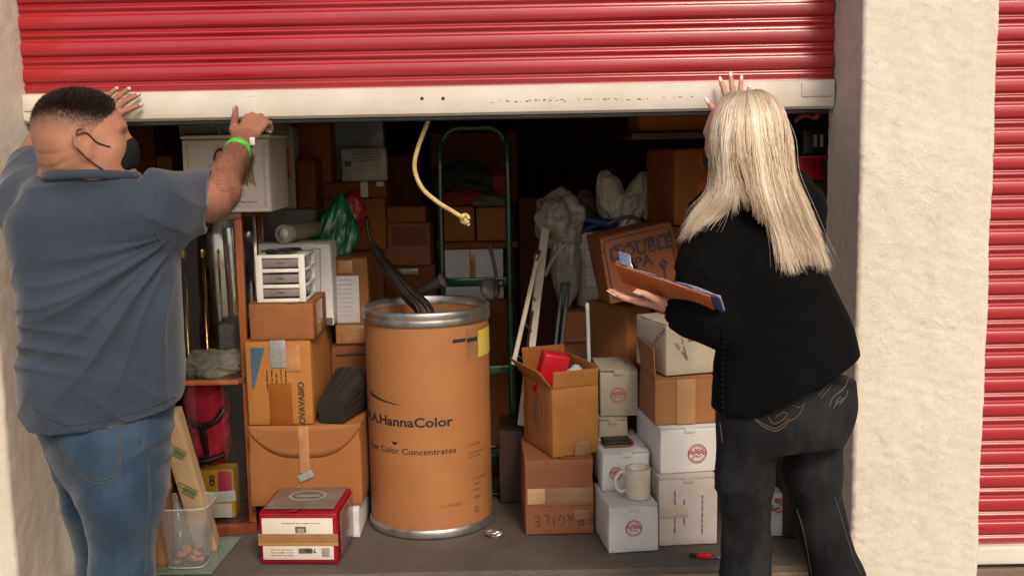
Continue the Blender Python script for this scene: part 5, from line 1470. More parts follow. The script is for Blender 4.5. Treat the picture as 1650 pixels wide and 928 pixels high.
# ================================================================== people
class SDF:
    def __init__(s, lo, hi, vox):
        s.lo = np.array(lo, float); s.v = vox
        s.n = np.ceil((np.array(hi, float) - s.lo) / vox).astype(int) + 1
        s.D = np.full(s.n, .5, np.float32)
    def sub(s, lo, hi):
        a = np.clip(np.floor((np.array(lo) - s.lo) / s.v).astype(int), 0, s.n)
        b = np.clip(np.ceil((np.array(hi) - s.lo) / s.v).astype(int) + 1, 0, s.n)
        sl = tuple(slice(a[i], b[i]) for i in range(3))
        g = [(s.lo[i] + np.arange(a[i], b[i]) * s.v).astype(np.float32) for i in range(3)]
        return sl, g[0][:, None, None], g[1][None, :, None], g[2][None, None, :]
    def smin(s, sl, d, k):
        A = s.D[sl]
        if k > 0:
            h = np.maximum(k - np.abs(A - d), 0) / k
            s.D[sl] = np.minimum(A, d) - h * h * k * .25
        else: s.D[sl] = np.minimum(A, d)
    def cone(s, a, b, ra, rb, k=.02, flat=None, cut=False):
        a = np.array(a, float); b = np.array(b, float); m = max(ra, rb) + k + .02
        sl, X, Y, Z = s.sub(np.minimum(a, b) - m, np.maximum(a, b) + m)
        if 0 in s.D[sl].shape: return
        ab = b - a; L2 = max(ab @ ab, 1e-9)
        px, py, pz = X - a[0], Y - a[1], Z - a[2]
        t = np.clip((px * ab[0] + py * ab[1] + pz * ab[2]) / L2, 0, 1)
        qx, qy, qz = px - t * ab[0], py - t * ab[1], pz - t * ab[2]
        d2 = qx * qx + qy * qy + qz * qz
        if flat is not None:      # (axis, factor): thinner along the axis
            n_ = np.array(flat[0], float); n_ /= np.linalg.norm(n_)
            dn = qx * n_[0] + qy * n_[1] + qz * n_[2]
            d2 = d2 + dn * dn * (1 / flat[1] ** 2 - 1)
        d = np.sqrt(d2) - (ra + (rb - ra) * t)
        if cut: s.D[sl] = np.maximum(s.D[sl], -d)
        else: s.smin(sl, d, k)
    def chain(s, pts, rs, k=.02, flat=None):
        for i in range(len(pts) - 1): s.cone(pts[i], pts[i + 1], rs[i], rs[i + 1], k, flat)
    def ell(s, c, r, R=None, k=.02, cut=False):
        c = np.array(c, float); m = max(r) + k + .02
        sl, X, Y, Z = s.sub(c - m, c + m)
        if 0 in s.D[sl].shape: return
        x, y, z = X - c[0], Y - c[1], Z - c[2]
        if R is not None:
            R = np.array(R, float)    # columns: local axes in world
            u = x * R[0, 0] + y * R[1, 0] + z * R[2, 0]; v = x * R[0, 1] + y * R[1, 1] + z * R[2, 1]; w = x * R[0, 2] + y * R[1, 2] + z * R[2, 2]
        else: u, v, w = x, y, z
        q = np.sqrt((u / r[0]) ** 2 + (v / r[1]) ** 2 + (w / r[2]) ** 2)
        d = (q - 1) * min(r) * .6 + (q - 1) * .4 * (sum(r) / 3)
        if cut:
            kk = max(k, 1e-4); A = s.D[sl]; d = -d
            h = np.maximum(kk - np.abs(A - d), 0) / kk
            s.D[sl] = np.maximum(A, d) + h * h * kk * .25
        else: s.smin(sl, d, k)
    def rows(s, R, k=.03, p=2.3):
        """R: list of (z, cx, cy, a, b, yaw) sorted by z: elliptical slices"""
        R = sorted(R); R = np.array(R, float)
        zz = np.linspace(R[0, 0], R[-1, 0], 80)
        sm = [np.interp(zz, R[:, 0], R[:, i]) for i in range(6)]
        for i in range(1, 6):
            q = np.pad(sm[i], 5, mode='edge'); sm[i] = np.convolve(q, np.hanning(13)[1:-1] / np.hanning(13).sum(), 'valid')
        m = max(R[:, 3].max(), R[:, 4].max()) + .05
        lo = [R[:, 1].min() - m, R[:, 2].min() - m, R[0, 0] - .04]; hi = [R[:, 1].max() + m, R[:, 2].max() + m, R[-1, 0] + .04]
        sl, X, Y, Z = s.sub(lo, hi)
        z = Z[0, 0]
        cx, cy, a, b, yw = [np.interp(z, zz, sm[i])[None, None, :].astype(np.float32) for i in range(1, 6)]
        x, y = X - cx, Y - cy
        c, sn = np.cos(yw), np.sin(yw)
        u = np.abs(x * c + y * sn) / a; v = np.abs(-x * sn + y * c) / b
        q = (u ** p + v ** p) ** (1 / p)
        d = (q - 1) * np.minimum(a, b)
        d = np.maximum(d, np.maximum(Z - R[-1, 0], R[0, 0] - Z))
        s.smin(sl, d, k)
    def plane_cut(s, pt, n_, lo=None, hi=None):
        """remove the half space on the side of n_ (optionally inside a box)"""
        lo = s.lo if lo is None else lo; hi = s.lo + s.n * s.v if hi is None else hi
        sl, X, Y, Z = s.sub(lo, hi); n_ = np.array(n_, float); n_ /= np.linalg.norm(n_)
        d = (X - pt[0]) * n_[0] + (Y - pt[1]) * n_[1] + (Z - pt[2]) * n_[2]
        s.D[sl] = np.maximum(s.D[sl], d)
    def mesh(s, smooth=2):
        g = vdb.FloatGrid(); g.background = .5
        g.copyFromArray(np.ascontiguousarray(np.clip(s.D, -.05, .05)))
        pts, tri, quads = (lambda r: r if len(r) == 3 else (r[0], None, r[1]))(g.convertToPolygons(0.0, 0.0)) if hasattr(g, 'convertToPolygons') else (lambda r: (r[0], None, r[1]))(g.convertToQuads(0.0))
        V = np.array(pts, float) * s.v + s.lo
        F = np.array(quads, int)
        # consistent outward orientation
        a, b, c, d = (V[F[:, i]] for i in range(4))
        vol = np.einsum('ij,ij->i', a, np.cross(b, c)).sum() + np.einsum('ij,ij->i', a, np.cross(c, d)).sum()
        if vol < 0: F = F[:, ::-1]
        # keep the biggest connected piece(s) and relax a little
        E = np.concatenate([F[:, [0, 1]], F[:, [1, 2]], F[:, [2, 3]], F[:, [3, 0]]])
        deg = np.bincount(E.ravel(), minlength=len(V))[:, None]
        for it in range(smooth):
            acc = np.zeros_like(V)
            for j in range(3):
                acc[:, j] = np.bincount(E[:, 0], V[E[:, 1], j], len(V)) + np.bincount(E[:, 1], V[E[:, 0], j], len(V))
            V = V * .45 + .55 * acc / np.maximum(deg, 1)
        return V, F
def vnormals(V, F):
    F = np.asarray(F); n = np.cross(V[F[:, 2]] - V[F[:, 0]], V[F[:, 3]] - V[F[:, 1]])
    N = np.zeros_like(V)
    for i in range(4):
        for j in range(3): N[:, j] += np.bincount(F[:, i], n[:, j], len(V))
    return N / np.maximum(np.linalg.norm(N, axis=1, keepdims=True), 1e-9)
def vec(*a): return np.array(a, float)
def unit(a): a = np.array(a, float); return a / np.linalg.norm(a)
def PP(px, py, Y): return np.array(P(px, py, Y))

def hand(S, wrist, f, n, ts, curl, spread=.16, sc_=1.0, thumb=(.7, .55, .25), tc=.3, slim=1.0, klen=1.0):
    """five-fingered hand; f finger direction, n palm direction, ts thumb side; returns the nail frames"""
    f = unit(f); n = unit(np.array(n) - f * np.dot(n, f)); s = np.cross(f, n) * ts
    w = np.array(wrist, float); nails = []
    offs = [.029, .0095, -.010, -.028]; lens = [.072, .081, .075, .058]; kl = [.088, .092, .088, .080]
    for i in range(4):
        k0 = w + (f * kl[i] + s * offs[i]) * sc_
        S.cone(w + s * offs[i] * .55 * sc_ + f * .008, k0, .0165 * sc_ * slim, .0125 * sc_ * slim, .014, flat=(n, .82))
    S.cone(w - f * .02, w + f * .03 * sc_, .022 * sc_ * slim, .020 * sc_ * slim, .02, flat=(n, .72))
    for i in range(4):
        p = w + (f * kl[i] + s * offs[i]) * sc_; cu = curl[i] if isinstance(curl, (list, tuple)) else curl
        d = unit(f + s * spread * (offs[i] / .03)); a = 0
        for j, (fr, cc) in enumerate(((.46, .75), (.30, 1.0), (.24, .75))):
            a += cu * cc; L = lens[i] * fr * sc_ * klen
            dd = unit(d * math.cos(a) + n * math.sin(a)); q = p + dd * L
            r0 = (.0099, .0093, .0087)[j] * sc_ * slim * (.9 if i == 3 else 1); r1 = (.0091, .0085, .0073)[j] * sc_ * slim * (.9 if i == 3 else 1)
            S.cone(p, q, r0, r1, .004); p = q
        back = unit(np.cross(np.cross(dd, n), dd)) * -1
        nails.append((p - dd * .005 * sc_ + back * r1 * .72, dd, back, r1))
    th = unit(f * thumb[0] + s * thumb[1] + n * thumb[2])
    p0 = w + (f * .018 + s * .022) * sc_; p1 = p0 + unit(f * .55 + s * .65 + n * .25) * .042 * sc_
    S.cone(p0, p1, .0165 * sc_ * slim, .0125 * sc_ * slim, .014)
    p2 = p1 + th * .034 * sc_; dd = unit(th + f * tc); p3 = p2 + dd * .027 * sc_
    S.cone(p1, p2, .0118 * sc_ * slim, .0100 * sc_ * slim, .005); S.cone(p2, p3, .0100 * sc_ * slim, .0078 * sc_ * slim, .004)
    bk = unit(-n + s * .6); bk = unit(bk - dd * np.dot(bk, dd)); nails.append((p3 - dd * .005 + bk * .0072 * sc_ * slim, dd, bk, .0085 * sc_))
    return nails
def nails_part(nails, mat, parent, ln=1.0):
    V0, F0 = ico(2)
    for (c, d, b, r) in nails:
        s = np.cross(d, b); M = np.column_stack([s * r * .78, d * r * 1.05 * ln, b * r * .22])
        mo('fingernail', V0 @ M.T + c + d * r * .35 * (ln - 1) * 2, F0, mat, parent, world=True)

def skin_mat(name, col, mottled):
    k = NB(name); b = k.b; v = k.coord()
    c = k.ramp(k.noise(v, 7, 5, .6), [(.3, tuple(x * .78 for x in col)), (.7, tuple(min(1, x * 1.16) for x in col))])
    c = k.mix(k.math('MULTIPLY', k.ramp(k.noise(v, 30, 6, .7), [(.42, (0,)), (.7, (1,))]), .5), c, mottled)
    at = k.n('Attribute'); at.attribute_name = 'tan'
    st = k.n('Attribute'); st.attribute_name = 'stubble'
    c = k.mix(st.outputs['Fac'], c, (.050, .032, .024))
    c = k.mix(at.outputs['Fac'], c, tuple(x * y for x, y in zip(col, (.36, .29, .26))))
    k.l(c, b.inputs['Base Color'])
    b.inputs['Roughness'].default_value = .58; b.inputs['Specular IOR Level'].default_value = .35
    b.inputs['Subsurface Weight'].default_value = .12; b.inputs['Subsurface Radius'].default_value = (1, .35, .2); b.inputs['Subsurface Scale'].default_value = .008
    h = k.bump(k.noise(v, 330, 3), .35, .0014); h = k.bump(k.noise(v, 60, 5, .65), .28, .004, h)
    k.l(h, b.inputs['Normal'])
    return k.m
def cloth_mat(name, col, weave=900, var=.15, rough=.85, fade=None, sheen=.2):
    k = NB(name); b = k.b; v = k.coord()
    c = k.ramp(k.noise(v, 6, 6, .6), [(.25, tuple(x * (1 - var) for x in col)), (.75, tuple(x * (1 + var) for x in col))])
    c = k.mix(.35, c, k.ramp(k.noise(v, weave * .5, 2, .7), [(.3, (.5, .5, .5)), (.7, (1, 1, 1))]), 'MULTIPLY')
    if fade:
        f = k.ramp(k.noise(k.coord(scale=(1, 1, .45)), 8, 5, .65), [(.45, (0,)), (.75, (1,))])
        c = k.mix(k.math('MULTIPLY', f, .45), c, fade)
    k.l(c, b.inputs['Base Color']); b.inputs['Roughness'].default_value = rough
    b.inputs['Specular IOR Level'].default_value = .25; b.inputs['Sheen Weight'].default_value = sheen
    h = k.bump(k.noise(v, weave, 2), .25, .001); h = k.bump(k.noise(v, 38, 5, .6), .28, .006, h)
    k.l(h, b.inputs['Normal'])
    return k.m
def head(S, c, f, up, sc_, jaw=1.0, k=.02):
    """skull, face, ears; f facing, returns axes"""
    f = unit(f); up = unit(np.array(up) - f * np.dot(up, f)); r = np.cross(f, up)   # r = the head's right
    R = np.column_stack([r, f, up]); q = lambda a, b, c_: c + (r * a + f * b + up * c_) * sc_
    S.ell(q(0, -.012, .03), np.array((.076, .098, .085)) * sc_, R, .02)
    S.ell(q(0, .022, .005), np.array((.068, .075, .088)) * sc_, R, .03)
    S.ell(q(0, -.045, -.005), np.array((.064, .055, .065)) * sc_, R, .03)
    S.ell(q(0, .042, -.062), np.array((.052 * jaw, .048, .045)) * sc_, R, .03)     # jaw
    S.ell(q(0, .078, -.090), np.array((.022, .018, .018)) * sc_, R, .02)           # chin
    for s in (-1, 1):
        S.ell(q(s * .042, .058, -.022), np.array((.024, .024, .026)) * sc_, R, .02)    # cheek
        S.cone(q(s * .048, .01, -.072), q(s * .055, -.012, -.03), .022 * sc_ * jaw, .02 * sc_, .02)
        S.ell(q(s * .030, .088, .008), np.array((.019, .012, .011)) * sc_, R, .008, cut=True)   # eye socket
        S.ell(q(s * .030, .079, .007), np.array((.013, .012, .011)) * sc_, R, .004)    # eyeball
        S.cone(q(s * .012, .093, .028), q(s * .045, .078, .026), .009 * sc_, .008 * sc_, .012)  # brow
        # ear: rim, lobe, hollow
        S.ell(q(s * .077, -.010, -.002), np.array((.010, .020, .030)) * sc_, R, .006)
        S.ell(q(s * .090, -.006, -.002), np.array((.009, .012, .020)) * sc_, R, .004, cut=True)
        hx = [(.004, .016), (.002, .026), (-.010, .033), (-.024, .029), (-.030, .014), (-.027, -.006), (-.018, -.022), (-.008, -.034), (.001, -.031)]
        out_ = [.078, .082, .088, .092, .094, .092, .087, .082, .078]
        hp = [q(s * o_, b_, c_) for (b_, c_), o_ in zip(hx, out_)]
        S.chain(hp, [.0042 * sc_] * 6 + [.005 * sc_, .0075 * sc_, .005 * sc_], .004)
        S.cone(q(s * .080, .004, -.002), q(s * .082, .002, -.012), .0045 * sc_, .004 * sc_, .004)
    S.cone(q(0, .094, .015), q(0, .112, -.022), .008 * sc_, .0125 * sc_, .012); 
    for s in (-1, 1): S.ell(q(s * .011, .103, -.028), np.array((.009, .010, .008)) * sc_, R, .006)
    S.ell(q(0, .094, -.052), np.array((.024, .010, .007)) * sc_, R, .008); S.ell(q(0, .092, -.064), np.array((.021, .010, .007)) * sc_, R, .008)
    return r, f, up, R, q
def surf(bvh, px, py, off=.0):
    d = ray(px, py).normalized(); h = bvh.ray_cast(CAM, d)
    if h[0] is None: return None
    return np.array(h[0] + h[1] * off)
def seam(bvh, pix, r, mat, name, parent, sub=8, off=.0005, dash=0):
    pp = smooth_path([vec(a, b) for a, b in pix], sub); pts = [surf(bvh, a, b, off) for a, b in pp]; pts = [p for p in pts if p is not None]
    if len(pts) < 2: return
    if dash:
        g = G(); acc = []
        P_ = np.array(pts); L = np.concatenate([[0], np.cumsum(np.linalg.norm(np.diff(P_, axis=0), axis=1))])
        s = 0
        while s < L[-1]:
            a = [np.interp(u, L, P_[:, j]) for u in (s, s + dash * .3, s + dash * .62) for j in range(3)]
            g.add(tube(np.array(a).reshape(3, 3), r, 5)); s += dash
        mo(name, *g.out(), mat, parent, world=True)
    else: mo(name, *tube(pts, r, 6), mat, parent, world=True)
VOX = .0045

# ------------------------------------------------------------------ the man
SKIN_M = skin_mat('tanned_skin', (.41, .195, .118), (.37, .13, .085))
NAIL_M = pm('natural_nail', (.62, .42, .34), .35)
SHIRT = cloth_mat('slate_blue_jersey', (.036, .049, .073), 1100, .16)
DENIM = cloth_mat('blue_denim', (.017, .040, .074), 700, .2, .8, (.075, .125, .17))
man = thing('person', 'man in a slate-blue T-shirt and jeans pushing up the red door', 'person', loc=(P(165, 700, 2.7).x, 2.75, GZ))
Ym = 2.64
HS = 1.02
hc = PP(133, 226, Ym); hf = vec(.88, .47, .05)
nape = PP(128, 300, Ym + .055)
# joints
shR = PP(246, 338, 2.70); elR = PP(338, 322, 2.93); wrR = PP(389, 230, 3.225)
shL = PP(54, 334, 2.80); elL = PP(60, 262, 3.04); wrL = PP(141, 204, 3.265)
hipR, hipL = PP(203, 712, 2.70), PP(128, 712, 2.86)
knR, knL = PP(198, 925, 2.70), PP(172, 918, 2.92)
anR, anL = vec(knR[0] + .005, 2.80, GZ + .09), vec(knL[0] + .01, 3.02, GZ + .09)
def zrow(px0, px1, py, Y, b, yaw, ex=0.0):
    a, c = PP(px0, py, Y), PP(px1, py, Y)
    m = (a + c) / 2; return (m[2], m[0], m[1], (c[0] - a[0]) / 2 + ex, b, yaw)
def man_arms(S, ex=0.0, full=True):
    S.chain([shR, elR, PP(352, 308, 2.99), wrR], [.064 + ex, .054 + ex, .055 + ex, .031 + ex], .03)
    S.chain([shL, elL, PP(75, 238, 3.09), wrL], [.068 + ex, .052 + ex, .052 + ex, .030 + ex], .03)
S = SDF((-1.62, 2.42, GZ - .02), (-.62, 3.48, 1.62), VOX)
r_, f_, u_, RH, hq = head(S, hc, hf, (.02, -.03, 1), HS, 1.15)
S.cone(nape, hc + vec(-.01, .0, -.02), .078, .074, .04)
S.cone(PP(95, 318, Ym + .06), PP(132, 262, Ym + .02), .062, .066, .05); S.cone(PP(190, 318, Ym + .05), PP(150, 262, Ym + .02), .062, .064, .05)
S.rows([zrow(38, 255, 345, 2.74, .105, .2), zrow(35, 275, 420, 2.74, .125, .2), zrow(48, 275, 540, 2.74, .14, .25), zrow(66, 268, 640, 2.75, .135, .3), zrow(95, 250, 720, 2.77, .12, .4)], .05)
S.chain([PP(120, 330, 2.70), shR], [.062, .062], .05); S.chain([PP(120, 330, 2.72), shL], [.062, .060], .05)
man_arms(S)
S.chain([hipR, knR, anR], [.088, .062, .042], .04); S.chain([hipL, knL, anL], [.088, .062, .042], .04)
for an in (anR, anL): S.chain([an, an + vec(-.01, .03, -.05), an + vec(-.03, .15, -.06)], [.04, .035, .03], .02)
nl = hand(S, wrL, (.78, .12, .62), (.05, 1, -.1), -1, [.22, .18, .2, .25], .20, 1.04, thumb=(.35, .85, .1), tc=-.1)
nr = hand(S, wrR, (.36, .62, .70), (.05, .75, -.66), 1, [.75, .85, .9, .9], .10, 1.08, thumb=(.70, .05, -.66), tc=.0)
Vb, Fb = S.mesh(3)
Nn = vnormals(Vb, Fb)
nb_ = np.clip(-Nn[:, 1] * 1.5 + .3, 0, 1) * np.clip((hc[0] + .012 - Vb[:, 0]) / .05, 0, 1) * (Vb[:, 0] > hc[0] - .14) * (Vb[:, 1] < 2.80) * .55
for py, dp, wv_ in ((258, .0040, .010), (274, .0048, .009), (238, .0022, .008)):   # rolls at the nape
    zf = PP(118, py, 2.58)[2] + .018 * np.sin((Vb[:, 0] - hc[0]) * 14) + .006 * np.sin((Vb[:, 0] - hc[0]) * 41 + py)
    Vb = Vb - Nn * (nb_ * dp * (np.exp(-((Vb[:, 2] - zf) / (wv_ * .45)) ** 2) - .6 * np.exp(-((Vb[:, 2] - zf - wv_ * 1.3) / wv_) ** 2)))[:, None]
body = mo('body', Vb, Fb, SKIN_M, man, world=True)
def tan_attr(o, fac):
    at = o.data.attributes.new('tan', 'FLOAT', 'POINT'); at.data.foreach_set('value', fac.astype(np.float32))
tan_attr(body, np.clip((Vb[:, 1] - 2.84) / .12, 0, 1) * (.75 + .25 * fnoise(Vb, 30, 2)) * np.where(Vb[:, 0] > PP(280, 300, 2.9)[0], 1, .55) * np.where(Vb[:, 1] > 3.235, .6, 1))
nails_part(nl, NAIL_M, man); nails_part(nr, NAIL_M, man)
bvhB = BVHTree.FromPolygons([tuple(v) for v in Vb], Fb.tolist())
# shirt
S = SDF((-1.62, 2.42, .55), (-.60, 3.2, 1.5), VOX)
S.rows([zrow(50, 230, 300, 2.70, .105, .15), zrow(40, 238, 318, 2.70, .125, .15), zrow(18, 262, 345, 2.71, .145, .18), zrow(20, 284, 390, 2.72, .148, .2), zrow(32, 287, 440, 2.72, .158, .2), zrow(40, 290, 500, 2.72, .166, .22), zrow(38, 292, 560, 2.73, .176, .25), zrow(36, 294, 610, 2.73, .180, .28), zrow(42, 291, 650, 2.74, .180, .32), zrow(52, 286, 700, 2.75, .178, .36)], .03, 2.5)
S.cone(PP(95, 322, Ym + .06), PP(128, 270, Ym + .02), .071, .074, .05); S.cone(PP(190, 322, Ym + .05), PP(150, 272, Ym + .02), .071, .072, .05)
S.chain([PP(118, 328, 2.70), shR], [.074, .078], .05); S.chain([PP(118, 328, 2.71), shL], [.074, .076], .05)
cuffR = shR + (elR - shR) * .98; cuffL = shL + (elL - shL) * .80
S.chain([shR, cuffR + unit(elR - shR) * .05], [.094, .084], .05); S.chain([shL, cuffL + unit(elL - shL) * .05], [.088, .078], .05)
dR, dL = unit(elR - shR), unit(elL - shL)
S.plane_cut(PP(336, 322, 2.86), unit(vec(1, .22, -.12))); S.plane_cut(cuffL, dL, cuffL - .14, cuffL + .14)
S.cone(cuffR - dR * .06, cuffR + dR * .08, .070, .074, 0, cut=True); S.cone(cuffL - dL * .03, cuffL + dL * .05, .064, .066, 0, cut=True)
h1, h2, h3 = PP(48, 655, 2.74), PP(120, 688, 2.60), PP(288, 640, 2.74)   # hem
nh = np.cross(h2 - h1, h3 - h1); nh = unit(nh); nh = nh if nh[2] < 0 else -nh
S.plane_cut((h1 + h2 + h3) / 3, nh)
nc = PP(130, 287, 2.58)
S.plane_cut(nc, unit(vec(.03, .10, 1)), nc + vec(-.115, -.3, -.1), nc + vec(.12, .4, .3))
S.cone(nc + vec(0, .075, -.005), nc + vec(0, .075, .04), .060, .070, 0, cut=True)
Vs, Fs = S.mesh(3)
N = vnormals(Vs, Fs)
# drag folds fanning out of the right armpit across the back, and sag folds at the waist
Ap = PP(292, 372, 2.66)
dx, dz_ = Vs[:, 0] - Ap[0], Vs[:, 2] - Ap[2]
rr_ = np.hypot(dx, dz_); th = np.arctan2(-dz_, -dx)                 # 0 = straight left, pi/2 = down
th2 = th + .9 * np.clip(rr_ - .05, 0, 1) * (1.2 - th) * .9 + .05 * fnoise(Vs, 7, 3)
env = np.clip((rr_ - .03) / .10, 0, 1) * np.clip((.62 - rr_) / .3, 0, 1) * np.clip((th - .10) / .25, 0, 1) * np.clip((1.65 - th) / .3, 0, 1)
def fold(x): return 1.2 - 2.1 * np.abs(np.sin(x)) ** .55
back = np.clip(-N[:, 1] * 1.4 + .2, 0, 1)
mod = .45 + .55 * np.clip(fnoise(np.column_stack([th2 * 3, rr_ * .5, rr_ * 0]), 1.6, 11, 2) + .4, 0, 1)
disp = .0130 * env * back * fold(th2 * 9.5 + 1.2 * fnoise(Vs, 3, 8)) * mod + .0022 * env * back * fnoise(np.column_stack([th2 * 16, rr_ * 3, rr_ * 0]), 2.2, 19, 3) + .0045 * env * back * fold(th2 * 19 + 1.2 * fnoise(Vs, 4, 18))
z1 = PP(60, 560, 2.6)[2]; sag = np.exp(-((Vs[:, 2] - z1) / .07) ** 2) * np.clip((PP(190, 500, 2.6)[0] - Vs[:, 0]) / .2, 0, 1) * back
disp += .008 * sag * fold((Vs[:, 2] - z1) * 62 + 9 * (Vs[:, 0] - PP(40, 500, 2.6)[0]) ** 2 * 6 + .8 * fnoise(Vs, 5, 9))
slv = np.clip((Vs[:, 0] - PP(235, 330, 2.7)[0]) / .05, 0, 1) * np.clip((Vs[:, 2] - PP(240, 400, 2.7)[2]) / .06, 0, 1)
disp += .0045 * slv * fold((Vs[:, 0] * .55 + Vs[:, 2] * .8) * 46 + fnoise(Vs, 8, 12)) * .7
lsh = np.clip((PP(70, 330, 2.7)[0] - Vs[:, 0]) / .05, 0, 1); disp += .0025 * lsh * fold((Vs[:, 0] * .7 - Vs[:, 2] * .6) * 38 + 2 * fnoise(Vs, 8, 13))
disp += .0028 * fnoise(Vs, 15, 14, 4)
low = np.clip((PP(150, 600, 2.6)[2] - Vs[:, 2]) / .08, 0, 1) * back; disp += .0045 * low * fold((Vs[:, 0] * .8 + Vs[:, 2] * .9) * 30 + 1.8 * fnoise(Vs, 5, 28)) * np.clip(.4 + fnoise(Vs, 7, 29), 0, 1)
Vs = Vs + N * disp[:, None]
shirt = mo('t_shirt', Vs, Fs, SHIRT, man, world=True)
bvhS = BVHTree.FromPolygons([tuple(v) for v in Vs], Fs.tolist())
SEAM_S = cloth_mat('slate_seam', (.036, .048, .08), 900)
seam(bvhS, [(252, 296), (250, 318), (247, 345), (249, 370), (258, 388)], .0016, SEAM_S, 'armhole_seam', shirt)
seam(bvhS, [(52, 654), (90, 678), (120, 684), (180, 674), (240, 655), (284, 637)], .0014, SEAM_S, 'hem_stitch', shirt)
# collar ring
ring = []
for a in np.linspace(0, 2 * math.pi, 40, endpoint=False):
    d = Vector((math.cos(a), math.sin(a), 0)); o_ = Vector(nc + vec(0, .06, .002 - .008 * math.sin(a)))
    h = bvhB.ray_cast(o_, d); rad_ = min(max((h[0] - o_).length, .07), .112) if h[0] is not None else .09; ring.append(np.array(o_ + d * (rad_ + .004)))
ring = np.array(ring)
for _ in range(3): ring = (np.roll(ring, 1, 0) + ring * 2 + np.roll(ring, -1, 0)) / 4
mo('collar', *tube(ring, .0075, 10, closed=True, flat=((0, 0, 1), 1.5)), SHIRT, man, world=True)
# jeans
S = SDF((-1.62, 2.42, GZ), (-.85, 3.3, .85), VOX)
S.rows([zrow(54, 281, 628, 2.75, .155, .34), zrow(58, 276, 665, 2.75, .160, .38), zrow(72, 273, 700, 2.755, .160, .42), zrow(88, 271, 740, 2.765, .150, .45), zrow(110, 268, 775, 2.77, .135, .45)], .05, 2.3)
S.chain([hipR + vec(0, -.01, .02), PP(196, 800, 2.68), knR + vec(0, 0, 0), anR + vec(0, -.02, .02), anR + vec(0, 0, -.05)], [.105, .098, .074, .068, .070], .04)
S.chain([hipL, PP(160, 810, 2.86), knL, anL + vec(0, -.02, .02), anL + vec(0, 0, -.05)], [.095, .090, .072, .066, .068], .04)
S.ell(PP(160, 715, 2.66), (.09, .075, .085), None, .05)
Vj, Fj = S.mesh(3); N = vnormals(Vj, Fj)
zk = PP(200, 860, 2.6)[2]
e = np.exp(-((Vj[:, 2] - zk) / .10) ** 2); disp = .0095 * e * fold((Vj[:, 2] - .5 * Vj[:, 0]) * 40 + 2.4 * fnoise(Vj, 6, 21)) * np.clip(.5 + fnoise(Vj, 9, 25), 0, 1)
zb_ = PP(200, 735, 2.6)[2]; e = np.exp(-((Vj[:, 2] - zb_) / .05) ** 2) * np.clip((Vj[:, 0] - PP(190, 700, 2.6)[0]) / .08, 0, 1)
disp += .0065 * e * fold((Vj[:, 2] - .45 * Vj[:, 0]) * 45 + 2 * fnoise(Vj, 8, 22)); disp += .0045 * fnoise(Vj, 12, 23, 4)
Vj = Vj + N * disp[:, None]
jeans = mo('jeans', Vj, Fj, DENIM, man, world=True)
bvhJ = BVHTree.FromPolygons([tuple(v) for v in Vj], Fj.tolist())
STITCH = pm('tan_stitch', (.13, .095, .055), .7)
pk = [(100, 692), (104, 735), (112, 765), (150, 778), (190, 764), (194, 725), (194, 688)]
seam(bvhJ, [(92, 694), (103, 738), (146, 776), (188, 768), (194, 728), (196, 684)], .0011, STITCH, 'pocket_stitch', jeans, dash=.006)
seam(bvhJ, [(96, 694), (107, 736), (147, 771), (184, 764), (190, 728), (192, 686)], .0011, STITCH, 'pocket_stitch', jeans, dash=.006)
seam(bvhJ, [(98, 690), (140, 694), (196, 684)], .0016, STITCH, 'pocket_edge', jeans)
seam(bvhJ, [(236, 672), (238, 720), (243, 800), (240, 870), (236, 926)], .0018, pm('denim_seam', (.03, .065, .12), .8), 'side_seam', jeans)
seam(bvhJ, [(233, 672), (235, 720), (240, 800), (237, 870), (233, 926)], .0009, STITCH, 'side_stitch', jeans, dash=.006)
seam(bvhJ, [(222, 676), (225, 715)], .0035, DENIM, 'belt_loop', jeans)
seam(bvhJ, [(85, 676), (140, 690), (205, 682), (262, 664)], .0014, STITCH, 'waistband_stitch', jeans, dash=.006)
# shoes
def shoe(an, tgt, mat, sole, parent):
    a = np.array(an); tdir = unit(np.array(tgt)); S2 = SDF(a - vec(.16, .14, .12), a + vec(.16, .30, .08), .005)
    b_ = vec(a[0], a[1], GZ + .045)
    S2.chain([b_ - tdir * .05, b_ + tdir * .05, b_ + tdir * .16 - vec(0, 0, .008)], [.042, .046, .040], .03); S2.cone(b_ + vec(0, 0, .02), a, .042, .045, .03)
    S2.plane_cut(vec(0, 0, GZ + .012), vec(0, 0, -1)); V, F = S2.mesh(2); mo('shoe', V, F, mat, parent, world=True)
    S3 = SDF(a - vec(.16, .14, .12), a + vec(.16, .30, .08), .005)
    S3.chain([b_ - tdir * .05, b_ + tdir * .05, b_ + tdir * .165], [.046, .049, .043], .03); S3.plane_cut(vec(0, 0, GZ + .03), vec(0, 0, 1)); S3.plane_cut(vec(0, 0, GZ + .001), vec(0, 0, -1))
    V, F = S3.mesh(1); mo('sole', V, F, sole, parent, world=True)
shoe(anR, (-.25, 1, 0), pm('brown_shoe', (.06, .035, .02), .5), BLACK_R, man); shoe(anL, (-.35, 1, 0), pm('brown_shoe', (.06, .035, .02), .5), BLACK_R, man)
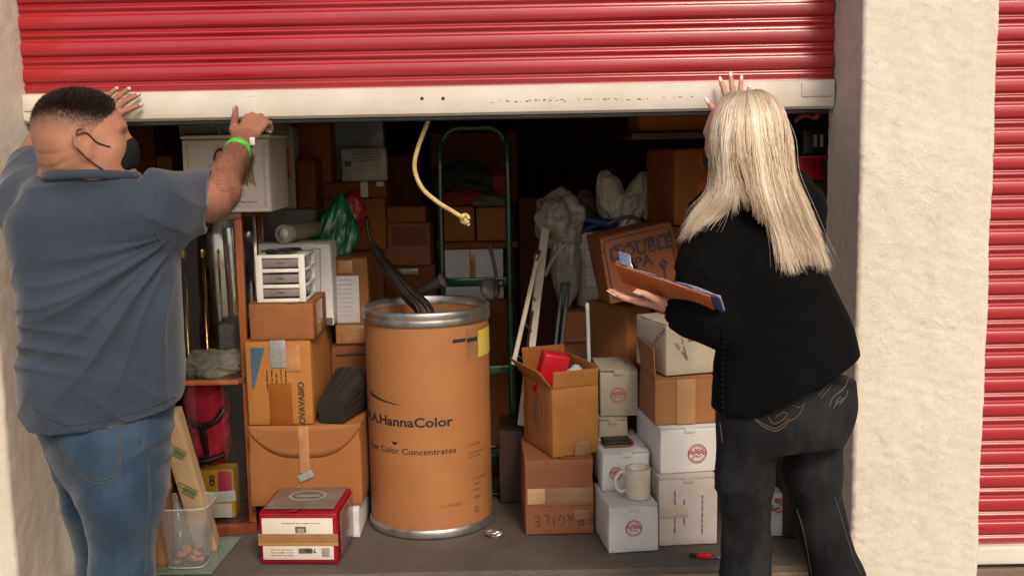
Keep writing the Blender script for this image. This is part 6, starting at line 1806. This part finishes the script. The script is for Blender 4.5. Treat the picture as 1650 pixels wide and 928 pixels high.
# hair: thousands of short clipped hairs, dense on top, fading at the sides
Nb = vnormals(Vb, Fb)
loc = (Vb - hc) @ RH / HS                                          # right, front, up
fade = np.clip((loc[:, 2] - .004 + .15 * np.clip(loc[:, 1], -.1, .03)) / .080, 0, 1)
hairline = loc[:, 1] < (.072 - 1.2 * np.clip(.07 - loc[:, 2], 0, 1))
okh = (fade > .02) & hairline & (np.linalg.norm(loc, axis=1) < .16) & ~((np.abs(loc[:, 0]) > .072) & (np.abs(loc[:, 1] + .012) < .022) & (loc[:, 2] < .03))
idx = np.where(okh)[0]
sa = body.data.attributes.new('stubble', 'FLOAT', 'POINT'); sa.data.foreach_set('value', (np.where(okh, np.clip(fade, 0, 1) ** 1.1 * .9, 0)).astype(np.float32))
pr = .012 + .988 * fade[idx] ** 2.2; pr /= pr.sum()
rr = np.random.default_rng(5); pick = rr.choice(idx, 80000, p=pr)
base = Vb[pick] + rr.normal(size=(len(pick), 3)) * .0022
fd = fade[pick]; ln_ = .0018 + .0085 * fd ** 1.8 * (.6 + .6 * rr.random(len(pick)))
dirn = Nb[pick] * .75 + RH[:, 1] * .45 + RH[:, 2] * .15 + rr.normal(size=(len(pick), 3)) * .22; dirn /= np.linalg.norm(dirn, axis=1, keepdims=True)
side = np.cross(dirn, rr.normal(size=(len(pick), 3))); side /= np.linalg.norm(side, axis=1, keepdims=True); wd = .00016 + .0004 * fd
base = base - Nb[pick] * .0008
T = np.empty((len(pick), 3, 3)); T[:, 0] = base - side * wd[:, None]; T[:, 1] = base + side * wd[:, None]; T[:, 2] = base + dirn * ln_[:, None]
mo('short_hair', T.reshape(-1, 3), np.arange(len(pick) * 3).reshape(-1, 3), pm('dark_brown_hair', (.034, .021, .014), .5, .3, 30, 0), man, smooth=False, world=True)
fa_ = np.where((Vb[:, 1] > 2.88) & (Vb[:, 1] < 3.21) & (Vb[:, 0] > PP(300, 300, 2.9)[0]))[0]     # forearm hair
pick = rr.choice(fa_, 2600); base = Vb[pick] + rr.normal(size=(len(pick), 3)) * .002
ax_ = unit(wrR - elR); dirn = Nb[pick] * .45 + ax_ * .5 + vec(.2, 0, -.35) + rr.normal(size=(len(pick), 3)) * .3; dirn /= np.linalg.norm(dirn, axis=1, keepdims=True)
side = np.cross(dirn, rr.normal(size=(len(pick), 3))); side /= np.linalg.norm(side, axis=1, keepdims=True)
T = np.empty((len(pick), 3, 3)); T[:, 0] = base - side * .00032; T[:, 1] = base + side * .00032; T[:, 2] = base + dirn * (.006 + .010 * rr.random(len(pick)))[:, None]
mo('arm_hair', T.reshape(-1, 3), np.arange(len(pick) * 3).reshape(-1, 3), pm('dark_brown_hair', (.026, .016, .011)), man, smooth=False, world=True)
# mask, straps, wristband
S = SDF(hc - .17, hc + .17, .0035)
q = hq
S.ell(q(0, .050, -.052), np.array((.066, .064, .062)) * HS, RH, .02); S.ell(q(0, .108, -.030), np.array((.018, .016, .03)) * HS, RH, .03)
S.plane_cut(q(0, .030, 0), -f_); S.plane_cut(q(0, .10, -.004), unit(u_ * 1 - f_ * .25))
S.plane_cut(q(0, 0, -.115), -u_)
Vm, Fm = S.mesh(2)
MASK = cloth_mat('black_mask', (.008, .008, .009), 900, sheen=0)
mk_ = mo('face_mask', Vm, Fm, MASK, man, world=True)
def strap(pts): 
    out = []
    for i_, (a, b, c_) in enumerate(pts):
        p_ = q(a * 1.05, b, c_); nn_ = bvhB.find_nearest(Vector(p_))
        out.append(np.array(nn_[0] + nn_[1] * .0025) if i_ else p_)
    mo('ear_loop', *tube(out, .0017, 6, 6), BLACK_P, mk_, world=True)
for s in (-1, 1):
    strap([(s * .070, .050, -.018), (s * .078, .020, -.004), (s * .085, .000, .018), (s * .086, -.022, .016)])
    strap([(s * .064, .050, -.088), (s * .076, .020, -.062), (s * .082, -.004, -.040), (s * .084, -.024, -.012)])
wb = wrR + (PP(352, 308, 2.99) - wrR) * .17; wd_ = unit(wrR - PP(352, 308, 2.99))
def band(bvh, c, ax, half, off, n=40):
    u = unit(np.cross(ax, vec(0, 0, 1))); v = np.cross(ax, u); g = []
    for k_ in (-half, -half * .9, half * .9, half):
        row = []
        for a in np.linspace(0, 2 * math.pi, n, endpoint=False):
            d = u * math.cos(a) + v * math.sin(a); o_ = c + ax * k_; h = bvh.ray_cast(Vector(o_ + d * .15), Vector(-d))
            r0 = np.linalg.norm(np.array(h[0]) - o_) if h[0] is not None else .035
            row.append(o_ + d * (min(r0, .05) + (off if abs(k_) < half else 0)))
        g.append(row)
    V = np.array(g).reshape(-1, 3); F = [(i * n + j, i * n + (j + 1) % n, (i + 1) * n + (j + 1) % n, (i + 1) * n + j) for i in range(3) for j in range(n)]
    return V, F
wb_o = mo('wristband', *band(bvhB, wb, wd_, .0125, .0035), pm('neon_green_band', (.06, .50, .035), .4, .05), man, world=True)
cl = surf(bvhB, 404, 229, .006)
if cl is not None: mo('band_clasp', *soft_box(cl[0] - .008, cl[0] + .008, cl[1] - .005, cl[1] + .004, cl[2] - .012, cl[2] + .012, .003, 2), pm('clasp_white', (.6, .62, .6), .3), wb_o, world=True)
# ------------------------------------------------------------------ the woman
SKIN_W = skin_mat('fair_skin', (.56, .29, .19), (.50, .20, .13))
NAIL_W = pm('white_nail', (.80, .72, .68), .25)
BLACKK = cloth_mat('black_knit', (.0030, .0029, .0030), 700, .2, .95, sheen=.0); BLACKK.node_tree.nodes['Principled BSDF'].inputs['Specular IOR Level'].default_value = .12
BDENIM = cloth_mat('charcoal_denim', (.0060, .0062, .0074), 700, .4, .85, (.052, .055, .062), sheen=.0)
woman = thing('person', 'long-haired blonde woman in black holding a clipboard and raising the door', 'person', loc=(P(1270, 700, 2.8).x, 2.8, GZ))
Yw = 2.74
hc2 = PP(1196, 224, Yw + .02); hf2 = vec(-.66, .74, -.06)
wsL = PP(1152, 352, 2.76); weL = PP(1148, 512, 2.72); wwL = PP(1082, 492, 2.775)
wsR = PP(1283, 338, 2.80); weR = PP(1280, 308, 3.03); wwR = PP(1186, 208, 3.262)
whL, whR = PP(1207, 690, 2.74), PP(1316, 672, 2.84)
wkL, wkR = PP(1203, 880, 2.74), PP(1322, 842, 2.86)
waL, waR = vec(wkL[0] + .0, 2.84, GZ + .09), vec(P(1395, 1080, 2.98).x, 2.98, GZ + .09)
S = SDF((.18, 2.40, GZ - .02), (1.06, 3.50, 1.62), VOX)
r2_, f2_, u2_, RW, wq = head(S, hc2, hf2, (-.08, .0, 1), .98, .88)
S.cone(PP(1205, 318, 2.78), hc2 + vec(.01, 0, -.03), .056, .055, .04)
S.rows([zrow(1165, 1280, 345, 2.79, .09, -.1), zrow(1158, 1300, 400, 2.79, .105, -.1), zrow(1172, 1310, 480, 2.78, .10, 0), zrow(1192, 1330, 570, 2.80, .095, .15), zrow(1195, 1335, 660, 2.81, .09, .2)], .05)
S.chain([PP(1205, 330, 2.79), wsL], [.055, .052], .04); S.chain([PP(1215, 325, 2.79), wsR], [.055, .052], .04)
S.chain([wsL, weL, wwL], [.050, .038, .024], .03); S.chain([wsR, weR, wwR], [.050, .040, .024], .03)
S.chain([whL + vec(0, .01, 0), wkL, waL], [.062, .042, .032], .02); S.chain([whR + vec(0, .01, 0), wkR, waR], [.062, .044, .032], .02)
for an in (waL, waR): S.chain([an, an + vec(0, .03, -.05), an + vec(0, .14, -.06)], [.034, .03, .026], .02)
n1 = hand(S, wwL, (-.96, .10, .12), (.10, .12, .98), -1, [.15, .18, .2, .22], .10, .96, thumb=(.90, .35, .30), tc=.3, slim=.96)
n2 = hand(S, wwR, (.02, .10, .98), (0, 1, -.1), 1, [.12, .08, .10, .14], .30, .95, thumb=(.75, .62, .1), tc=.2, slim=.95)
Vb2, Fb2 = S.mesh(3)
wb2 = mo('body', Vb2, Fb2, SKIN_W, woman, world=True); tan_attr(wb2, np.zeros(len(Vb2)))
nails_part(n1, NAIL_W, woman, 1.5); nails_part(n2, NAIL_W, woman, 1.5)
# cardigan
S = SDF((.18, 2.40, .45), (1.10, 3.40, 1.5), VOX)
S.rows([zrow(1160, 1290, 322, 2.79, .07, -.1), zrow(1140, 1304, 345, 2.79, .10, -.1), zrow(1126, 1320, 390, 2.785, .125, -.1), zrow(1132, 1330, 440, 2.78, .135, -.05), zrow(1145, 1350, 480, 2.78, .14, 0), zrow(1154, 1370, 520, 2.78, .15, .08), zrow(1160, 1380, 565, 2.785, .165, .12), zrow(1159, 1384, 610, 2.79, .185, .15), zrow(1157, 1382, 660, 2.79, .192, .18), zrow(1156, 1376, 700, 2.79, .195, .2)], .03, 2.3)
S.cone(PP(1206, 600, 2.75), PP(1206, 700, 2.74), .085, .098, .05)
S.chain([PP(1200, 332, 2.79), wsL], [.062, .066], .05); S.chain([PP(1220, 328, 2.79), wsR], [.062, .066], .05)
S.chain([wsL, PP(1135, 440, 2.73), weL + vec(-.005, 0, 0)], [.066, .068, .056], .04)
cuffW = wwL + (weL - wwL) * .06
S.chain([weL, weL + (wwL - weL) * .5 + vec(0, 0, -.01), cuffW + (wwL - weL) * .15], [.056, .050, .040], .04)
S.cone(weL + vec(.03, .0, -.02), PP(1160, 470, 2.74), .05, .06, .05)
S.chain([wsR, weR, weR + (wwR - weR) * .8], [.066, .046, .038], .04)
dW = unit(wwL - weL); S.plane_cut(cuffW, unit(dW + vec(-.3, 0, 0)), cuffW - .09, cuffW + .09); S.cone(cuffW - dW * .03, cuffW + dW * .04, .030, .032, 0, cut=True)
cR = weR + (wwR - weR) * .66; S.plane_cut(cR, unit(wwR - weR), cR - .1, cR + .1)
def img_plane(a, b, Y):           # plane through two picture points and the camera-facing direction, kept above
    A, B = PP(a[0], a[1], Y), PP(b[0], b[1], Y); n_ = np.cross(B - A, A - np.array(CAM)); n_ = unit(n_); return A, (n_ if n_[2] < 0 else -n_)
A_, n_ = img_plane((1195, 678), (1378, 590), 2.66); S.plane_cut(A_, unit(n_ + vec(0, .25, 0)))
A_, n_ = img_plane((1150, 672), (1240, 674), 2.66); S.plane_cut(A_, unit(n_ + vec(0, .25, 0)))
ncw = PP(1205, 318, 2.70); S.cone(ncw + vec(0, .06, -.02), ncw + vec(0, .06, .12), .060, .068, 0, cut=True)
Vs, Fs = S.mesh(3); N = vnormals(Vs, Fs)
disp = .0035 * fnoise(Vs, 11, 41, 3)
Aw = PP(1175, 520, 2.66); th = np.arctan2(Vs[:, 2] - Aw[2], Vs[:, 0] - Aw[0]); rw = np.hypot(Vs[:, 2] - Aw[2], Vs[:, 0] - Aw[0])
disp += .0016 * fold(th * 8 + fnoise(Vs, 4, 42)) * np.clip((rw - .04) / .1, 0, 1) * np.clip((.35 - rw) / .2, 0, 1) * np.clip(-N[:, 1], 0, 1)
arm = np.clip((PP(1165, 400, 2.7)[0] - Vs[:, 0]) / .05, 0, 1); disp += .0022 * arm * fold((Vs[:, 2] + .3 * Vs[:, 0]) * 50 + 3.5 * fnoise(Vs, 7, 43))
Vs = Vs + N * disp[:, None]
card = mo('cardigan', Vs, Fs, BLACKK, woman, world=True)
bvhC = BVHTree.FromPolygons([tuple(v) for v in Vs], Fs.tolist())
# scalloped trim at cuff and side edge
g = G(); uu = unit(np.cross(dW, vec(0, 0, 1))); vv = np.cross(dW, uu)
for a in np.linspace(0, 2 * math.pi, 16, endpoint=False):
    c = cuffW + (uu * math.cos(a) + vv * math.sin(a)) * .037; g.add(tube([c - dW * .006, c + dW * .004, c + dW * .009], [.008, .0075, .002], 7, 2))
mo('scalloped_cuff', *g.out(), BLACKK, card, world=True)
g = G()
for py in np.arange(540, 668, 9):
    for px in (1166, 1170, 1176):
        p_ = surf(bvhC, px, py, .003)
        if p_ is not None:
            g.add((ico(1)[0] * .007 + p_, ico(1)[1])); break
if g.n: mo('scalloped_edge', *g.out(), BLACKK, card, world=True)
# jeans
S = SDF((.18, 2.40, GZ), (1.30, 3.40, .95), VOX)
S.rows([zrow(1168, 1378, 610, 2.79, .135, .2), zrow(1163, 1376, 650, 2.79, .140, .22), zrow(1158, 1368, 690, 2.79, .132, .25), zrow(1160, 1362, 712, 2.79, .12, .28)], .04, 2.3)
S.chain([whL + vec(.0, 0, .01), PP(1200, 770, 2.73), wkL, PP(1201, 925, 2.74), waL + vec(0, -.02, .02), waL + vec(0, 0, -.07)], [.082, .072, .0575, .058, .068, .080], .03)
S.chain([whR, PP(1309, 760, 2.83), wkR, PP(1350, 930, 2.88), waR + vec(-.02, -.02, .02), waR + vec(0, 0, -.07)], [.080, .072, .066, .070, .078, .085], .03)
S.ell(PP(1225, 680, 2.72), (.080, .07, .075), None, .05); S.ell(PP(1318, 660, 2.77), (.080, .07, .08), None, .05)
Vj, Fj = S.mesh(3); N = vnormals(Vj, Fj)
zk = PP(1203, 790, 2.7)[2]
e = np.exp(-((Vj[:, 2] - zk) / .09) ** 2); disp = .0050 * e * fold((Vj[:, 2] + .55 * np.abs(Vj[:, 0] - .75)) * 30 + 3.6 * fnoise(Vj, 9, 51)) * np.clip(.4 + fnoise(Vj, 8, 55), 0, 1) + .0045 * fnoise(Vj, 12, 52, 4)
Vj = Vj + N * disp[:, None]
wj = mo('jeans', Vj, Fj, BDENIM, woman, world=True)
bvhW = BVHTree.FromPolygons([tuple(v) for v in Vj], Fj.tolist())
EMB = pm('copper_embroidery', (.085, .048, .026), .6); EMB2 = pm('grey_embroidery', (.10, .085, .075), .6)
for i, ln in enumerate(([(1216, 674), (1228, 686), (1248, 694), (1262, 688), (1272, 676)], [(1219, 676), (1232, 684), (1248, 690), (1260, 684), (1270, 674)], [(1237, 670), (1246, 682), (1258, 678), (1268, 668), (1262, 664), (1250, 672)], [(1270, 678), (1283, 672), (1292, 660), (1296, 648)],
                        [(1276, 652), (1286, 656), (1296, 652)], [(1318, 638), (1326, 628), (1336, 618)], [(1322, 642), (1331, 632), (1340, 620)])):
    seam(bvhW, ln, .0014, EMB, 'pocket_embroidery', wj)
for i, ln in enumerate(([(1336, 655), (1342, 640), (1352, 632), (1362, 622), (1368, 606)], [(1342, 658), (1350, 648), (1362, 640), (1366, 628)], [(1346, 650), (1352, 640), (1358, 644), (1352, 652)], [(1160, 680), (1163, 700), (1164, 712)])):
    seam(bvhW, ln, .0013, EMB2, 'pocket_embroidery', wj)
seam(bvhW, [(1345, 800), (1360, 850), (1376, 900), (1388, 926)], .0013, EMB2, 'side_stitch', wj, dash=.006)
seam(bvhW, [(1284, 820), (1296, 860), (1308, 926)], .0016, EMB, 'inner_seam', wj)
shoe(waL, (-.1, 1, 0), BLACK_P, BLACK_R, woman); shoe(waR, (.2, 1, 0), BLACK_P, BLACK_R, woman)
# mask
S = SDF(hc2 - .16, hc2 + .16, .0035); q = wq
S.ell(q(0, .050, -.052), np.array((.060, .062, .058)), RW, .02); S.ell(q(0, .106, -.030), np.array((.017, .015, .028)), RW, .03)
S.plane_cut(q(0, .030, 0), -f2_); S.plane_cut(q(0, .10, -.012), unit(u2_ - f2_ * .25)); S.plane_cut(q(0, 0, -.110), -u2_)
mk2 = mo('face_mask', *S.mesh(2), MASK, woman, world=True)
for s in (-1, 1): mo('ear_loop', *tube([q(s * .062, .05, -.02), q(s * .074, .02, -.004), q(s * .084, 0, .018), q(s * .085, -.02, .016)], .0016, 6, 6), BLACK_P, mk2, world=True)
# hair: strands from the crown over the back of the head and shoulders
def hair_mat():
    k = NB('blonde_hair'); b = k.b
    at = k.n('Attribute'); at.attribute_name = 'strand'; ar = k.n('Attribute'); ar.attribute_name = 'along'
    c = k.ramp(at.outputs['Fac'], [(0, (.22, .13, .07)), (.3, (.52, .37, .23)), (.62, (.74, .57, .40)), (1, (.86, .76, .62))])
    root = k.ramp(ar.outputs['Fac'], [(.04, (.75,)), (.26, (0,))])
    c = k.mix(root, c, (.17, .115, .075))
    k.l(c, b.inputs['Base Color']); b.inputs['Roughness'].default_value = .38; b.inputs['Specular IOR Level'].default_value = .45
    b.inputs['Anisotropic'].default_value = .5
    b.inputs['Subsurface Weight'].default_value = 0
    return k.m
HAIR = hair_mat()
guides = np.array([   # picture points of eight locks, crown to tip
    [(1178, 158), (1156, 176), (1147, 220), (1150, 275), (1146, 315), (1124, 352), (1103, 398)],
    [(1186, 152), (1166, 172), (1157, 222), (1162, 280), (1160, 318), (1142, 346), (1112, 388)],
    [(1194, 149), (1180, 170), (1172, 224), (1180, 284), (1182, 318), (1172, 338), (1146, 356)],
    [(1202, 148), (1196, 170), (1194, 226), (1206, 288), (1218, 335), (1236, 384), (1243, 432)],
    [(1208, 148), (1212, 170), (1218, 226), (1229, 288), (1245, 335), (1262, 392), (1272, 446)],
    [(1214, 149), (1228, 170), (1240, 226), (1249, 286), (1268, 338), (1286, 396), (1294, 456)],
    [(1220, 152), (1244, 169), (1261, 224), (1268, 278), (1287, 336), (1308, 396), (1316, 452)],
    [(1226, 157), (1256, 176), (1276, 226), (1280, 276), (1298, 330), (1322, 390), (1330, 440)]], float)
r = np.random.default_rng(9)
NS = 9000; K = 7; segs = 22
Vh = []; Fh = []; st = []; al = []; base_i = 0
lockc = r.random(60); 
for i in range(NS):
    q_ = r.random()
    s = .27 * r.random() if q_ < .30 else (.27 + .23 * r.random() if q_ < .43 else .5 + .5 * r.random())
    gsel = s * 7; a = int(min(gsel, 6)); f = gsel - a
    gp = guides[a] * (1 - f) + guides[a + 1] * f
    sc0 = (int(s * 24) + .5) / 24 * 7; a2 = int(min(sc0, 6)); f2 = sc0 - a2
    wk = (np.array([0, 0, .1, .3, .5, .68, .85]) * (.9 if r.random() < .8 else .2))[:, None]
    gp = gp * (1 - wk) + (guides[a2] * (1 - f2) + guides[a2 + 1] * f2) * wk
    layer = r.random()
    side_ = (s - .5) * 2
    # depth of each guide point: round the back of the head, then lying on the back
    rad = np.array([.050, .088, .112, .112, .115, .095, .085]) * (1 - .28 * layer)
    yc = np.array([Yw + .02, Yw + .02, Yw + .01, Yw + .01, Yw - .005, Yw - .015, Yw - .01])
    Yk = yc - rad * np.sqrt(np.clip(1 - .96 * side_ ** 2, .0, 1)) * np.array([1, 1, 1, 1, .9, .72, .62])
    jit = r.normal(size=2) * np.array([1.6, .8]) * (2.3 if r.random() < .07 else 1.15)
    grow = np.array([.3, .6, 1, 1.3, 1.8, 2.6, 3.6])
    pts = []
    shrink = 1 - .10 * layer
    for k_ in range(K):
        px = gp[k_, 0] + jit[0] * grow[k_]; py = gp[k_, 1] + jit[1] * grow[k_] + (layer * 7 if k_ < 2 else 0)
        cx = (guides[0][k_, 0] + guides[7][k_, 0]) / 2; px = cx + (px - cx) * (shrink if k_ < 4 else 1)
        pts.append(PP(px, py, Yk[k_]))
    path = smooth_path(pts, 4)
    cut_ = (.84 + .16 * lockc[int(s * 24)]) * (1 - .36 * r.random() ** 1.5) * (.86 if .28 < s < .5 else 1)
    nn = max(6, int(len(path) * cut_)); path = path[:nn]
    for (ec, er) in ((wq(0, -.012, .030), np.array((.081, .103, .090)) * .98), (wq(0, -.042, -.03), np.array((.075, .064, .086)) * .98)):   # keep it outside the skull
        lc = (path - ec) @ RW / er; nq = np.linalg.norm(lc, axis=1); ins = nq < 1.0 + .10 * (1 - layer)
        tgt = 1.0 + .10 * (1 - layer)
        path = np.where(ins[:, None], ec + (lc / np.maximum(nq, .2)[:, None] * tgt * er) @ RW.T, path)
    lift = .004 + .012 * (1 - layer)
    for k_ in range(int(nn * .38), nn):        # lie on the shoulders and back instead of sinking in
        dv_ = Vector(path[k_]) - CAM; L_h = dv_.length; hit = bvhC.ray_cast(CAM, dv_ / L_h)
        if hit[0] is not None and hit[3] < L_h + lift:
            path[k_] = np.array(hit[0] + hit[1] * lift)
    # clumping and slight wave
    path[1:-1] = (path[:-2] + 2 * path[1:-1] + path[2:]) / 4; path[1:-1] = (path[:-2] + 2 * path[1:-1] + path[2:]) / 4
    cl_ = int(s * 24); ph = lockc[cl_] * 6.28; u = np.linspace(0, 1, nn)
    path[:, 0] += .009 * np.sin(u * 6.5 + ph) * u + .004 * np.sin(u * 13 + ph * 3) * u + .0015 * np.sin(u * 16 + i)
    wdt = (.0005 + .00045 * r.random()) * np.clip(1.15 - u ** 2, .12, 1)
    T = np.gradient(path, axis=0); T /= np.linalg.norm(T, axis=1, keepdims=True)
    view = unit(path.mean(0) - np.array([cx * 0 + hc2[0], hc2[1], path.mean(0)[2]]))
    sd = np.cross(T, view); sd /= np.maximum(np.linalg.norm(sd, axis=1, keepdims=True), 1e-6)
    nr_ = np.cross(sd, T)
    ring = np.stack([path - sd * wdt[:, None], path + nr_ * wdt[:, None] * .6, path + sd * wdt[:, None]], 1)
    Vh.append(ring.reshape(-1, 3))
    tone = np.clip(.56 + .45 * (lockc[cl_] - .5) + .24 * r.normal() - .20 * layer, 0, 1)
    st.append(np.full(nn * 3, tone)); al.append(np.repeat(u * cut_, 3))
    for k_ in range(nn - 1):
        b0 = base_i + k_ * 3
        Fh += [(b0, b0 + 1, b0 + 4, b0 + 3), (b0 + 1, b0 + 2, b0 + 5, b0 + 4)]
    base_i += nn * 3
hair = mo('long_hair', np.concatenate(Vh), Fh, HAIR, woman, world=True)
for nm, arr in (('strand', st), ('along', al)):
    at = hair.data.attributes.new(nm, 'FLOAT', 'POINT'); at.data.foreach_set('value', np.concatenate(arr).astype(np.float32))
# under-cap so that no skin shows between the strands
S = SDF(hc2 - .16, hc2 + .16, .004)
S.ell(wq(0, -.012, .030), np.array((.078, .099, .086)) * .98, RW, .02); S.ell(wq(0, -.042, -.03), np.array((.070, .058, .080)) * .98, RW, .03)
S.plane_cut(wq(0, .055, .06), unit(f2_ * 1 - u2_ * .75))
capm = mo('hair_cap', *S.mesh(2), HAIR, woman, world=True)
n_ = len(capm.data.vertices)
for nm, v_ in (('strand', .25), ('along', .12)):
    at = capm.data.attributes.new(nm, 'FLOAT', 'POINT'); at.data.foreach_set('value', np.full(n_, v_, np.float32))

# ------------------------------------------------------------------ the clipboard in her hand
A = PP(1008, 431, 2.73); B = PP(1138, 475, 2.61)
ex = unit(B - A); L = np.linalg.norm(B - A) + .02
ey = vec(-.15, .85, -.36); ey = unit(ey - ex * ex.dot(ey)); ez = np.cross(ex, ey)
Mc = Matrix(((ex[0], ey[0], ez[0], A[0]), (ex[1], ey[1], ez[1], A[1]), (ex[2], ey[2], ez[2], A[2]), (0, 0, 0, 1)))
t = thing('clipboard', 'clipboard with papers held out in the woman\'s left hand', 'clipboard', Mc)
mo('board', *soft_box(-.03, L - .01, 0, .095, -.0016, .0016, .001, 6), pm('orange_hardboard', (.44, .11, .025), .45, .15, 8, .1), t)
for k_ in range(3):
    V, F = soft_box(.0, L + .012, .002 + .002 * k_, .09, .0022 + .0012 * k_, .0030 + .0012 * k_, .0003, 8)
    V[:, 2] += .006 * np.sin(V[:, 0] * 14 + k_) ** 2 * np.clip(V[:, 0] / .12, 0, 1) * (1 + .3 * k_)
    mo('paper', V, F, pm('lilac_paper', (.62, .60, .68), .6, .06) if k_ else pm('blue_paper', (.05, .06, .22), .6), t)
cl_ = mo('clip', *soft_box(-.034, .016, .002, .105, .0068, .011, .002, 4), CHROME, t)
V, F = soft_box(-.026, .014, .006, .09, .011, .042, .004, 5); V[:, 0] -= (V[:, 2] - .011) * .7; V[:, 0] += np.clip(V[:, 0], 0, 1) * -(V[:, 2] - .011) * 14
mo('clip_lever', V, F, CHROME, cl_)

# every carton gets its own shade; all its panels share it
_rs = np.random.default_rng(77)
for o_ in list(C.objects):
    if o_.parent is None and o_.type == 'EMPTY':
        v_ = float(_rs.random()); o_.color = (v_, v_, v_, 1)
        for c_ in o_.children:
            c_.color = (v_, v_, v_, 1)
            for d_ in c_.children: d_.color = (v_, v_, v_, 1)
